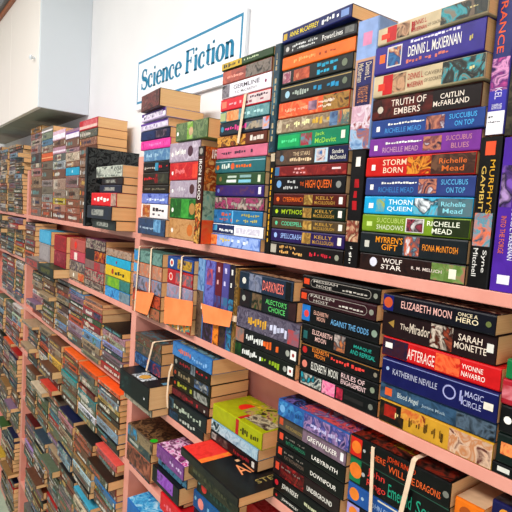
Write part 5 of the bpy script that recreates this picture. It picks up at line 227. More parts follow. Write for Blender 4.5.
{'label': 'grey hardback lying in front at the far post, second shelf', 'group': 'hardbacks sticking out of the second shelf', 'x': -4.0825, 'y': -0.08, 'z': -0.4862, 'L': 0.3755, 'D': 0.25, 'T': 0.0572, 'yaw': 0, 'mode': 0, 'c': '#6c5c58', 'd': [('a', 0.1, 0.9, 0.1, 0.9, ['#8c8480', '#b84038', '#605450'])], 'td': [('r', 0, 1, 0, 1, '#9c9490')]},
{'label': 'grey hardback beneath the light blue one', 'group': 'hardbacks sticking out of the second shelf', 'x': -3.8648, 'y': -0.035, 'z': -0.4274, 'L': 0.2772, 'D': 0.19, 'T': 0.1247, 'yaw': 0, 'mode': 0, 'c': '#9c9494', 'd': [('a', 0.1, 0.9, 0.1, 0.9, ['#9c9494', '#b0a8a8'])], 'td': []},
{'label': 'light blue thick hardback sticking out left of the red pair', 'group': 'hardbacks sticking out of the second shelf', 'x': -3.8734, 'y': -0.035, 'z': -0.301, 'L': 0.2984, 'D': 0.19, 'T': 0.0933, 'yaw': 0, 'mode': 0, 'c': '#4aa8cc', 'd': [('a', 0.1, 0.9, 0.1, 0.9, ['#4aa8cc', '#68b8d8'])], 'td': [('r', 0, 1, 0, 1, '#50a8c4')]},
{'label': 'thick blue paperback, first from bottom of stack left of near post, second shelf', 'group': 'paperbacks in the second shelf stack left of the near post', 'x': -2.6238, 'y': 0.0, 'z': -0.4862, 'L': 0.33, 'D': 0.18, 'T': 0.0545, 'yaw': 0, 'c': '#3888b8', 'd': [('a', 0, 0.6, 0, 1, ['#3888c0', '#58a8d8', '#2868a0']), ('a', 0.6, 1, 0, 1, ['#90a0a8', '#607888'])], 'td': [], 'mode': 0},
{'label': 'green paperback, second from bottom of stack left of near post, second shelf', 'group': 'paperbacks in the second shelf stack left of the near post', 'x': -2.6273, 'y': 0.0, 'z': -0.4301, 'L': 0.3298, 'D': 0.18, 'T': 0.0558, 'yaw': 0, 'c': '#6c8858', 'd': [('a', 0.1, 0.6, 0, 1, ['#90b830', '#60a038']), ('a', 0.6, 1, 0, 1, ['#488c88', '#387068'])], 'td': [], 'mode': 0},
{'label': 'yellow paperback, third from bottom of stack left of near post, second shelf', 'group': 'paperbacks in the second shelf stack left of the near post', 'x': -2.6277, 'y': 0.0, 'z': -0.3727, 'L': 0.3293, 'D': 0.18, 'T': 0.0556, 'yaw': 0, 'c': '#d8b828', 'd': [('o', 0.3, 0.5, 0.3, '#a83c28'), ('x', 0.4, 0.9, 0.2, 0.7, 5, '#303020')], 'td': [], 'mode': 0},
{'label': 'cyan paperback, fourth from bottom of stack left of near post, second shelf', 'group': 'paperbacks in the second shelf stack left of the near post', 'x': -2.6286, 'y': 0.0, 'z': -0.3154, 'L': 0.329, 'D': 0.18, 'T': 0.0451, 'yaw': 0, 'c': '#28a8c8', 'd': [('o', 0.45, 0.5, 0.2, '#a03848')], 'td': [], 'mode': 0},
{'label': 'beige-brown paperback, fifth from bottom of stack left of near post, second shelf', 'group': 'paperbacks in the second shelf stack left of the near post', 'x': -2.6291, 'y': 0.0, 'z': -0.2687, 'L': 0.3287, 'D': 0.18, 'T': 0.0424, 'yaw': 0, 'c': '#987058', 'd': [('a', 0, 1, 0, 1, ['#a08068', '#b8a090', '#705848'])], 'td': [], 'mode': 0},
{'label': 'dark brown paperback, first from bottom of second stack left of near post, second shelf', 'group': 'paperbacks in the second shelf stack with the black and yellow book', 'x': -2.9632, 'y': 0.0, 'z': -0.4862, 'L': 0.3136, 'D': 0.18, 'T': 0.0104, 'yaw': 0, 'c': '#584440', 'd': [('a', 0, 1, 0, 1, ['#584440', '#403838', '#b0a090', '#584440'])], 'td': [], 'mode': 0},
{'label': 'brown paperback, second from bottom of second stack left of near post, second shelf', 'group': 'paperbacks in the second shelf stack with the black and yellow book', 'x': -2.9631, 'y': 0.0, 'z': -0.4742, 'L': 0.3131, 'D': 0.18, 'T': 0.0346, 'yaw': 0, 'c': '#806058', 'd': [('a', 0, 1, 0, 1, ['#806058', '#403838', '#b0a090', '#806058'])], 'td': [], 'mode': 0},
{'label': 'rose red paperback, third from bottom of second stack left of near post, second shelf', 'group': 'paperbacks in the second shelf stack with the black and yellow book', 'x': -2.9625, 'y': 0.0, 'z': -0.438, 'L': 0.3125, 'D': 0.18, 'T': 0.0619, 'yaw': 0, 'c': '#b83c50', 'd': [('a', 0, 1, 0, 1, ['#b83c50', '#403838', '#b0a090', '#b83c50'])], 'td': [], 'mode': 0},
{'label': 'grey-brown paperback, fourth from bottom of second stack left of near post, second shelf', 'group': 'paperbacks in the second shelf stack with the black and yellow book', 'x': -2.9631, 'y': 0.0, 'z': -0.3745, 'L': 0.3121, 'D': 0.18, 'T': 0.0502, 'yaw': 0, 'c': '#8c6c68', 'd': [('a', 0.5, 0.8, 0, 1, ['#b83840', '#985050'])], 'td': [], 'mode': 0},
{'label': 'black and yellow paperback, fifth from bottom of second stack left of near post, second shelf', 'group': 'paperbacks in the second shelf stack with the black and yellow book', 'x': -2.9622, 'y': 0.0, 'z': -0.3227, 'L': 0.3115, 'D': 0.18, 'T': 0.0615, 'yaw': 0, 'c': '#202828', 'd': [('a', 0.5, 1, 0, 1, ['#c88828', '#a83820', '#303028'])], 'td': [], 'mode': 0},
{'label': 'dark purple paperback, sixth from bottom of second stack left of near post, second shelf', 'group': 'paperbacks in the second shelf stack with the black and yellow book', 'x': -2.962, 'y': 0.0, 'z': -0.2597, 'L': 0.311, 'D': 0.18, 'T': 0.0612, 'yaw': 0, 'c': '#683850', 'd': [('a', 0, 1, 0, 1, ['#683850', '#403838', '#b0a090', '#683850'])], 'td': [], 'mode': 0},
{'label': 'orange-brown paperback, first from bottom of third stack left of near post, second shelf', 'group': 'paperbacks in the second shelf stack right of the red pair', 'x': -3.253, 'y': 0.0, 'z': -0.4862, 'L': 0.2778, 'D': 0.18, 'T': 0.0104, 'yaw': 0, 'c': '#84502c', 'd': [('a', 0, 1, 0, 1, ['#84502c', '#403838', '#b0a090', '#84502c'])], 'td': [], 'mode': 0},
{'label': 'cream and red paperback, second from bottom of third stack left of near post, second shelf', 'group': 'paperbacks in the second shelf stack right of the red pair', 'x': -3.2518, 'y': 0.0, 'z': -0.4742, 'L': 0.276, 'D': 0.18, 'T': 0.0503, 'yaw': 0, 'c': '#a89480', 'd': [('o', 0.3, 0.5, 0.3, '#e8e4d8'), ('a', 0.6, 1, 0, 1, ['#c04030', '#d8a060'])], 'td': [], 'mode': 0},
{'label': 'grey-purple paperback, third from bottom of third stack left of near post, second shelf', 'group': 'paperbacks in the second shelf stack right of the red pair', 'x': -3.2593, 'y': 0.0, 'z': -0.4223, 'L': 0.284, 'D': 0.18, 'T': 0.0611, 'yaw': 0, 'c': '#746874', 'd': [('a', 0, 1, 0, 1, ['#746874', '#403838', '#b0a090', '#746874'])], 'td': [], 'mode': 0},
{'label': 'pink-red paperback, fourth from bottom of third stack left of near post, second shelf', 'group': 'paperbacks in the second shelf stack right of the red pair', 'x': -3.256, 'y': 0.0, 'z': -0.3596, 'L': 0.2809, 'D': 0.18, 'T': 0.0609, 'yaw': 0, 'c': '#c05060', 'd': [('r', 0.3, 0.5, 0.1, 0.9, '#e8d8d0')], 'td': [], 'mode': 0},
{'label': 'red dotted paperback, fifth from bottom of third stack left of near post, second shelf', 'group': 'paperbacks in the second shelf stack right of the red pair', 'x': -3.2602, 'y': 0.0, 'z': -0.2972, 'L': 0.286, 'D': 0.18, 'T': 0.0731, 'yaw': 0, 'c': '#b86058', 'd': [('o', 0.4, 0.5, 0.35, '#e03828')], 'td': [], 'mode': 0},
{'label': 'plain paperback number 0 below lilac-ended', 'x': -0.831, 'y': 0.004, 'z': -0.8762, 'L': 0.2739, 'D': 0.18, 'T': 0.0464, 'yaw': 0, 'mode': 0, 'c': '#2c3848', 'd': [], 'td': []},
{'label': 'plain paperback number 1 below lilac-ended', 'x': -0.831, 'y': 0.004, 'z': -0.8282, 'L': 0.2739, 'D': 0.18, 'T': 0.0464, 'yaw': 0, 'mode': 0, 'c': '#5c3c30', 'd': [], 'td': []},
{'label': 'plain paperback number 0 below orange paperback with pale top', 'x': -0.5358, 'y': 0.004, 'z': -0.8762, 'L': 0.0586, 'D': 0.18, 'T': 0.0483, 'yaw': 0, 'mode': 0, 'c': '#2c3848', 'd': [], 'td': []},
{'label': 'plain paperback number 1 below orange paperback with pale top', 'x': -0.5358, 'y': 0.004, 'z': -0.8263, 'L': 0.0586, 'D': 0.18, 'T': 0.0483, 'yaw': 0, 'mode': 0, 'c': '#5c3c30', 'd': [], 'td': []},
{'label': 'plain paperback number 2 below orange paperback with pale top', 'x': -0.5358, 'y': 0.004, 'z': -0.7763, 'L': 0.0586, 'D': 0.18, 'T': 0.0483, 'yaw': 0, 'mode': 0, 'c': '#24302c', 'd': [], 'td': []},
{'label': 'plain paperback number 3 below orange paperback with pale top', 'x': -0.5358, 'y': 0.004, 'z': -0.7264, 'L': 0.0586, 'D': 0.18, 'T': 0.0483, 'yaw': 0, 'mode': 0, 'c': '#706050', 'd': [], 'td': []},
{'label': 'plain paperback number 4 below orange paperback with pale top', 'x': -0.5358, 'y': 0.004, 'z': -0.6765, 'L': 0.0586, 'D': 0.18, 'T': 0.0483, 'yaw': 0, 'mode': 0, 'c': '#2c3848', 'd': [], 'td': []},
{'label': 'plain paperback number 0 below navy paperback with gold emblem', 'x': -0.4574, 'y': 0.004, 'z': -0.8762, 'L': 0.2554, 'D': 0.18, 'T': 0.0472, 'yaw': 0, 'mode': 0, 'c': '#2c3848', 'd': [], 'td': []},
{'label': 'plain paperback number 1 below navy paperback with gold emblem', 'x': -0.4574, 'y': 0.004, 'z': -0.8274, 'L': 0.2554, 'D': 0.18, 'T': 0.0472, 'yaw': 0, 'mode': 0, 'c': '#5c3c30', 'd': [], 'td': []},
{'label': 'plain paperback number 2 below navy paperback with gold emblem', 'x': -0.4574, 'y': 0.004, 'z': -0.7787, 'L': 0.2554, 'D': 0.18, 'T': 0.0472, 'yaw': 0, 'mode': 0, 'c': '#24302c', 'd': [], 'td': []},
{'label': 'plain paperback number 3 below navy paperback with gold emblem', 'x': -0.4574, 'y': 0.004, 'z': -0.7299, 'L': 0.2554, 'D': 0.18, 'T': 0.0472, 'yaw': 0, 'mode': 0, 'c': '#706050', 'd': [], 'td': []},
{'label': 'plain paperback number 4 below navy paperback with gold emblem', 'x': -0.4574, 'y': 0.004, 'z': -0.6811, 'L': 0.2554, 'D': 0.18, 'T': 0.0472, 'yaw': 0, 'mode': 0, 'c': '#2c3848', 'd': [], 'td': []},
{'label': 'plain paperback number 5 below navy paperback with gold emblem', 'x': -0.4574, 'y': 0.004, 'z': -0.6324, 'L': 0.2554, 'D': 0.18, 'T': 0.0472, 'yaw': 0, 'mode': 0, 'c': '#5c3c30', 'd': [], 'td': []},
{'label': 'plain paperback number 0 below red paperback right of the big', 'x': -1.2599, 'y': 0.004, 'z': -1.2542, 'L': 0.1785, 'D': 0.18, 'T': 0.0472, 'yaw': 0, 'mode': 0, 'c': '#2c3848', 'd': [], 'td': []},
{'label': 'plain paperback number 1 below red paperback right of the big', 'x': -1.2599, 'y': 0.004, 'z': -1.2054, 'L': 0.1785, 'D': 0.18, 'T': 0.0472, 'yaw': 0, 'mode': 0, 'c': '#5c3c30', 'd': [], 'td': []},
{'label': 'plain paperback number 2 below red paperback right of the big', 'x': -1.2599, 'y': 0.004, 'z': -1.1566, 'L': 0.1785, 'D': 0.18, 'T': 0.0472, 'yaw': 0, 'mode': 0, 'c': '#24302c', 'd': [], 'td': []},
{'label': 'plain paperback number 3 below red paperback right of the big', 'x': -1.2599, 'y': 0.004, 'z': -1.1079, 'L': 0.1785, 'D': 0.18, 'T': 0.0472, 'yaw': 0, 'mode': 0, 'c': '#706050', 'd': [], 'td': []},
{'label': 'plain paperback number 4 below red paperback right of the big', 'x': -1.2599, 'y': 0.004, 'z': -1.0591, 'L': 0.1785, 'D': 0.18, 'T': 0.0472, 'yaw': 0, 'mode': 0, 'c': '#2c3848', 'd': [], 'td': []},
{'label': 'plain paperback number 0 below blue paperback at the bottom edge', 'x': -2.1186, 'y': -0.036, 'z': -1.6342, 'L': 0.3359, 'D': 0.18, 'T': 0.044, 'yaw': 0, 'mode': 0, 'c': '#2c3848', 'd': [], 'td': []},
{'label': 'plain paperback number 1 below blue paperback at the bottom edge', 'x': -2.1186, 'y': -0.036, 'z': -1.5886, 'L': 0.3359, 'D': 0.18, 'T': 0.044, 'yaw': 0, 'mode': 0, 'c': '#5c3c30', 'd': [], 'td': []},
{'label': 'plain paperback number 2 below blue paperback at the bottom edge', 'x': -2.1186, 'y': -0.036, 'z': -1.5431, 'L': 0.3359, 'D': 0.18, 'T': 0.044, 'yaw': 0, 'mode': 0, 'c': '#24302c', 'd': [], 'td': []},
{'label': 'plain paperback number 3 below blue paperback at the bottom edge', 'x': -2.1186, 'y': -0.036, 'z': -1.4975, 'L': 0.3359, 'D': 0.18, 'T': 0.044, 'yaw': 0, 'mode': 0, 'c': '#706050', 'd': [], 'td': []},
]
OVR = [(-2.432, -0.543, '#c8a030'), (-2.508, -0.601, '#d8d0b8'), (-2.397, -0.619, '#303028'), (-2.457, -0.68, '#b08898'), (-2.387, -0.705, '#a8b098'), (-2.409, -0.748, '#9098c8'), (-2.485, -0.8, '#886870'), (-2.401, -0.814, '#6c5858'), (-2.409, -0.869, '#b82830'), (-2.887, -0.561, '#a87858'), (-2.849, -0.59, '#c89070'), (-2.808, -0.652, '#285838'), (-2.924, -0.7, '#787860'), (-2.901, -0.744, '#68a0c8'), (-2.755, -0.682, '#a03038'), (-2.909, -0.824, '#202020'), (-2.853, -0.852, '#908870'), (-3.291, -0.745, '#b0a0a0'), (-3.163, -0.77, '#a890a0'), (-3.256, -0.857, '#403830'), (-3.155, -0.66, '#a05840'), (-3.496, -0.531, '#405860'), (-3.13, -0.541, '#3080b0'), (-3.221, -0.62, '#a04838'), (-3.54, -0.761, '#d87850'), (-3.716, -0.766, '#605040'), (-3.483, -0.84, '#7090b0'), (-3.943, -0.71, '#c8c0c0'), (-3.81, -0.65, '#303028'), (-3.143, -0.94, '#d85828'), (-2.95, -0.939, '#e07030'), (-2.775, -0.938, '#e06828'), (-2.36, -0.943, '#e86830'), (-2.968, -1.1, '#289090'), (-2.876, -1.113, '#30888c'), (-2.778, -1.2, '#d8d4dc'), (-3.25, -1.088, '#d8b050'), (-3.375, -1.159, '#d8c8a8'), (-3.569, -1.145, '#b8b8a0'), (-3.485, -1.228, '#c84838'), (-2.803, -1.287, '#2858a8'), (-2.733, -1.302, '#3060a8'), (-2.504, -1.256, '#b8b0c0'), (-2.557, -1.317, '#d86058'), (-2.42, -1.006, '#808c94'), (-2.482, -1.071, '#584838'), (-3.34, -1.459, '#507080'), (-3.855, -1.929, '#a888b8'), (-3.663, -1.883, '#d0c8c8'), (-3.786, -2.016, '#d8c040'), (-3.383, -1.687, '#3890a8'), (-3.007, -1.591, '#80a0b0'), (-2.655, -1.553, '#a8c0c8'), (-2.505, -1.509, '#5878a0'), (-2.583, -1.489, '#c88878'), (-2.43, -1.528, '#4880b0'), (-2.756, -1.692, '#50a8c0'), (-2.564, -1.653, '#78a8b0'), (-4.075, -2.15, '#c04030'), (-4.752, -1.026, '#b8c8b0'), (-5.071, -1.914, '#90a090'), (-4.825, -2.113, '#88a088'), (-5.155, -1.993, '#3898d8'), (-4.785, -2.43, '#e07028')]
BANDS = [(-2.13, -0.176, -2.151, -0.4845, -0.036, 0.16, 0.011, 'left pale rubber band round the left bundle with an orange note', 0), (-2.006, -0.173, -2.006, -0.4845, -0.036, 0.16, 0.011, 'right pale rubber band round the left bundle with an orange note', 0), (-1.749, -0.181, -1.748, -0.4845, -0.026, 0.17, 0.011, 'pale rubber band round the middle bundle with an orange note', 0), (-1.411, 0.407, -1.437, 0.239, -0.006, 0.19, 0.014, 'tan rubber band round four books of the stack right of the sign', 0), (-1.993, -0.5924, -2.047, -0.7425, -0.012, 0.184, 0.013, 'pale rubber band round the stack behind the thick black book', 0), (-0.757, -0.552, -0.747, -0.732, -0.012, 0.185, 0.01, 'left rubber band round the THERE WILL BE DRAGONS stack', 0), (-0.64, -0.533, -0.662, -0.685, -0.012, 0.185, 0.012, 'right rubber band round the THERE WILL BE DRAGONS stack', 0)]
HB = (-1.619, -1.388, -0.36, -0.363)
LOOSE = [(-1.79, -0.02, -0.633), (-1.812, -0.02, -0.674), (-1.819, -0.02, -0.727), (-1.822, -0.02, -0.78), (-1.812, -0.02, -0.828)]
NOTES = [([(-2.129, -0.04, -0.383), (-1.951, -0.04, -0.363), (-1.999, -0.04, -0.469), (-2.129, -0.04, -0.472)], 'small orange paper note tucked under bands of the left bundle'), ([(-1.871, -0.03, -0.365), (-1.639, -0.03, -0.344), (-1.634, -0.03, -0.439), (-1.859, -0.03, -0.477)], 'square orange paper note on the middle bundle, under one band'), ([(-1.606, -0.013, -0.346), (-1.397, -0.013, -0.339), (-1.405, -0.013, -0.394), (-1.577, -0.013, -0.413)], 'orange paper note hanging on the bundle of upright paperbacks')]

# ------------------------------------------------------------------ materials
def lin(h):
    h = h.lstrip('#')
    if len(h) == 3: h = ''.join(c * 2 for c in h)
    v = [int(h[i:i + 2], 16) / 255 for i in (0, 2, 4)]
    return tuple(c / 12.92 if c <= .04045 else ((c + .055) / 1.055) ** 2.4 for c in v) + (1,)
MATS = {}
def ink(h):      # printed card is a touch denser than paint
    return tuple(x ** 1.22 for x in lin(h)[:3]) + (1,)
def nodes(name):
    m = bpy.data.materials.new(name); m.use_nodes = True
    nt = m.node_tree; b = nt.nodes['Principled BSDF']
    return m, nt, b
def coords(nt):
    tc = nt.nodes.new('ShaderNodeTexCoord'); oi = nt.nodes.new('ShaderNodeObjectInfo')
    mu = nt.nodes.new('ShaderNodeMath'); mu.operation = 'MULTIPLY'; mu.inputs[1].default_value = 13.7
    ad = nt.nodes.new('ShaderNodeVectorMath'); ad.operation = 'ADD'
    nt.links.new(oi.outputs['Random'], mu.inputs[0]); nt.links.new(tc.outputs['Object'], ad.inputs[0]); nt.links.new(mu.outputs[0], ad.inputs[1])
    return ad.outputs[0]
def plain(c, rough=.38, var=.12, scale=60, key='cover', spec=.2):
    k = (key, c)
    if k in MATS: return MATS[k]
    m, nt, b = nodes(key + '_' + c.lstrip('#'))
    v = coords(nt); n = nt.nodes.new('ShaderNodeTexNoise'); n.inputs['Scale'].default_value = scale; n.inputs['Detail'].default_value = 3
    nt.links.new(v, n.inputs['Vector'])
    r = nt.nodes.new('ShaderNodeValToRGB'); L = ink(c)
    r.color_ramp.elements[0].position = .3; r.color_ramp.elements[1].position = .7
    r.color_ramp.elements[0].color = tuple(x * (1 - var) for x in L[:3]) + (1,)
    r.color_ramp.elements[1].color = tuple(min(1, x * (1 + var) + .002) for x in L[:3]) + (1,)
    nt.links.new(n.outputs['Fac'], r.inputs[0]); nt.links.new(r.outputs[0], b.inputs['Base Color'])
    b.inputs['Roughness'].default_value = rough; b.inputs['Specular IOR Level'].default_value = spec
    MATS[k] = m; return m
def art(cs, scale=48):
    k = ('art', tuple(cs), scale)
    if k in MATS: return MATS[k]
    m, nt, b = nodes('picture_' + cs[0].lstrip('#'))
    v = coords(nt); n = nt.nodes.new('ShaderNodeTexNoise'); n.inputs['Scale'].default_value = scale
    n.inputs['Detail'].default_value = 4; n.inputs['Distortion'].default_value = 1.2
    nt.links.new(v, n.inputs['Vector'])
    r = nt.nodes.new('ShaderNodeValToRGB'); cr = r.color_ramp
    N = len(cs); cr.elements[0].color = ink(cs[0]); cr.elements[0].position = .34
    cr.elements[1].color = ink(cs[-1]); cr.elements[1].position = .66
    for i in range(1, N - 1):
        e = cr.elements.new(.34 + .32 * i / (N - 1)); e.color = ink(cs[i])
    nt.links.new(n.outputs['Fac'], r.inputs[0]); nt.links.new(r.outputs[0], b.inputs['Base Color'])
    b.inputs['Roughness'].default_value = .38; b.inputs['Specular IOR Level'].default_value = .2
    MATS[k] = m; return m
def page_mat(axis):
    k = ('page', axis)
    if k in MATS: return MATS[k]
    m, nt, b = nodes('page_edges_' + axis)
    tc = nt.nodes.new('ShaderNodeTexCoord'); oi = nt.nodes.new('ShaderNodeObjectInfo')
    mp = nt.nodes.new('ShaderNodeMapping')
    mp.inputs['Scale'].default_value = (4, 4, 420) if axis == 'z' else (420, 4, 4)
    n = nt.nodes.new('ShaderNodeTexNoise'); n.inputs['Scale'].default_value = 1.6; n.inputs['Detail'].default_value = 3
    nt.links.new(tc.outputs['Object'], mp.inputs[0]); nt.links.new(mp.outputs[0], n.inputs['Vector'])
    r = nt.nodes.new('ShaderNodeValToRGB'); r.color_ramp.elements[0].position = .3; r.color_ramp.elements[1].position = .75
    r.color_ramp.elements[0].color = lin('#e2b27e'); r.color_ramp.elements[1].color = lin('#f2cfa0')
    nt.links.new(n.outputs['Fac'], r.inputs[0])
    r2 = nt.nodes.new('ShaderNodeValToRGB')      # each book yellowed to its own degree
    r2.color_ramp.elements[0].color = lin('#ffe9cf'); r2.color_ramp.elements[1].color = lin('#fff6ea')
    mx = nt.nodes.new('ShaderNodeMix'); mx.data_type = 'RGBA'; mx.blend_type = 'MULTIPLY'; mx.inputs[0].default_value = 1
    nt.links.new(oi.outputs['Random'], r2.inputs[0]); nt.links.new(r.outputs[0], mx.inputs[6]); nt.links.new(r2.outputs[0], mx.inputs[7])
    nt.links.new(mx.outputs[2], b.inputs['Base Color']); b.inputs['Roughness'].default_value = .8
    bp = nt.nodes.new('ShaderNodeBump'); bp.inputs['Strength'].default_value = .1; bp.inputs['Distance'].default_value = .001
    nt.links.new(n.outputs['Fac'], bp.inputs['Height']); nt.links.new(bp.outputs[0], b.inputs['Normal'])
    MATS[k] = m; return m
def paint(name, c, c2, scale, rough=.5, bump=.1):
    m, nt, b = nodes(name)
    tc = nt.nodes.new('ShaderNodeTexCoord'); n = nt.nodes.new('ShaderNodeTexNoise'); n.inputs['Scale'].default_value = scale; n.inputs['Detail'].default_value = 6
    nt.links.new(tc.outputs['Object'], n.inputs['Vector'])
    r = nt.nodes.new('ShaderNodeValToRGB'); r.color_ramp.elements[0].position = .35; r.color_ramp.elements[1].position = .65
    r.color_ramp.elements[0].color = lin(c); r.color_ramp.elements[1].color = lin(c2)
    nt.links.new(n.outputs['Fac'], r.inputs[0]); nt.links.new(r.outputs[0], b.inputs['Base Color'])
    b.inputs['Roughness'].default_value = rough
    bp = nt.nodes.new('ShaderNodeBump'); bp.inputs['Strength'].default_value = bump; bp.inputs['Distance'].default_value = .002
    nt.links.new(n.outputs['Fac'], bp.inputs['Height']); nt.links.new(bp.outputs[0], b.inputs['Normal'])
    return m
# ------------------------------------------------------------------ mesh helpers
class MB:
    def __init__(s): s.v = []; s.f = []; s.m = []; s.mats = []
    def mi(s, mat):
        if mat not in s.mats: s.mats.append(mat)
        return s.mats.index(mat)
    def face(s, pts, mat):
        b = len(s.v); s.v += [tuple(p) for p in pts]; s.f.append(tuple(range(b, b + len(pts)))); s.m.append(s.mi(mat))
    def grid(s, vs, fs, mat):
        b = len(s.v); s.v += [tuple(p) for p in vs]; i = s.mi(mat)
        for f in fs: s.f.append(tuple(b + k for k in f)); s.m.append(i)
    def box(s, a, b, mat):
        x0, y0, z0 = a; x1, y1, z1 = b
        v = [(x0, y0, z0), (x1, y0, z0), (x1, y1, z0), (x0, y1, z0), (x0, y0, z1), (x1, y0, z1), (x1, y1, z1), (x0, y1, z1)]
        s.grid(v, [(0, 3, 2, 1), (4, 5, 6, 7), (0, 1, 5, 4), (1, 2, 6, 5), (2, 3, 7, 6), (3, 0, 4, 7)], mat)
    def build(s, name, parent=None, loc=(0, 0, 0), bevel=0):
        me = bpy.data.meshes.new(name); me.from_pydata(s.v, [], s.f)
        for m in s.mats: me.materials.append(m)
        me.polygons.foreach_set('material_index', s.m); me.update()
        o = bpy.data.objects.new(name, me); COL.objects.link(o); o.location = loc
        if parent: o.parent = parent
        if bevel:
            bm = bmesh.new(); bm.from_mesh(me); bmesh.ops.remove_doubles(bm, verts=bm.verts, dist=1e-6)
            bmesh.ops.bevel(bm, geom=list(bm.edges), offset=bevel, segments=2, affect='EDGES', profile=.6); bm.to_mesh(me); bm.free()
        return o
def empty(name, loc=(0, 0, 0), rz=0, label=None, cat=None, group=None):
    o = bpy.data.objects.new(name, None); COL.objects.link(o); o.location = loc; o.rotation_euler = (0, 0, rz); o.empty_display_size = .02
    if label: o['label'] = label
    if cat: o['category'] = cat
    if group: o['group'] = group
    return o
GLY = {}
def glyphs(s):
    """lettering outline, fitted into the unit square"""
    if s in GLY: return GLY[s]
    cu = bpy.data.curves.new('lettering', 'FONT'); cu.body = s; cu.resolution_u = 2; cu.offset = .004
    ob = bpy.data.objects.new('lettering', cu); COL.objects.link(ob)
    me = bpy.data.meshes.new_from_object(ob.evaluated_get(bpy.context.evaluated_depsgraph_get()))
    vs = [(v.co.x, v.co.y) for v in me.vertices]; fs = [tuple(p.vertices) for p in me.polygons]
    bpy.data.objects.remove(ob); bpy.data.curves.remove(cu); bpy.data.meshes.remove(me)
    if not vs: GLY[s] = ([], []); return GLY[s]
    x0 = min(v[0] for v in vs); x1 = max(v[0] for v in vs); y0 = min(v[1] for v in vs); y1 = max(v[1] for v in vs)
    vs = [((x - x0) / max(x1 - x0, 1e-6), (y - y0) / max(y1 - y0, 1e-6)) for x, y in vs]
    GLY[s] = (vs, fs); return GLY[s]
def rrect(u0, u1, v0, v1, ru, rv, n=5):
    P = []
    for cx, cy, a0 in ((u1 - ru, v1 - rv, 0), (u0 + ru, v1 - rv, 90), (u0 + ru, v0 + rv, 180), (u1 - ru, v0 + rv, 270)):
        for i in range(n + 1):
            a = math.radians(a0 + 90 * i / n); P.append((cx + ru * math.cos(a), cy + rv * math.sin(a)))
    return P
def deco(mb, items, surf, W, H, detail=True):
    """print on a cover face; surf(u, v, lift) -> point; W, H size of the face"""
    lift = .00022
    for it in items:
        k = it[0]; lift += .00003
        if k in 'ram':
            _, u0, u1, v0, v1, c = it
            u1 = min(u1, .998); u0 = max(u0, .002); v0 = max(v0, .01); v1 = min(v1, .99)
            mb.face([surf(u0, v0, lift), surf(u1, v0, lift), surf(u1, v1, lift), surf(u0, v1, lift)], plain(c) if k == 'r' else art(c) if k == 'a' else art(c, 150))
        elif k in 'oq':
            _, u, v, r, c = it; n = 14 if k == 'o' else 3; R = r * min(W, H)
            mb.face([surf(u + R / W * math.cos(2 * math.pi * i / n + math.pi), v + R / H * math.sin(2 * math.pi * i / n + math.pi), lift) for i in range(n)], plain(c))
        elif k == 'O':
            _, u, v, r, c = it; n = 24; R = r * H
            for i in range(n):
                a, b = 2 * math.pi * i / n, 2 * math.pi * (i + 1) / n
                mb.face([surf(u + q * R / W * math.cos(t), v + q * R / H * math.sin(t), lift) for q, t in ((1, a), (1, b), (.78, b), (.78, a))], plain(c))
        elif k == 'B':
            _, u0, u1, v0, v1, c = it; w = .0008
            A = rrect(u0, u1, v0, v1, (v1 - v0) * .5 * H / W, (v1 - v0) * .5)
            B = rrect(u0 + w / W, u1 - w / W, v0 + w / H, v1 - w / H, (v1 - v0) * .5 * H / W - w / W, (v1 - v0) * .5 - w / H)
            for i in range(len(A)):
                j = (i + 1) % len(A); mb.face([surf(*A[i], lift), surf(*A[j], lift), surf(*B[j], lift), surf(*B[i], lift)], plain(c))
        elif k in 'xX':                    # print too blurred to read: uneven flecks, no letters
            _, u0, u1, v0, v1, cnt, c = it; n = min(cnt, 14); q = random.Random(int(1000 * (u0 + v1)) + cnt); p = plain(c, key='fleck', var=.3)
            for i in range(n):
                if q.random() < .12: continue
                a0, a1 = (i + q.uniform(.0, .2)) / n, (i + q.uniform(.7, .98)) / n; b0, b1 = q.uniform(.05, .4), q.uniform(.6, .95)
                R = [(a0, b0), (a1, b0 + q.uniform(-.05, .1)), (a1, b1), (a0, b1 - q.uniform(-.05, .1))]
                if k == 'x': R = [(u0 + x * (u1 - u0), v0 + y * (v1 - v0)) for x, y in R]
                else: R = [(u1 - y * (u1 - u0), v0 + x * (v1 - v0)) for x, y in R]
                mb.face([surf(x, y, lift + .0001) for x, y in R], p)
        elif k in 'tT':
            _, u0, u1, v0, v1, s, c = it
            if not s or u1 - u0 <= 0: continue
            vs, fs = glyphs(s); mu, mv = (u1 - u0) * .03, (v1 - v0) * .07; u0 += mu; u1 -= mu; v0 += mv; v1 -= mv
            if k == 't': P = [surf(u0 + x * (u1 - u0), v0 + y * (v1 - v0), lift + .0001) for x, y in vs]
            else: P = [surf(u1 - y * (u1 - u0), v0 + x * (v1 - v0), lift + .0001) for x, y in vs]
            mb.grid(P, fs, plain(c, key='ink', var=.02))
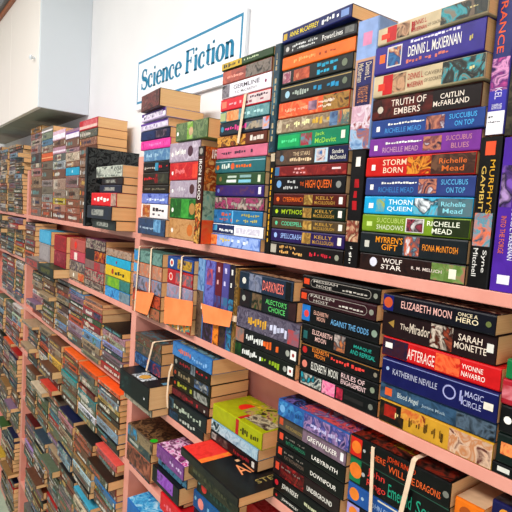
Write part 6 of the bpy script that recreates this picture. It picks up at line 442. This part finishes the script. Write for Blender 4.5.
def book_mesh(mb_c, mb_p, b, org=(0, 0, 0), simple=False):
    """a paperback; local x along the spine, y from spine to fore edge, z through the pages; mode 1 stands it on its foot"""
    L, D, T = b['L'] * U, b['D'] * U, b['T'] * U
    ox, oy, oz = org
    yaw = math.radians(b.get('yaw', 0)) if simple else 0; cs, sn = math.cos(yaw), math.sin(yaw)
    if b['mode']: tr = lambda x, y, z: (ox + z * cs - y * sn, oy + y * cs + z * sn, oz + L - x)
    else: tr = lambda x, y, z: (ox + x * cs - y * sn, oy + y * cs + x * sn, oz + z)
    m = plain(b['c']); t = .0006 if T < .07 else .0015; r = min(.0022, T * .14)
    if simple: out = [(D, 0), (r, 0), (0, r), (0, T - r), (r, T), (D, T)]
    else: out = [(D, 0), (r, 0), (r * .3, r * .25), (0, r), (0, T - r), (r * .3, T - r * .25), (r, T), (D, T)]
    inn = [(D, T - t), (t + .0004, T - t), (t + .0004, t), (D, t)]
    n = len(out); vs = [tr(0, y, z) for y, z in out] + [tr(L, y, z) for y, z in out]
    fs = [(i, i + 1, n + i + 1, n + i) for i in range(n - 1)]
    mb_c.grid(vs, fs, m)
    mb_c.grid([tr(x, y, z) for x in (0, L) for y, z in inn], [(0, 1, 5, 4), (1, 2, 6, 5), (2, 3, 7, 6)], m)
    for x in (0, L):       # ends and fore edges of the card
        P = [tr(x, y, z) for y, z in out + inn[::1]]
        mb_c.face([tr(x, D, 0), tr(x, r, 0), tr(x, t + .0004, t), tr(x, D, t)], m)
        mb_c.face([tr(x, D, T), tr(x, r, T), tr(x, t + .0004, T - t), tr(x, D, T - t)], m)
        mb_c.face([tr(x, r, 0), tr(x, 0, r), tr(x, 0, T - r), tr(x, r, T), tr(x, t + .0004, T - t), tr(x, t + .0004, t)], m)
    for z0, z1 in ((0, t), (T - t, T)): mb_c.face([tr(0, D, z0), tr(L, D, z0), tr(L, D, z1), tr(0, D, z1)], m)
    h = T - 2 * r
    deco(mb_c, b['d'], lambda u, v, l: tr(u * L, -l, r * .6 + v * (T - 1.2 * r)), L, T - 1.2 * r)
    deco(mb_c, b['td'], lambda u, v, l: tr(u * L, r + v * (D - r), T + l), L, D - r)
    e = .0012 if T < .07 else .003
    pm = page_mat('x' if b['mode'] else 'z')
    x0, x1, y0, y1, z0, z1 = e * .6, L - e * .6, t + .0005, D - e, t + .0001, T - t - .0001
    v = [(x0, y0, z0), (x1, y0, z0), (x1, y1, z0), (x0, y1, z0), (x0, y0, z1), (x1, y0, z1), (x1, y1, z1), (x0, y1, z1)]
    mb_p.grid([tr(*p) for p in v], [(0, 3, 2, 1), (4, 5, 6, 7), (0, 1, 5, 4), (1, 2, 6, 5), (2, 3, 7, 6), (3, 0, 4, 7)], pm)
# ------------------------------------------------------------------ camera
CX = Vector((0.60373379, 0.79439673, 0.06662851)); CD = Vector((0.10510025, 0.00353287, -0.99445536)); CF = Vector((-0.79022747, 0.60738897, -0.08135838))
cam = bpy.data.cameras.new('camera'); co = bpy.data.objects.new('camera', cam); COL.objects.link(co)
M = Matrix((( CX.x, -CD.x, -CF.x, 0), (CX.y, -CD.y, -CF.y, -U), (CX.z, -CD.z, -CF.z, EYE), (0, 0, 0, 1)))
co.matrix_world = M; cam.sensor_width = 36; cam.lens = 36 * 500 / 512; cam.clip_start = .01
bpy.context.scene.camera = co
# ------------------------------------------------------------------ the rest of the shelves: packed paperbacks
ROWS = [-.121, -.487, -.877, -1.255, -1.635, -2.01, -2.39, -2.77]
BAYS = [(-6.6, -4.455), (-4.375, -2.285), (-2.195, -.1)]
PAL = [('black', '#17161a'), ('black', '#1c1c1e'), ('charcoal', '#2c2a2a'), ('dark brown', '#3c281e'), ('dark green', '#1e3028'), ('navy', '#1e2a4c'), ('dark red', '#5c1c1e'),
       ('brown', '#6c4834'), ('grey-brown', '#6c6054'), ('grey', '#74706c'), ('olive', '#56583c'), ('teal', '#2c6468'), ('blue', '#34608c'), ('pale blue', '#8aa4b8'), ('beige', '#a8947a'),
       ('cream', '#c8b8a0'), ('tan', '#94744c'), ('red', '#a82c2c'), ('orange', '#d06030'), ('pink', '#b8808c'), ('purple', '#503c74'), ('mauve', '#887088'), ('green', '#48683c'), ('grey-green', '#64705c'),
       ('slate', '#40505c'), ('yellow', '#c0a040'), ('white', '#d0ccc8'), ('rust', '#88482c')]
HUE = {'#': 0}
def cname(h):
    L = [int(h[i:i + 2], 16) for i in (1, 3, 5)]
    return min(PAL, key=lambda p: sum((a - int(p[1][i:i + 2], 16)) ** 2 for a, i in zip(L, (1, 3, 5))))[0]
ORDW = ['first', 'second', 'third', 'fourth', 'fifth', 'sixth', 'seventh', 'eighth', 'ninth', 'tenth', 'eleventh', 'twelfth']
SH = ['top', 'second', 'third', 'fourth', 'fifth', 'sixth', 'seventh', 'lowest']
def pseudo(c):
    """small blocks of print on a spine too small to read"""
    d = []
    L = sum(int(c[i:i + 2], 16) for i in (1, 3, 5))
    ink = rng.choice(['#d8d0c4', '#c8a860', '#b0b0b0', '#c86848', '#70a0a0', '#e0dcd4']) if L < 330 else rng.choice(['#382c28', '#7c2c28', '#2c3c5c', '#544840'])
    k = rng.random(); d.append(('m', 0, 1, .02, .98, [c, rng.choice(['#6c5c48', '#4c5844', '#7c6858', '#54443c', '#586870', '#7c503c']), c, rng.choice(['#201c1a', '#b0a090', '#302824', c])]))
    if k < .55:
        o_ = rng.choice(['#b06848', '#4c7c94', '#807048', '#a8a098', '#603840', '#588058', '#c8a868', '#405070', '#d8c8b0', '#904030'])
        s = rng.uniform(.0, .6); d.append(('a', s, s + rng.uniform(.15, .35), .03, .97, [c, o_, rng.choice(['#282424', '#c8b8a8', '#685040']), c]))
    if rng.random() < .5: d.append(('r', .03, .09, .3, .75, rng.choice(['#c8c4bc', '#c05030', '#a8a8a8', '#d0a040'])))
    u = rng.uniform(.12, .2); end = rng.uniform(.42, .92)
    while u < end:
        w = rng.uniform(.018, .035)
        if rng.random() < .86: d.append(('r', u, u + w, .3 + rng.uniform(-.04, .04), .66 + rng.uniform(-.08, .1), ink))
        u += w + .012
    if rng.random() < .3: d.append(('r', .92, .96, .2, .8, '#d8d4c8'))
    return d
GEN = []
def fill(bay, row, xa, xb, where, pal=None, topc=None, low=False):
    x = xb; k = 0; zb = ROWS[row]; zt = ROWS[row - 1] - .03 if row else .24
    while x - .28 > xa - .05:
        w = .299 + rng.uniform(-.003, .012); front = rng.uniform(-.02, .002) if row < 3 else rng.uniform(-.05, -.015)
        if x - w < xa + .001: break
        hmax = (zt - zb) - rng.choice([.003, .008, .015, .025]) - (.1 if rng.random() < .05 else 0)
        if row == 0: hmax = rng.uniform(.56, .64)
        z = zb; i = 0
        while True:
            th = rng.choice([.026, .03, .034, .038, .042, .048])
            if z + th > zb + hmax + 1e-6:
                if row and zb + hmax - z > .018: th = zb + hmax - z
                else: break
            c = rng.choice(pal or PAL)[1]
            sx = rng.uniform(0, .004); l = w - .004 - (rng.uniform(.0, .012) if rng.random() < .8 else rng.uniform(.02, .05))
            cx, cz = x - w + l / 2, z + th / 2; c_o = None
            for (ox, oz, oc) in OVR:
                if abs(ox - cx) < .15 and z <= oz < z + th: c_o = oc
            if c_o: c = c_o
            dd = pseudo(c); fr = front + rng.uniform(-.005, .006) - (.05 if rng.random() < .05 else 0)
            GEN.append(dict(x=x - w + sx, y=fr, z=z + .0006, L=l, D=.165, T=th - .0012, yaw=rng.uniform(-.8, .8), mode=0, c=c, d=dd, td=[],
                label=f'{cname(c)} paperback, {ORDW[min(i, 11)]} from bottom, {ORDW[min(k, 11)]} stack left of {where} post, {SH[row]} shelf',
                group=f'paperbacks on the {SH[row]} shelf left of the {where} post'))
            z += th; i += 1
        x -= w + .004; k += 1
WARM = [p for p in PAL if p[0] in ('brown', 'grey-brown', 'beige', 'cream', 'tan', 'pink', 'mauve', 'grey', 'olive', 'grey-green', 'rust', 'pale blue', 'charcoal', 'white', 'dark brown')]
MIXD = [p for p in PAL if p[0] not in ('white', 'yellow', 'cream', 'pink', 'teal', 'blue', 'purple', 'pale blue')] * 2 + PAL + [p for p in PAL if p[0] in ('grey-brown', 'grey-green', 'olive', 'slate', 'brown', 'beige', 'grey')] * 2
fill(0, 0, -6.1, -4.53, 'far', WARM)
# spine of a thin upright blue book against the far post
for r in range(1, 8): fill(0, r, -6.1, BAYS[0][1], 'far', WARM + MIXD)
fill(1, 1, -4.384, -4.082, 'near', MIXD)
for b in GEN: 
    if b['x'] > -4.4: b['label'] = b['label'].replace('first stack left of near', 'first stack right of far')
for r in range(2, 8): fill(1, r, BAYS[1][0], BAYS[1][1], 'near', MIXD)
# ------------------------------------------------------------------ rank by size in view, build 300 one by one
def px(x, y, z):
    d = Vector((x, y + 1, z)); f = d.dot(CF)
    return 256 + 500 * d.dot(CX) / f, 256 + 500 * d.dot(CD) / f
def area(b):
    w, h = (b['L'], b['T']) if b['mode'] == 0 else (b['T'], b['L'])
    P = [px(b['x'] + i * w, b['y'], b['z'] + j * h) for i, j in ((0, 0), (1, 0), (1, 1), (0, 1))]
    if min(p[1] for p in P) > 512 or max(p[0] for p in P) < 0 or min(p[0] for p in P) > 512 or max(p[1] for p in P) < 0: return 0
    P = [(min(512, max(0, p[0])), min(512, max(0, p[1]))) for p in P]
    return abs(sum(P[i][0] * P[(i + 1) % 4][1] - P[(i + 1) % 4][0] * P[i][1] for i in range(4))) / 2
ALL = [b for b in BOOKS + GEN]
for b in ALL:
    b['area'] = area(b)
    if ['z'] in [list(d) for d in b['d']]: b['d'] = pseudo(b['c'])
ALL = [b for b in ALL if b['area'] > 0 or b in BOOKS]
ALL.sort(key=lambda b: -b['area'])
rest = []; seen = set(); count = 0
for b in ALL:
    hard = 'hardback' in b['label'] or 'album' in b['label']
    if (count >= 300 and not hard) or b['area'] == 0 or 'number' in b['label']: rest.append(b); continue
    count += 0 if hard else 1
    name = 'hardback_book' if hard else 'paperback_book'
    yaw = b.get('yaw', 0) or (rng.uniform(-.5, .5) if not b['mode'] else 0)
    root = empty(name, (b['x'] * U, b['y'] * U, EYE + b['z'] * U), math.radians(yaw), b['label'], 'book', b.get('group'))
    c = MB(); p = MB(); book_mesh(c, p, b)
    c.build('cover', root); p.build('page_block', root)
c = MB()
for b in rest: book_mesh(c, c, b, (b['x'] * U, b['y'] * U, EYE + b['z'] * U), simple=True)
o = c.build('packed_paperbacks'); o['label'] = 'many small paperbacks packed on the far and lower shelves'; o['category'] = 'books'; o['kind'] = 'stuff'
# ------------------------------------------------------------------ room
def W(x, y, z): return (x * U, y * U, EYE + z * U)
wallm = paint('white_wall_paint', '#e4e2e4', '#ebe9ea', 3, .7, .05)
pink = paint('pink_painted_wood', '#d68c7c', '#dc9686', 25, .42, .15)
mb = MB(); mb.box((-5.2, .1315, 0), (2.6, .25, 2.95), wallm); o = mb.build('wall_back'); o['kind'] = 'structure'
mb = MB(); mb.box((-5.2, -3.2, -.1), (2.6, .25, 0), paint('green_floor', '#93a892', '#a9bba4', 8, .5)); o = mb.build('floor'); o['kind'] = 'structure'
mb = MB(); mb.box((-5.2, -3.2, 2.95), (2.6, .25, 3.05), paint('white_ceiling', '#e6e4e0', '#eeece8', 5, .8)); o = mb.build('ceiling'); o['kind'] = 'structure'
# bookcase
bc = empty('bookcase', (0, 0, 0), 0, 'long pink painted bookcase packed with paperbacks along the white wall', 'bookcase')
for i, (xa, xb) in enumerate([(-6.655, -6.605), (-4.44, -4.385), (-2.265, -2.21), (-.09, -.035)]):
    mb = MB(); mb.box((xa * U, 0, 0.0), (xb * U, .122, EYE + .238 * U), pink); mb.build('upright_panel', bc, bevel=.0012)
for xa, xb in [(-6.605, -4.44), (-4.385, -2.265), (-2.21, -.09)]:
    for z in ROWS:
        mb = MB(); mb.box((xa * U + .0002, 0.0, EYE + (z - .0295) * U), (xb * U - .0002, .122, EYE + z * U), pink); mb.build('shelf_board', bc, bevel=.0015)
    mb = MB(); mb.box((xa * U + .0002, .006, .0), (xb * U - .0002, .02, EYE - 2.8 * U), pink); mb.build('plinth', bc)
mb = MB(); mb.box((-6.655 * U, .1225, .0), (-.035 * U, .1305, EYE - .13 * U), pink); mb.build('back_panel', bc)
# wall cabinet
cabm = paint('cabinet_laminate', '#f6ece6', '#f8efe9', 2, .28, .02); cabs = paint('cabinet_side_laminate', '#d4dae0', '#d9dfe5', 2, .45, .02)
under = paint('cabinet_underside_shade', '#8d8a80', '#979488', 12, .7)  # white cabinet's underside, its shade painted into a grey board colour
cb = empty('wall_cabinet', W(-3.67, .1, .635), 0, 'white wall cabinet hung above the far end of the bookcase', 'cabinet')
def cbox(name, a, b, m, bev=.001, par=None):
    mb = MB(); mb.box(a, b, m); o = mb.build(name, par or cb, bevel=bev); o.location = -Vector(cb.location) if not par else (0, 0, 0); return o
x1 = -3.67 * U; x0 = -6.6 * U; yf = -.12 * U; zb = EYE + .632 * U; zt = EYE + 1.55 * U
cbox('side_panel', (x1 - .016, yf + .001, zb), (x1, .131, zt), cabs)
cbox('side_panel', (x0, yf + .001, zb), (x0 + .016, .131, zt), cabs)
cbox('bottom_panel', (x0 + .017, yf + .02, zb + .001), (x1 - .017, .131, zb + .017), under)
cbox('top_panel', (x0 + .017, yf + .02, zt - .017), (x1 - .017, .131, zt), cabs)
cbox('back_panel', (x0 + .017, .125, zb + .018), (x1 - .017, .131, zt - .018), cabs)
dx = [x1 - .0165, -4.587 * U, -5.5 * U, x0 + .0165]
for i in range(3):
    d = cbox('door', (dx[i + 1] + .0012, yf, zb + .0005), (dx[i] - .0012, yf + .018, zt - .0005), cabm)
    if i < 2:
        mb = MB(); kx = (dx[i + 1] + .03) if i else -3.794 * U; kz = EYE + .977 * U; n = 12
        prof = [(0, .004), (.008, .004), (.012, .009), (.018, .010), (.021, .006)]
        for a in range(n):
            t0, t1 = 2 * math.pi * a / n, 2 * math.pi * (a + 1) / n
            for (q0, r0), (q1, r1) in zip(prof, prof[1:]):
                mb.face([(kx + r * math.cos(t), yf - q, kz + r * math.sin(t)) for q, r, t in ((q0, r0, t0), (q0, r0, t1), (q1, r1, t1), (q1, r1, t0))], cabs)
        mb.face([(kx + .006 * math.cos(2 * math.pi * a / n), yf - .021, kz + .006 * math.sin(2 * math.pi * a / n)) for a in range(n)], cabs)
        mb.build('knob', d)
cbox('cornice', (x0, yf - .012, zt + .0002), (x1 + .006, .131, zt + .022), plain('#b0704c', key='wood'))
cbox('cornice_cap', (x0, yf - .03, zt + .0225), (x1 + .012, .131, zt + .05), plain('#8c8c90', key='metal'))
# ------------------------------------------------------------------ sign with serif lettering
def stroke(mb, pts, ws, mat, f):
    for (p, w0), (q, w1) in zip(list(zip(pts, ws)), list(zip(pts, ws))[1:]):
        d = Vector((q[0] - p[0], q[1] - p[1])); d.normalize(); n = Vector((-d.y, d.x))
        e0 = d * .004; P = Vector(p) - e0; Q = Vector(q) + e0
        mb.face([f(*(P - n * w0 / 2)), f(*(Q - n * w1 / 2)), f(*(Q + n * w1 / 2)), f(*(P + n * w0 / 2))], mat)
def arc(cx, cy, rx, ry, a0, a1, n=18): return [(cx + rx * math.cos(math.radians(a0 + (a1 - a0) * i / n)), cy + ry * math.sin(math.radians(a0 + (a1 - a0) * i / n))) for i in range(n + 1)]
TH, TN = .20, .075      # thick and thin strokes, cap height 1
def ring_w(pts, cx, rx): return [TN + (TH - TN) * abs((p[0] - cx) / rx) ** 1.5 for p in pts]
def serif(x0, x1, y): return ([(x0, y), (x1, y)], [TN, TN])
XH = .66
def letter(ch):
    """list of (points, widths), advance"""
    if ch == 'S':
        a = arc(.30, .745, .21, .235, 35, 250, 16); b = arc(.32, .26, .24, .26, 80, -150, 16)
        pts = a + b; n = len(pts)
        ws = [TN + .02 + (TH * 1.05 - TN) * max(0, math.sin(math.pi * (i / n - .12) / .76)) ** .8 * (.45 + .55 * math.exp(-((i / n - .5) / .2) ** 2)) if .12 < i / n < .88 else TN + .02 for i in range(n)]
        return [(pts, ws), ([(.50, .99), (.50, .70)], [TN, TN]), ([(.06, .01), (.06, .32)], [TN, TN])], .66
    if ch == 'F':
        return [([(.17, 0), (.17, 1)], [TH, TH]), serif(.03, .33, .022), serif(.03, .62, .978), ([(.62, .98), (.62, .74)], [TN, TN]), serif(.17, .45, .52), ([(.45, .66), (.45, .38)], [TN, TN])], .68
    if ch in 'i':
        return [([(.13, 0), (.13, XH)], [TH, TH]), serif(.02, .25, .02), serif(.02, .14, XH - .03), (arc(.13, .9, .04, .04, 0, 360, 10), [.08] * 11)], .30
    if ch == 'n':
        a = arc(.30, XH - .2, .145, .18, 160, 0, 10)
        return [([(.13, 0), (.13, XH)], [TH, TH]), serif(.02, .25, .02), serif(.02, .14, XH - .03), (a + [(.445, 0)], [TN + (TH - TN) * (i / 10) ** 1.2 for i in range(11)] + [TH]), serif(.34, .56, .02)], .60
    if ch == 't':
        return [([(.17, .14), (.17, .88)], [TH, TH * .8]), serif(.02, .36, XH - .03), (arc(.27, .14, .1, .12, 180, 300, 8), [TH, TH * .9, .1, .08, .07, .06, .05, .045, .04])], .39
    cx, rx, ry = .28, .21, XH / 2 - .01
    if ch == 'o': p = arc(cx, XH / 2, rx, ry, 0, 360, 28); return [(p, ring_w(p, cx, rx))], .58
    if ch == 'c': p = arc(cx, XH / 2, rx, ry, 48, 315, 22); return [(p, [w if i > 5 else TN + .02 for i, w in enumerate(ring_w(p, cx, rx))]), (arc(.40, XH - .17, .035, .035, 0, 360, 8), [.07] * 9)], .52
    if ch == 'e':
        p = arc(cx, XH / 2, rx, ry, 10, 318, 24); return [(p, ring_w(p, cx, rx)), ([(cx - rx, XH * .56), (cx + rx + .03, XH * .56)], [TN, TN])], .54
    return [], .28
sx0, sx1, sz0, sz1 = -2.806, -1.737, .556, .838
sg = empty('section_sign', W((sx0 + sx1) / 2, .2, sz0), 0, 'white board sign reading Science Fiction in blue on the wall', 'sign')
off = -Vector(sg.location)
def spart(mb, name, bev=0): o = mb.build(name, sg, bevel=bev); o.location = off
mb = MB(); mb.box(W(sx0, .205, sz0), W(sx1, .222, sz1), paint('sign_board_white', '#e2e6ec', '#e9ecf0', 4, .35, .01)); spart(mb, 'board', .001)
blue = plain('#3f94b8', key='ink', rough=.5, var=.03); teal = plain('#1690b4', key='ink', rough=.5, var=.03)
mb = MB(); y = .2042; a_, b_, c_, d_, w = sx0 + .014, sx1 - .022, sz0 + .033, sz1 - .012, .012
for p, q in (((a_, c_), (b_, c_ + w)), ((a_, d_ - w), (b_, d_)), ((a_, c_ + w), (a_ + w * .5, d_ - w)), ((b_ - w, c_ + w), (b_, d_ - w))): mb.box(W(p[0], y, p[1]), W(q[0], y + .0012, q[1]), blue)
spart(mb, 'border_line')
txt = 'Science Fiction'; adv = sum(letter(ch)[1] for ch in txt) ; tx0, tx1, base, cap = -2.74, -1.808, .662, .108
mb = MB(); cur = 0
for ch in txt:
    st, ad = letter(ch)
    for pts, ws in st: stroke(mb, pts, ws, teal, lambda x, z, c0=cur: W(tx0 + (c0 + x) * (tx1 - tx0) / adv, .2038, base + z * cap))
    cur += ad
spart(mb, 'lettering')
# ------------------------------------------------------------------ rubber bands and orange notes
bandm = plain('#e6cdb4', key='rubber', rough=.6)
def ribbon(pts, wx, mat, name, label, closed=True, horizontal=False, th=.0009, group=None):
    """flat band along pts (world); width along x, or z when horizontal"""
    ax = Vector((0, 0, 1)) if horizontal else Vector((1, 0, 0)); mb = MB(); n = len(pts); V = [Vector(p) for p in pts]; vs = []
    for i in range(n):
        a = V[(i - 1) % n] if closed or i else V[i]; b = V[(i + 1) % n] if closed or i < n - 1 else V[i]
        t = (b - a).normalized(); nn = t.cross(ax).normalized(); 
        vs += [V[i] - ax * wx / 2 - nn * th / 2, V[i] + ax * wx / 2 - nn * th / 2, V[i] + ax * wx / 2 + nn * th / 2, V[i] - ax * wx / 2 + nn * th / 2]
    fs = []
    for i in range(n if closed else n - 1):
        j = (i + 1) % n
        for k in range(4): fs.append((4 * i + k, 4 * i + (k + 1) % 4, 4 * j + (k + 1) % 4, 4 * j + k))
    if not closed: fs += [(0, 1, 2, 3), (4 * n - 4, 4 * n - 3, 4 * n - 2, 4 * n - 1)]
    mb.grid(vs, fs, mat); o = mb.build(name); o['label'] = label; o['category'] = 'rubber band'
    if group: o['group'] = group
    return o
def loop(xt, zt, xb, zb, y0, y1, w, label, bow=0):
    P = []
    for i in range(7):
        s = i / 6; P.append(W(xt + (xb - xt) * s + bow * math.sin(math.pi * s), y0, zt - .004 + (zb + .008 - zt) * s))
    P += [W(xb, y0 + .01, zb), W(xb, y1 - .01, zb), W(xb, y1, zb + .005), W(xt, y1, zt - .005), W(xt, y1 - .01, zt), W(xt, y0 + .008, zt)]
    return ribbon(P, w * U, bandm, 'rubber_band', label)
for args in BANDS: loop(*args)
xa, xb, za, zb_ = HB
P = [W(xa, -.004, za), W((xa + xb) / 2, -.012, (za + zb_) / 2), W(xb, -.004, zb_), W(xb + .008, .01, zb_), W(xb + .008, .17, zb_), W(xb - .003, .187, zb_), W(xa, .187, za), W(xa - .006, .17, za), W(xa - .006, .01, za)]
ribbon(P, .012, bandm, 'rubber_band', 'pale rubber band stretched sideways round the bundle of upright paperbacks', horizontal=True)
ribbon([W(*p) for p in LOOSE], .0075, bandm, 'rubber_band', 'loose curved rubber band hanging in front of the blue-topped stack', closed=False)
orange = paint('orange_paper', '#f07a3c', '#f58648', 30, .75, .1)
for q, lab in NOTES:
    mb = MB(); n = 5; th = .0006; vs = []
    for s in (0, 1):
        for i in range(n + 1):
            for j in range(n + 1):
                u, v = i / n, j / n; p = [(1 - v) * ((1 - u) * q[0][k] + u * q[1][k]) + v * ((1 - u) * q[3][k] + u * q[2][k]) for k in range(3)]
                w = W(*p); vs.append((w[0], w[1] - .0025 * math.sin(math.pi * u) - .002 * v * v + s * th, w[2]))
    N = (n + 1) ** 2; g = lambda s, i, j: s * N + i * (n + 1) + j; fs = []
    for i in range(n):
        for j in range(n): fs += [(g(0, i, j), g(0, i + 1, j), g(0, i + 1, j + 1), g(0, i, j + 1)), (g(1, i, j), g(1, i, j + 1), g(1, i + 1, j + 1), g(1, i + 1, j))]
        fs += [(g(0, i, 0), g(1, i, 0), g(1, i + 1, 0), g(0, i + 1, 0)), (g(0, i, n), g(0, i + 1, n), g(1, i + 1, n), g(1, i, n)), (g(0, 0, i), g(0, 0, i + 1), g(1, 0, i + 1), g(1, 0, i)), (g(0, n, i), g(1, n, i), g(1, n, i + 1), g(0, n, i + 1))]
    mb.grid(vs, fs, orange); o = mb.build('paper_note'); o['label'] = lab; o['category'] = 'note'
# ------------------------------------------------------------------ light: ceiling panels of the shop, rear fill light, room ambience
def area_light(name, loc, size, power, col, rot=(0, 0, 0)):
    l = bpy.data.lights.new(name, 'AREA'); l.shape = 'RECTANGLE'; l.size, l.size_y = size; l.energy = power; l.color = col
    o = bpy.data.objects.new(name, l); COL.objects.link(o); o.location = loc; o.rotation_euler = rot; return o
area_light('ceiling_panel', (-1.0, -1.5, 2.92), (2.6, .6), 80, (1, .97, .94))
area_light('ceiling_panel', (-3.6, -1.5, 2.92), (1.6, .6), 34, (1, .95, .9))
area_light('rear_fill_light', (1.8, -2.6, 1.7), (2.2, 2.0), 34, (.93, .96, 1), (math.radians(90), 0, math.radians(30)))  # broad unseen area light behind the camera, facing the shelves
w = bpy.data.worlds.new('world'); bpy.context.scene.world = w; w.use_nodes = True
w.node_tree.nodes['Background'].inputs[0].default_value = (1, .96, .94, 1); w.node_tree.nodes['Background'].inputs[1].default_value = .32
sc = bpy.context.scene; sc.view_settings.view_transform = 'Standard'; sc.view_settings.look = 'None'; sc.view_settings.gamma = 1; sc.view_settings.exposure = 0.1
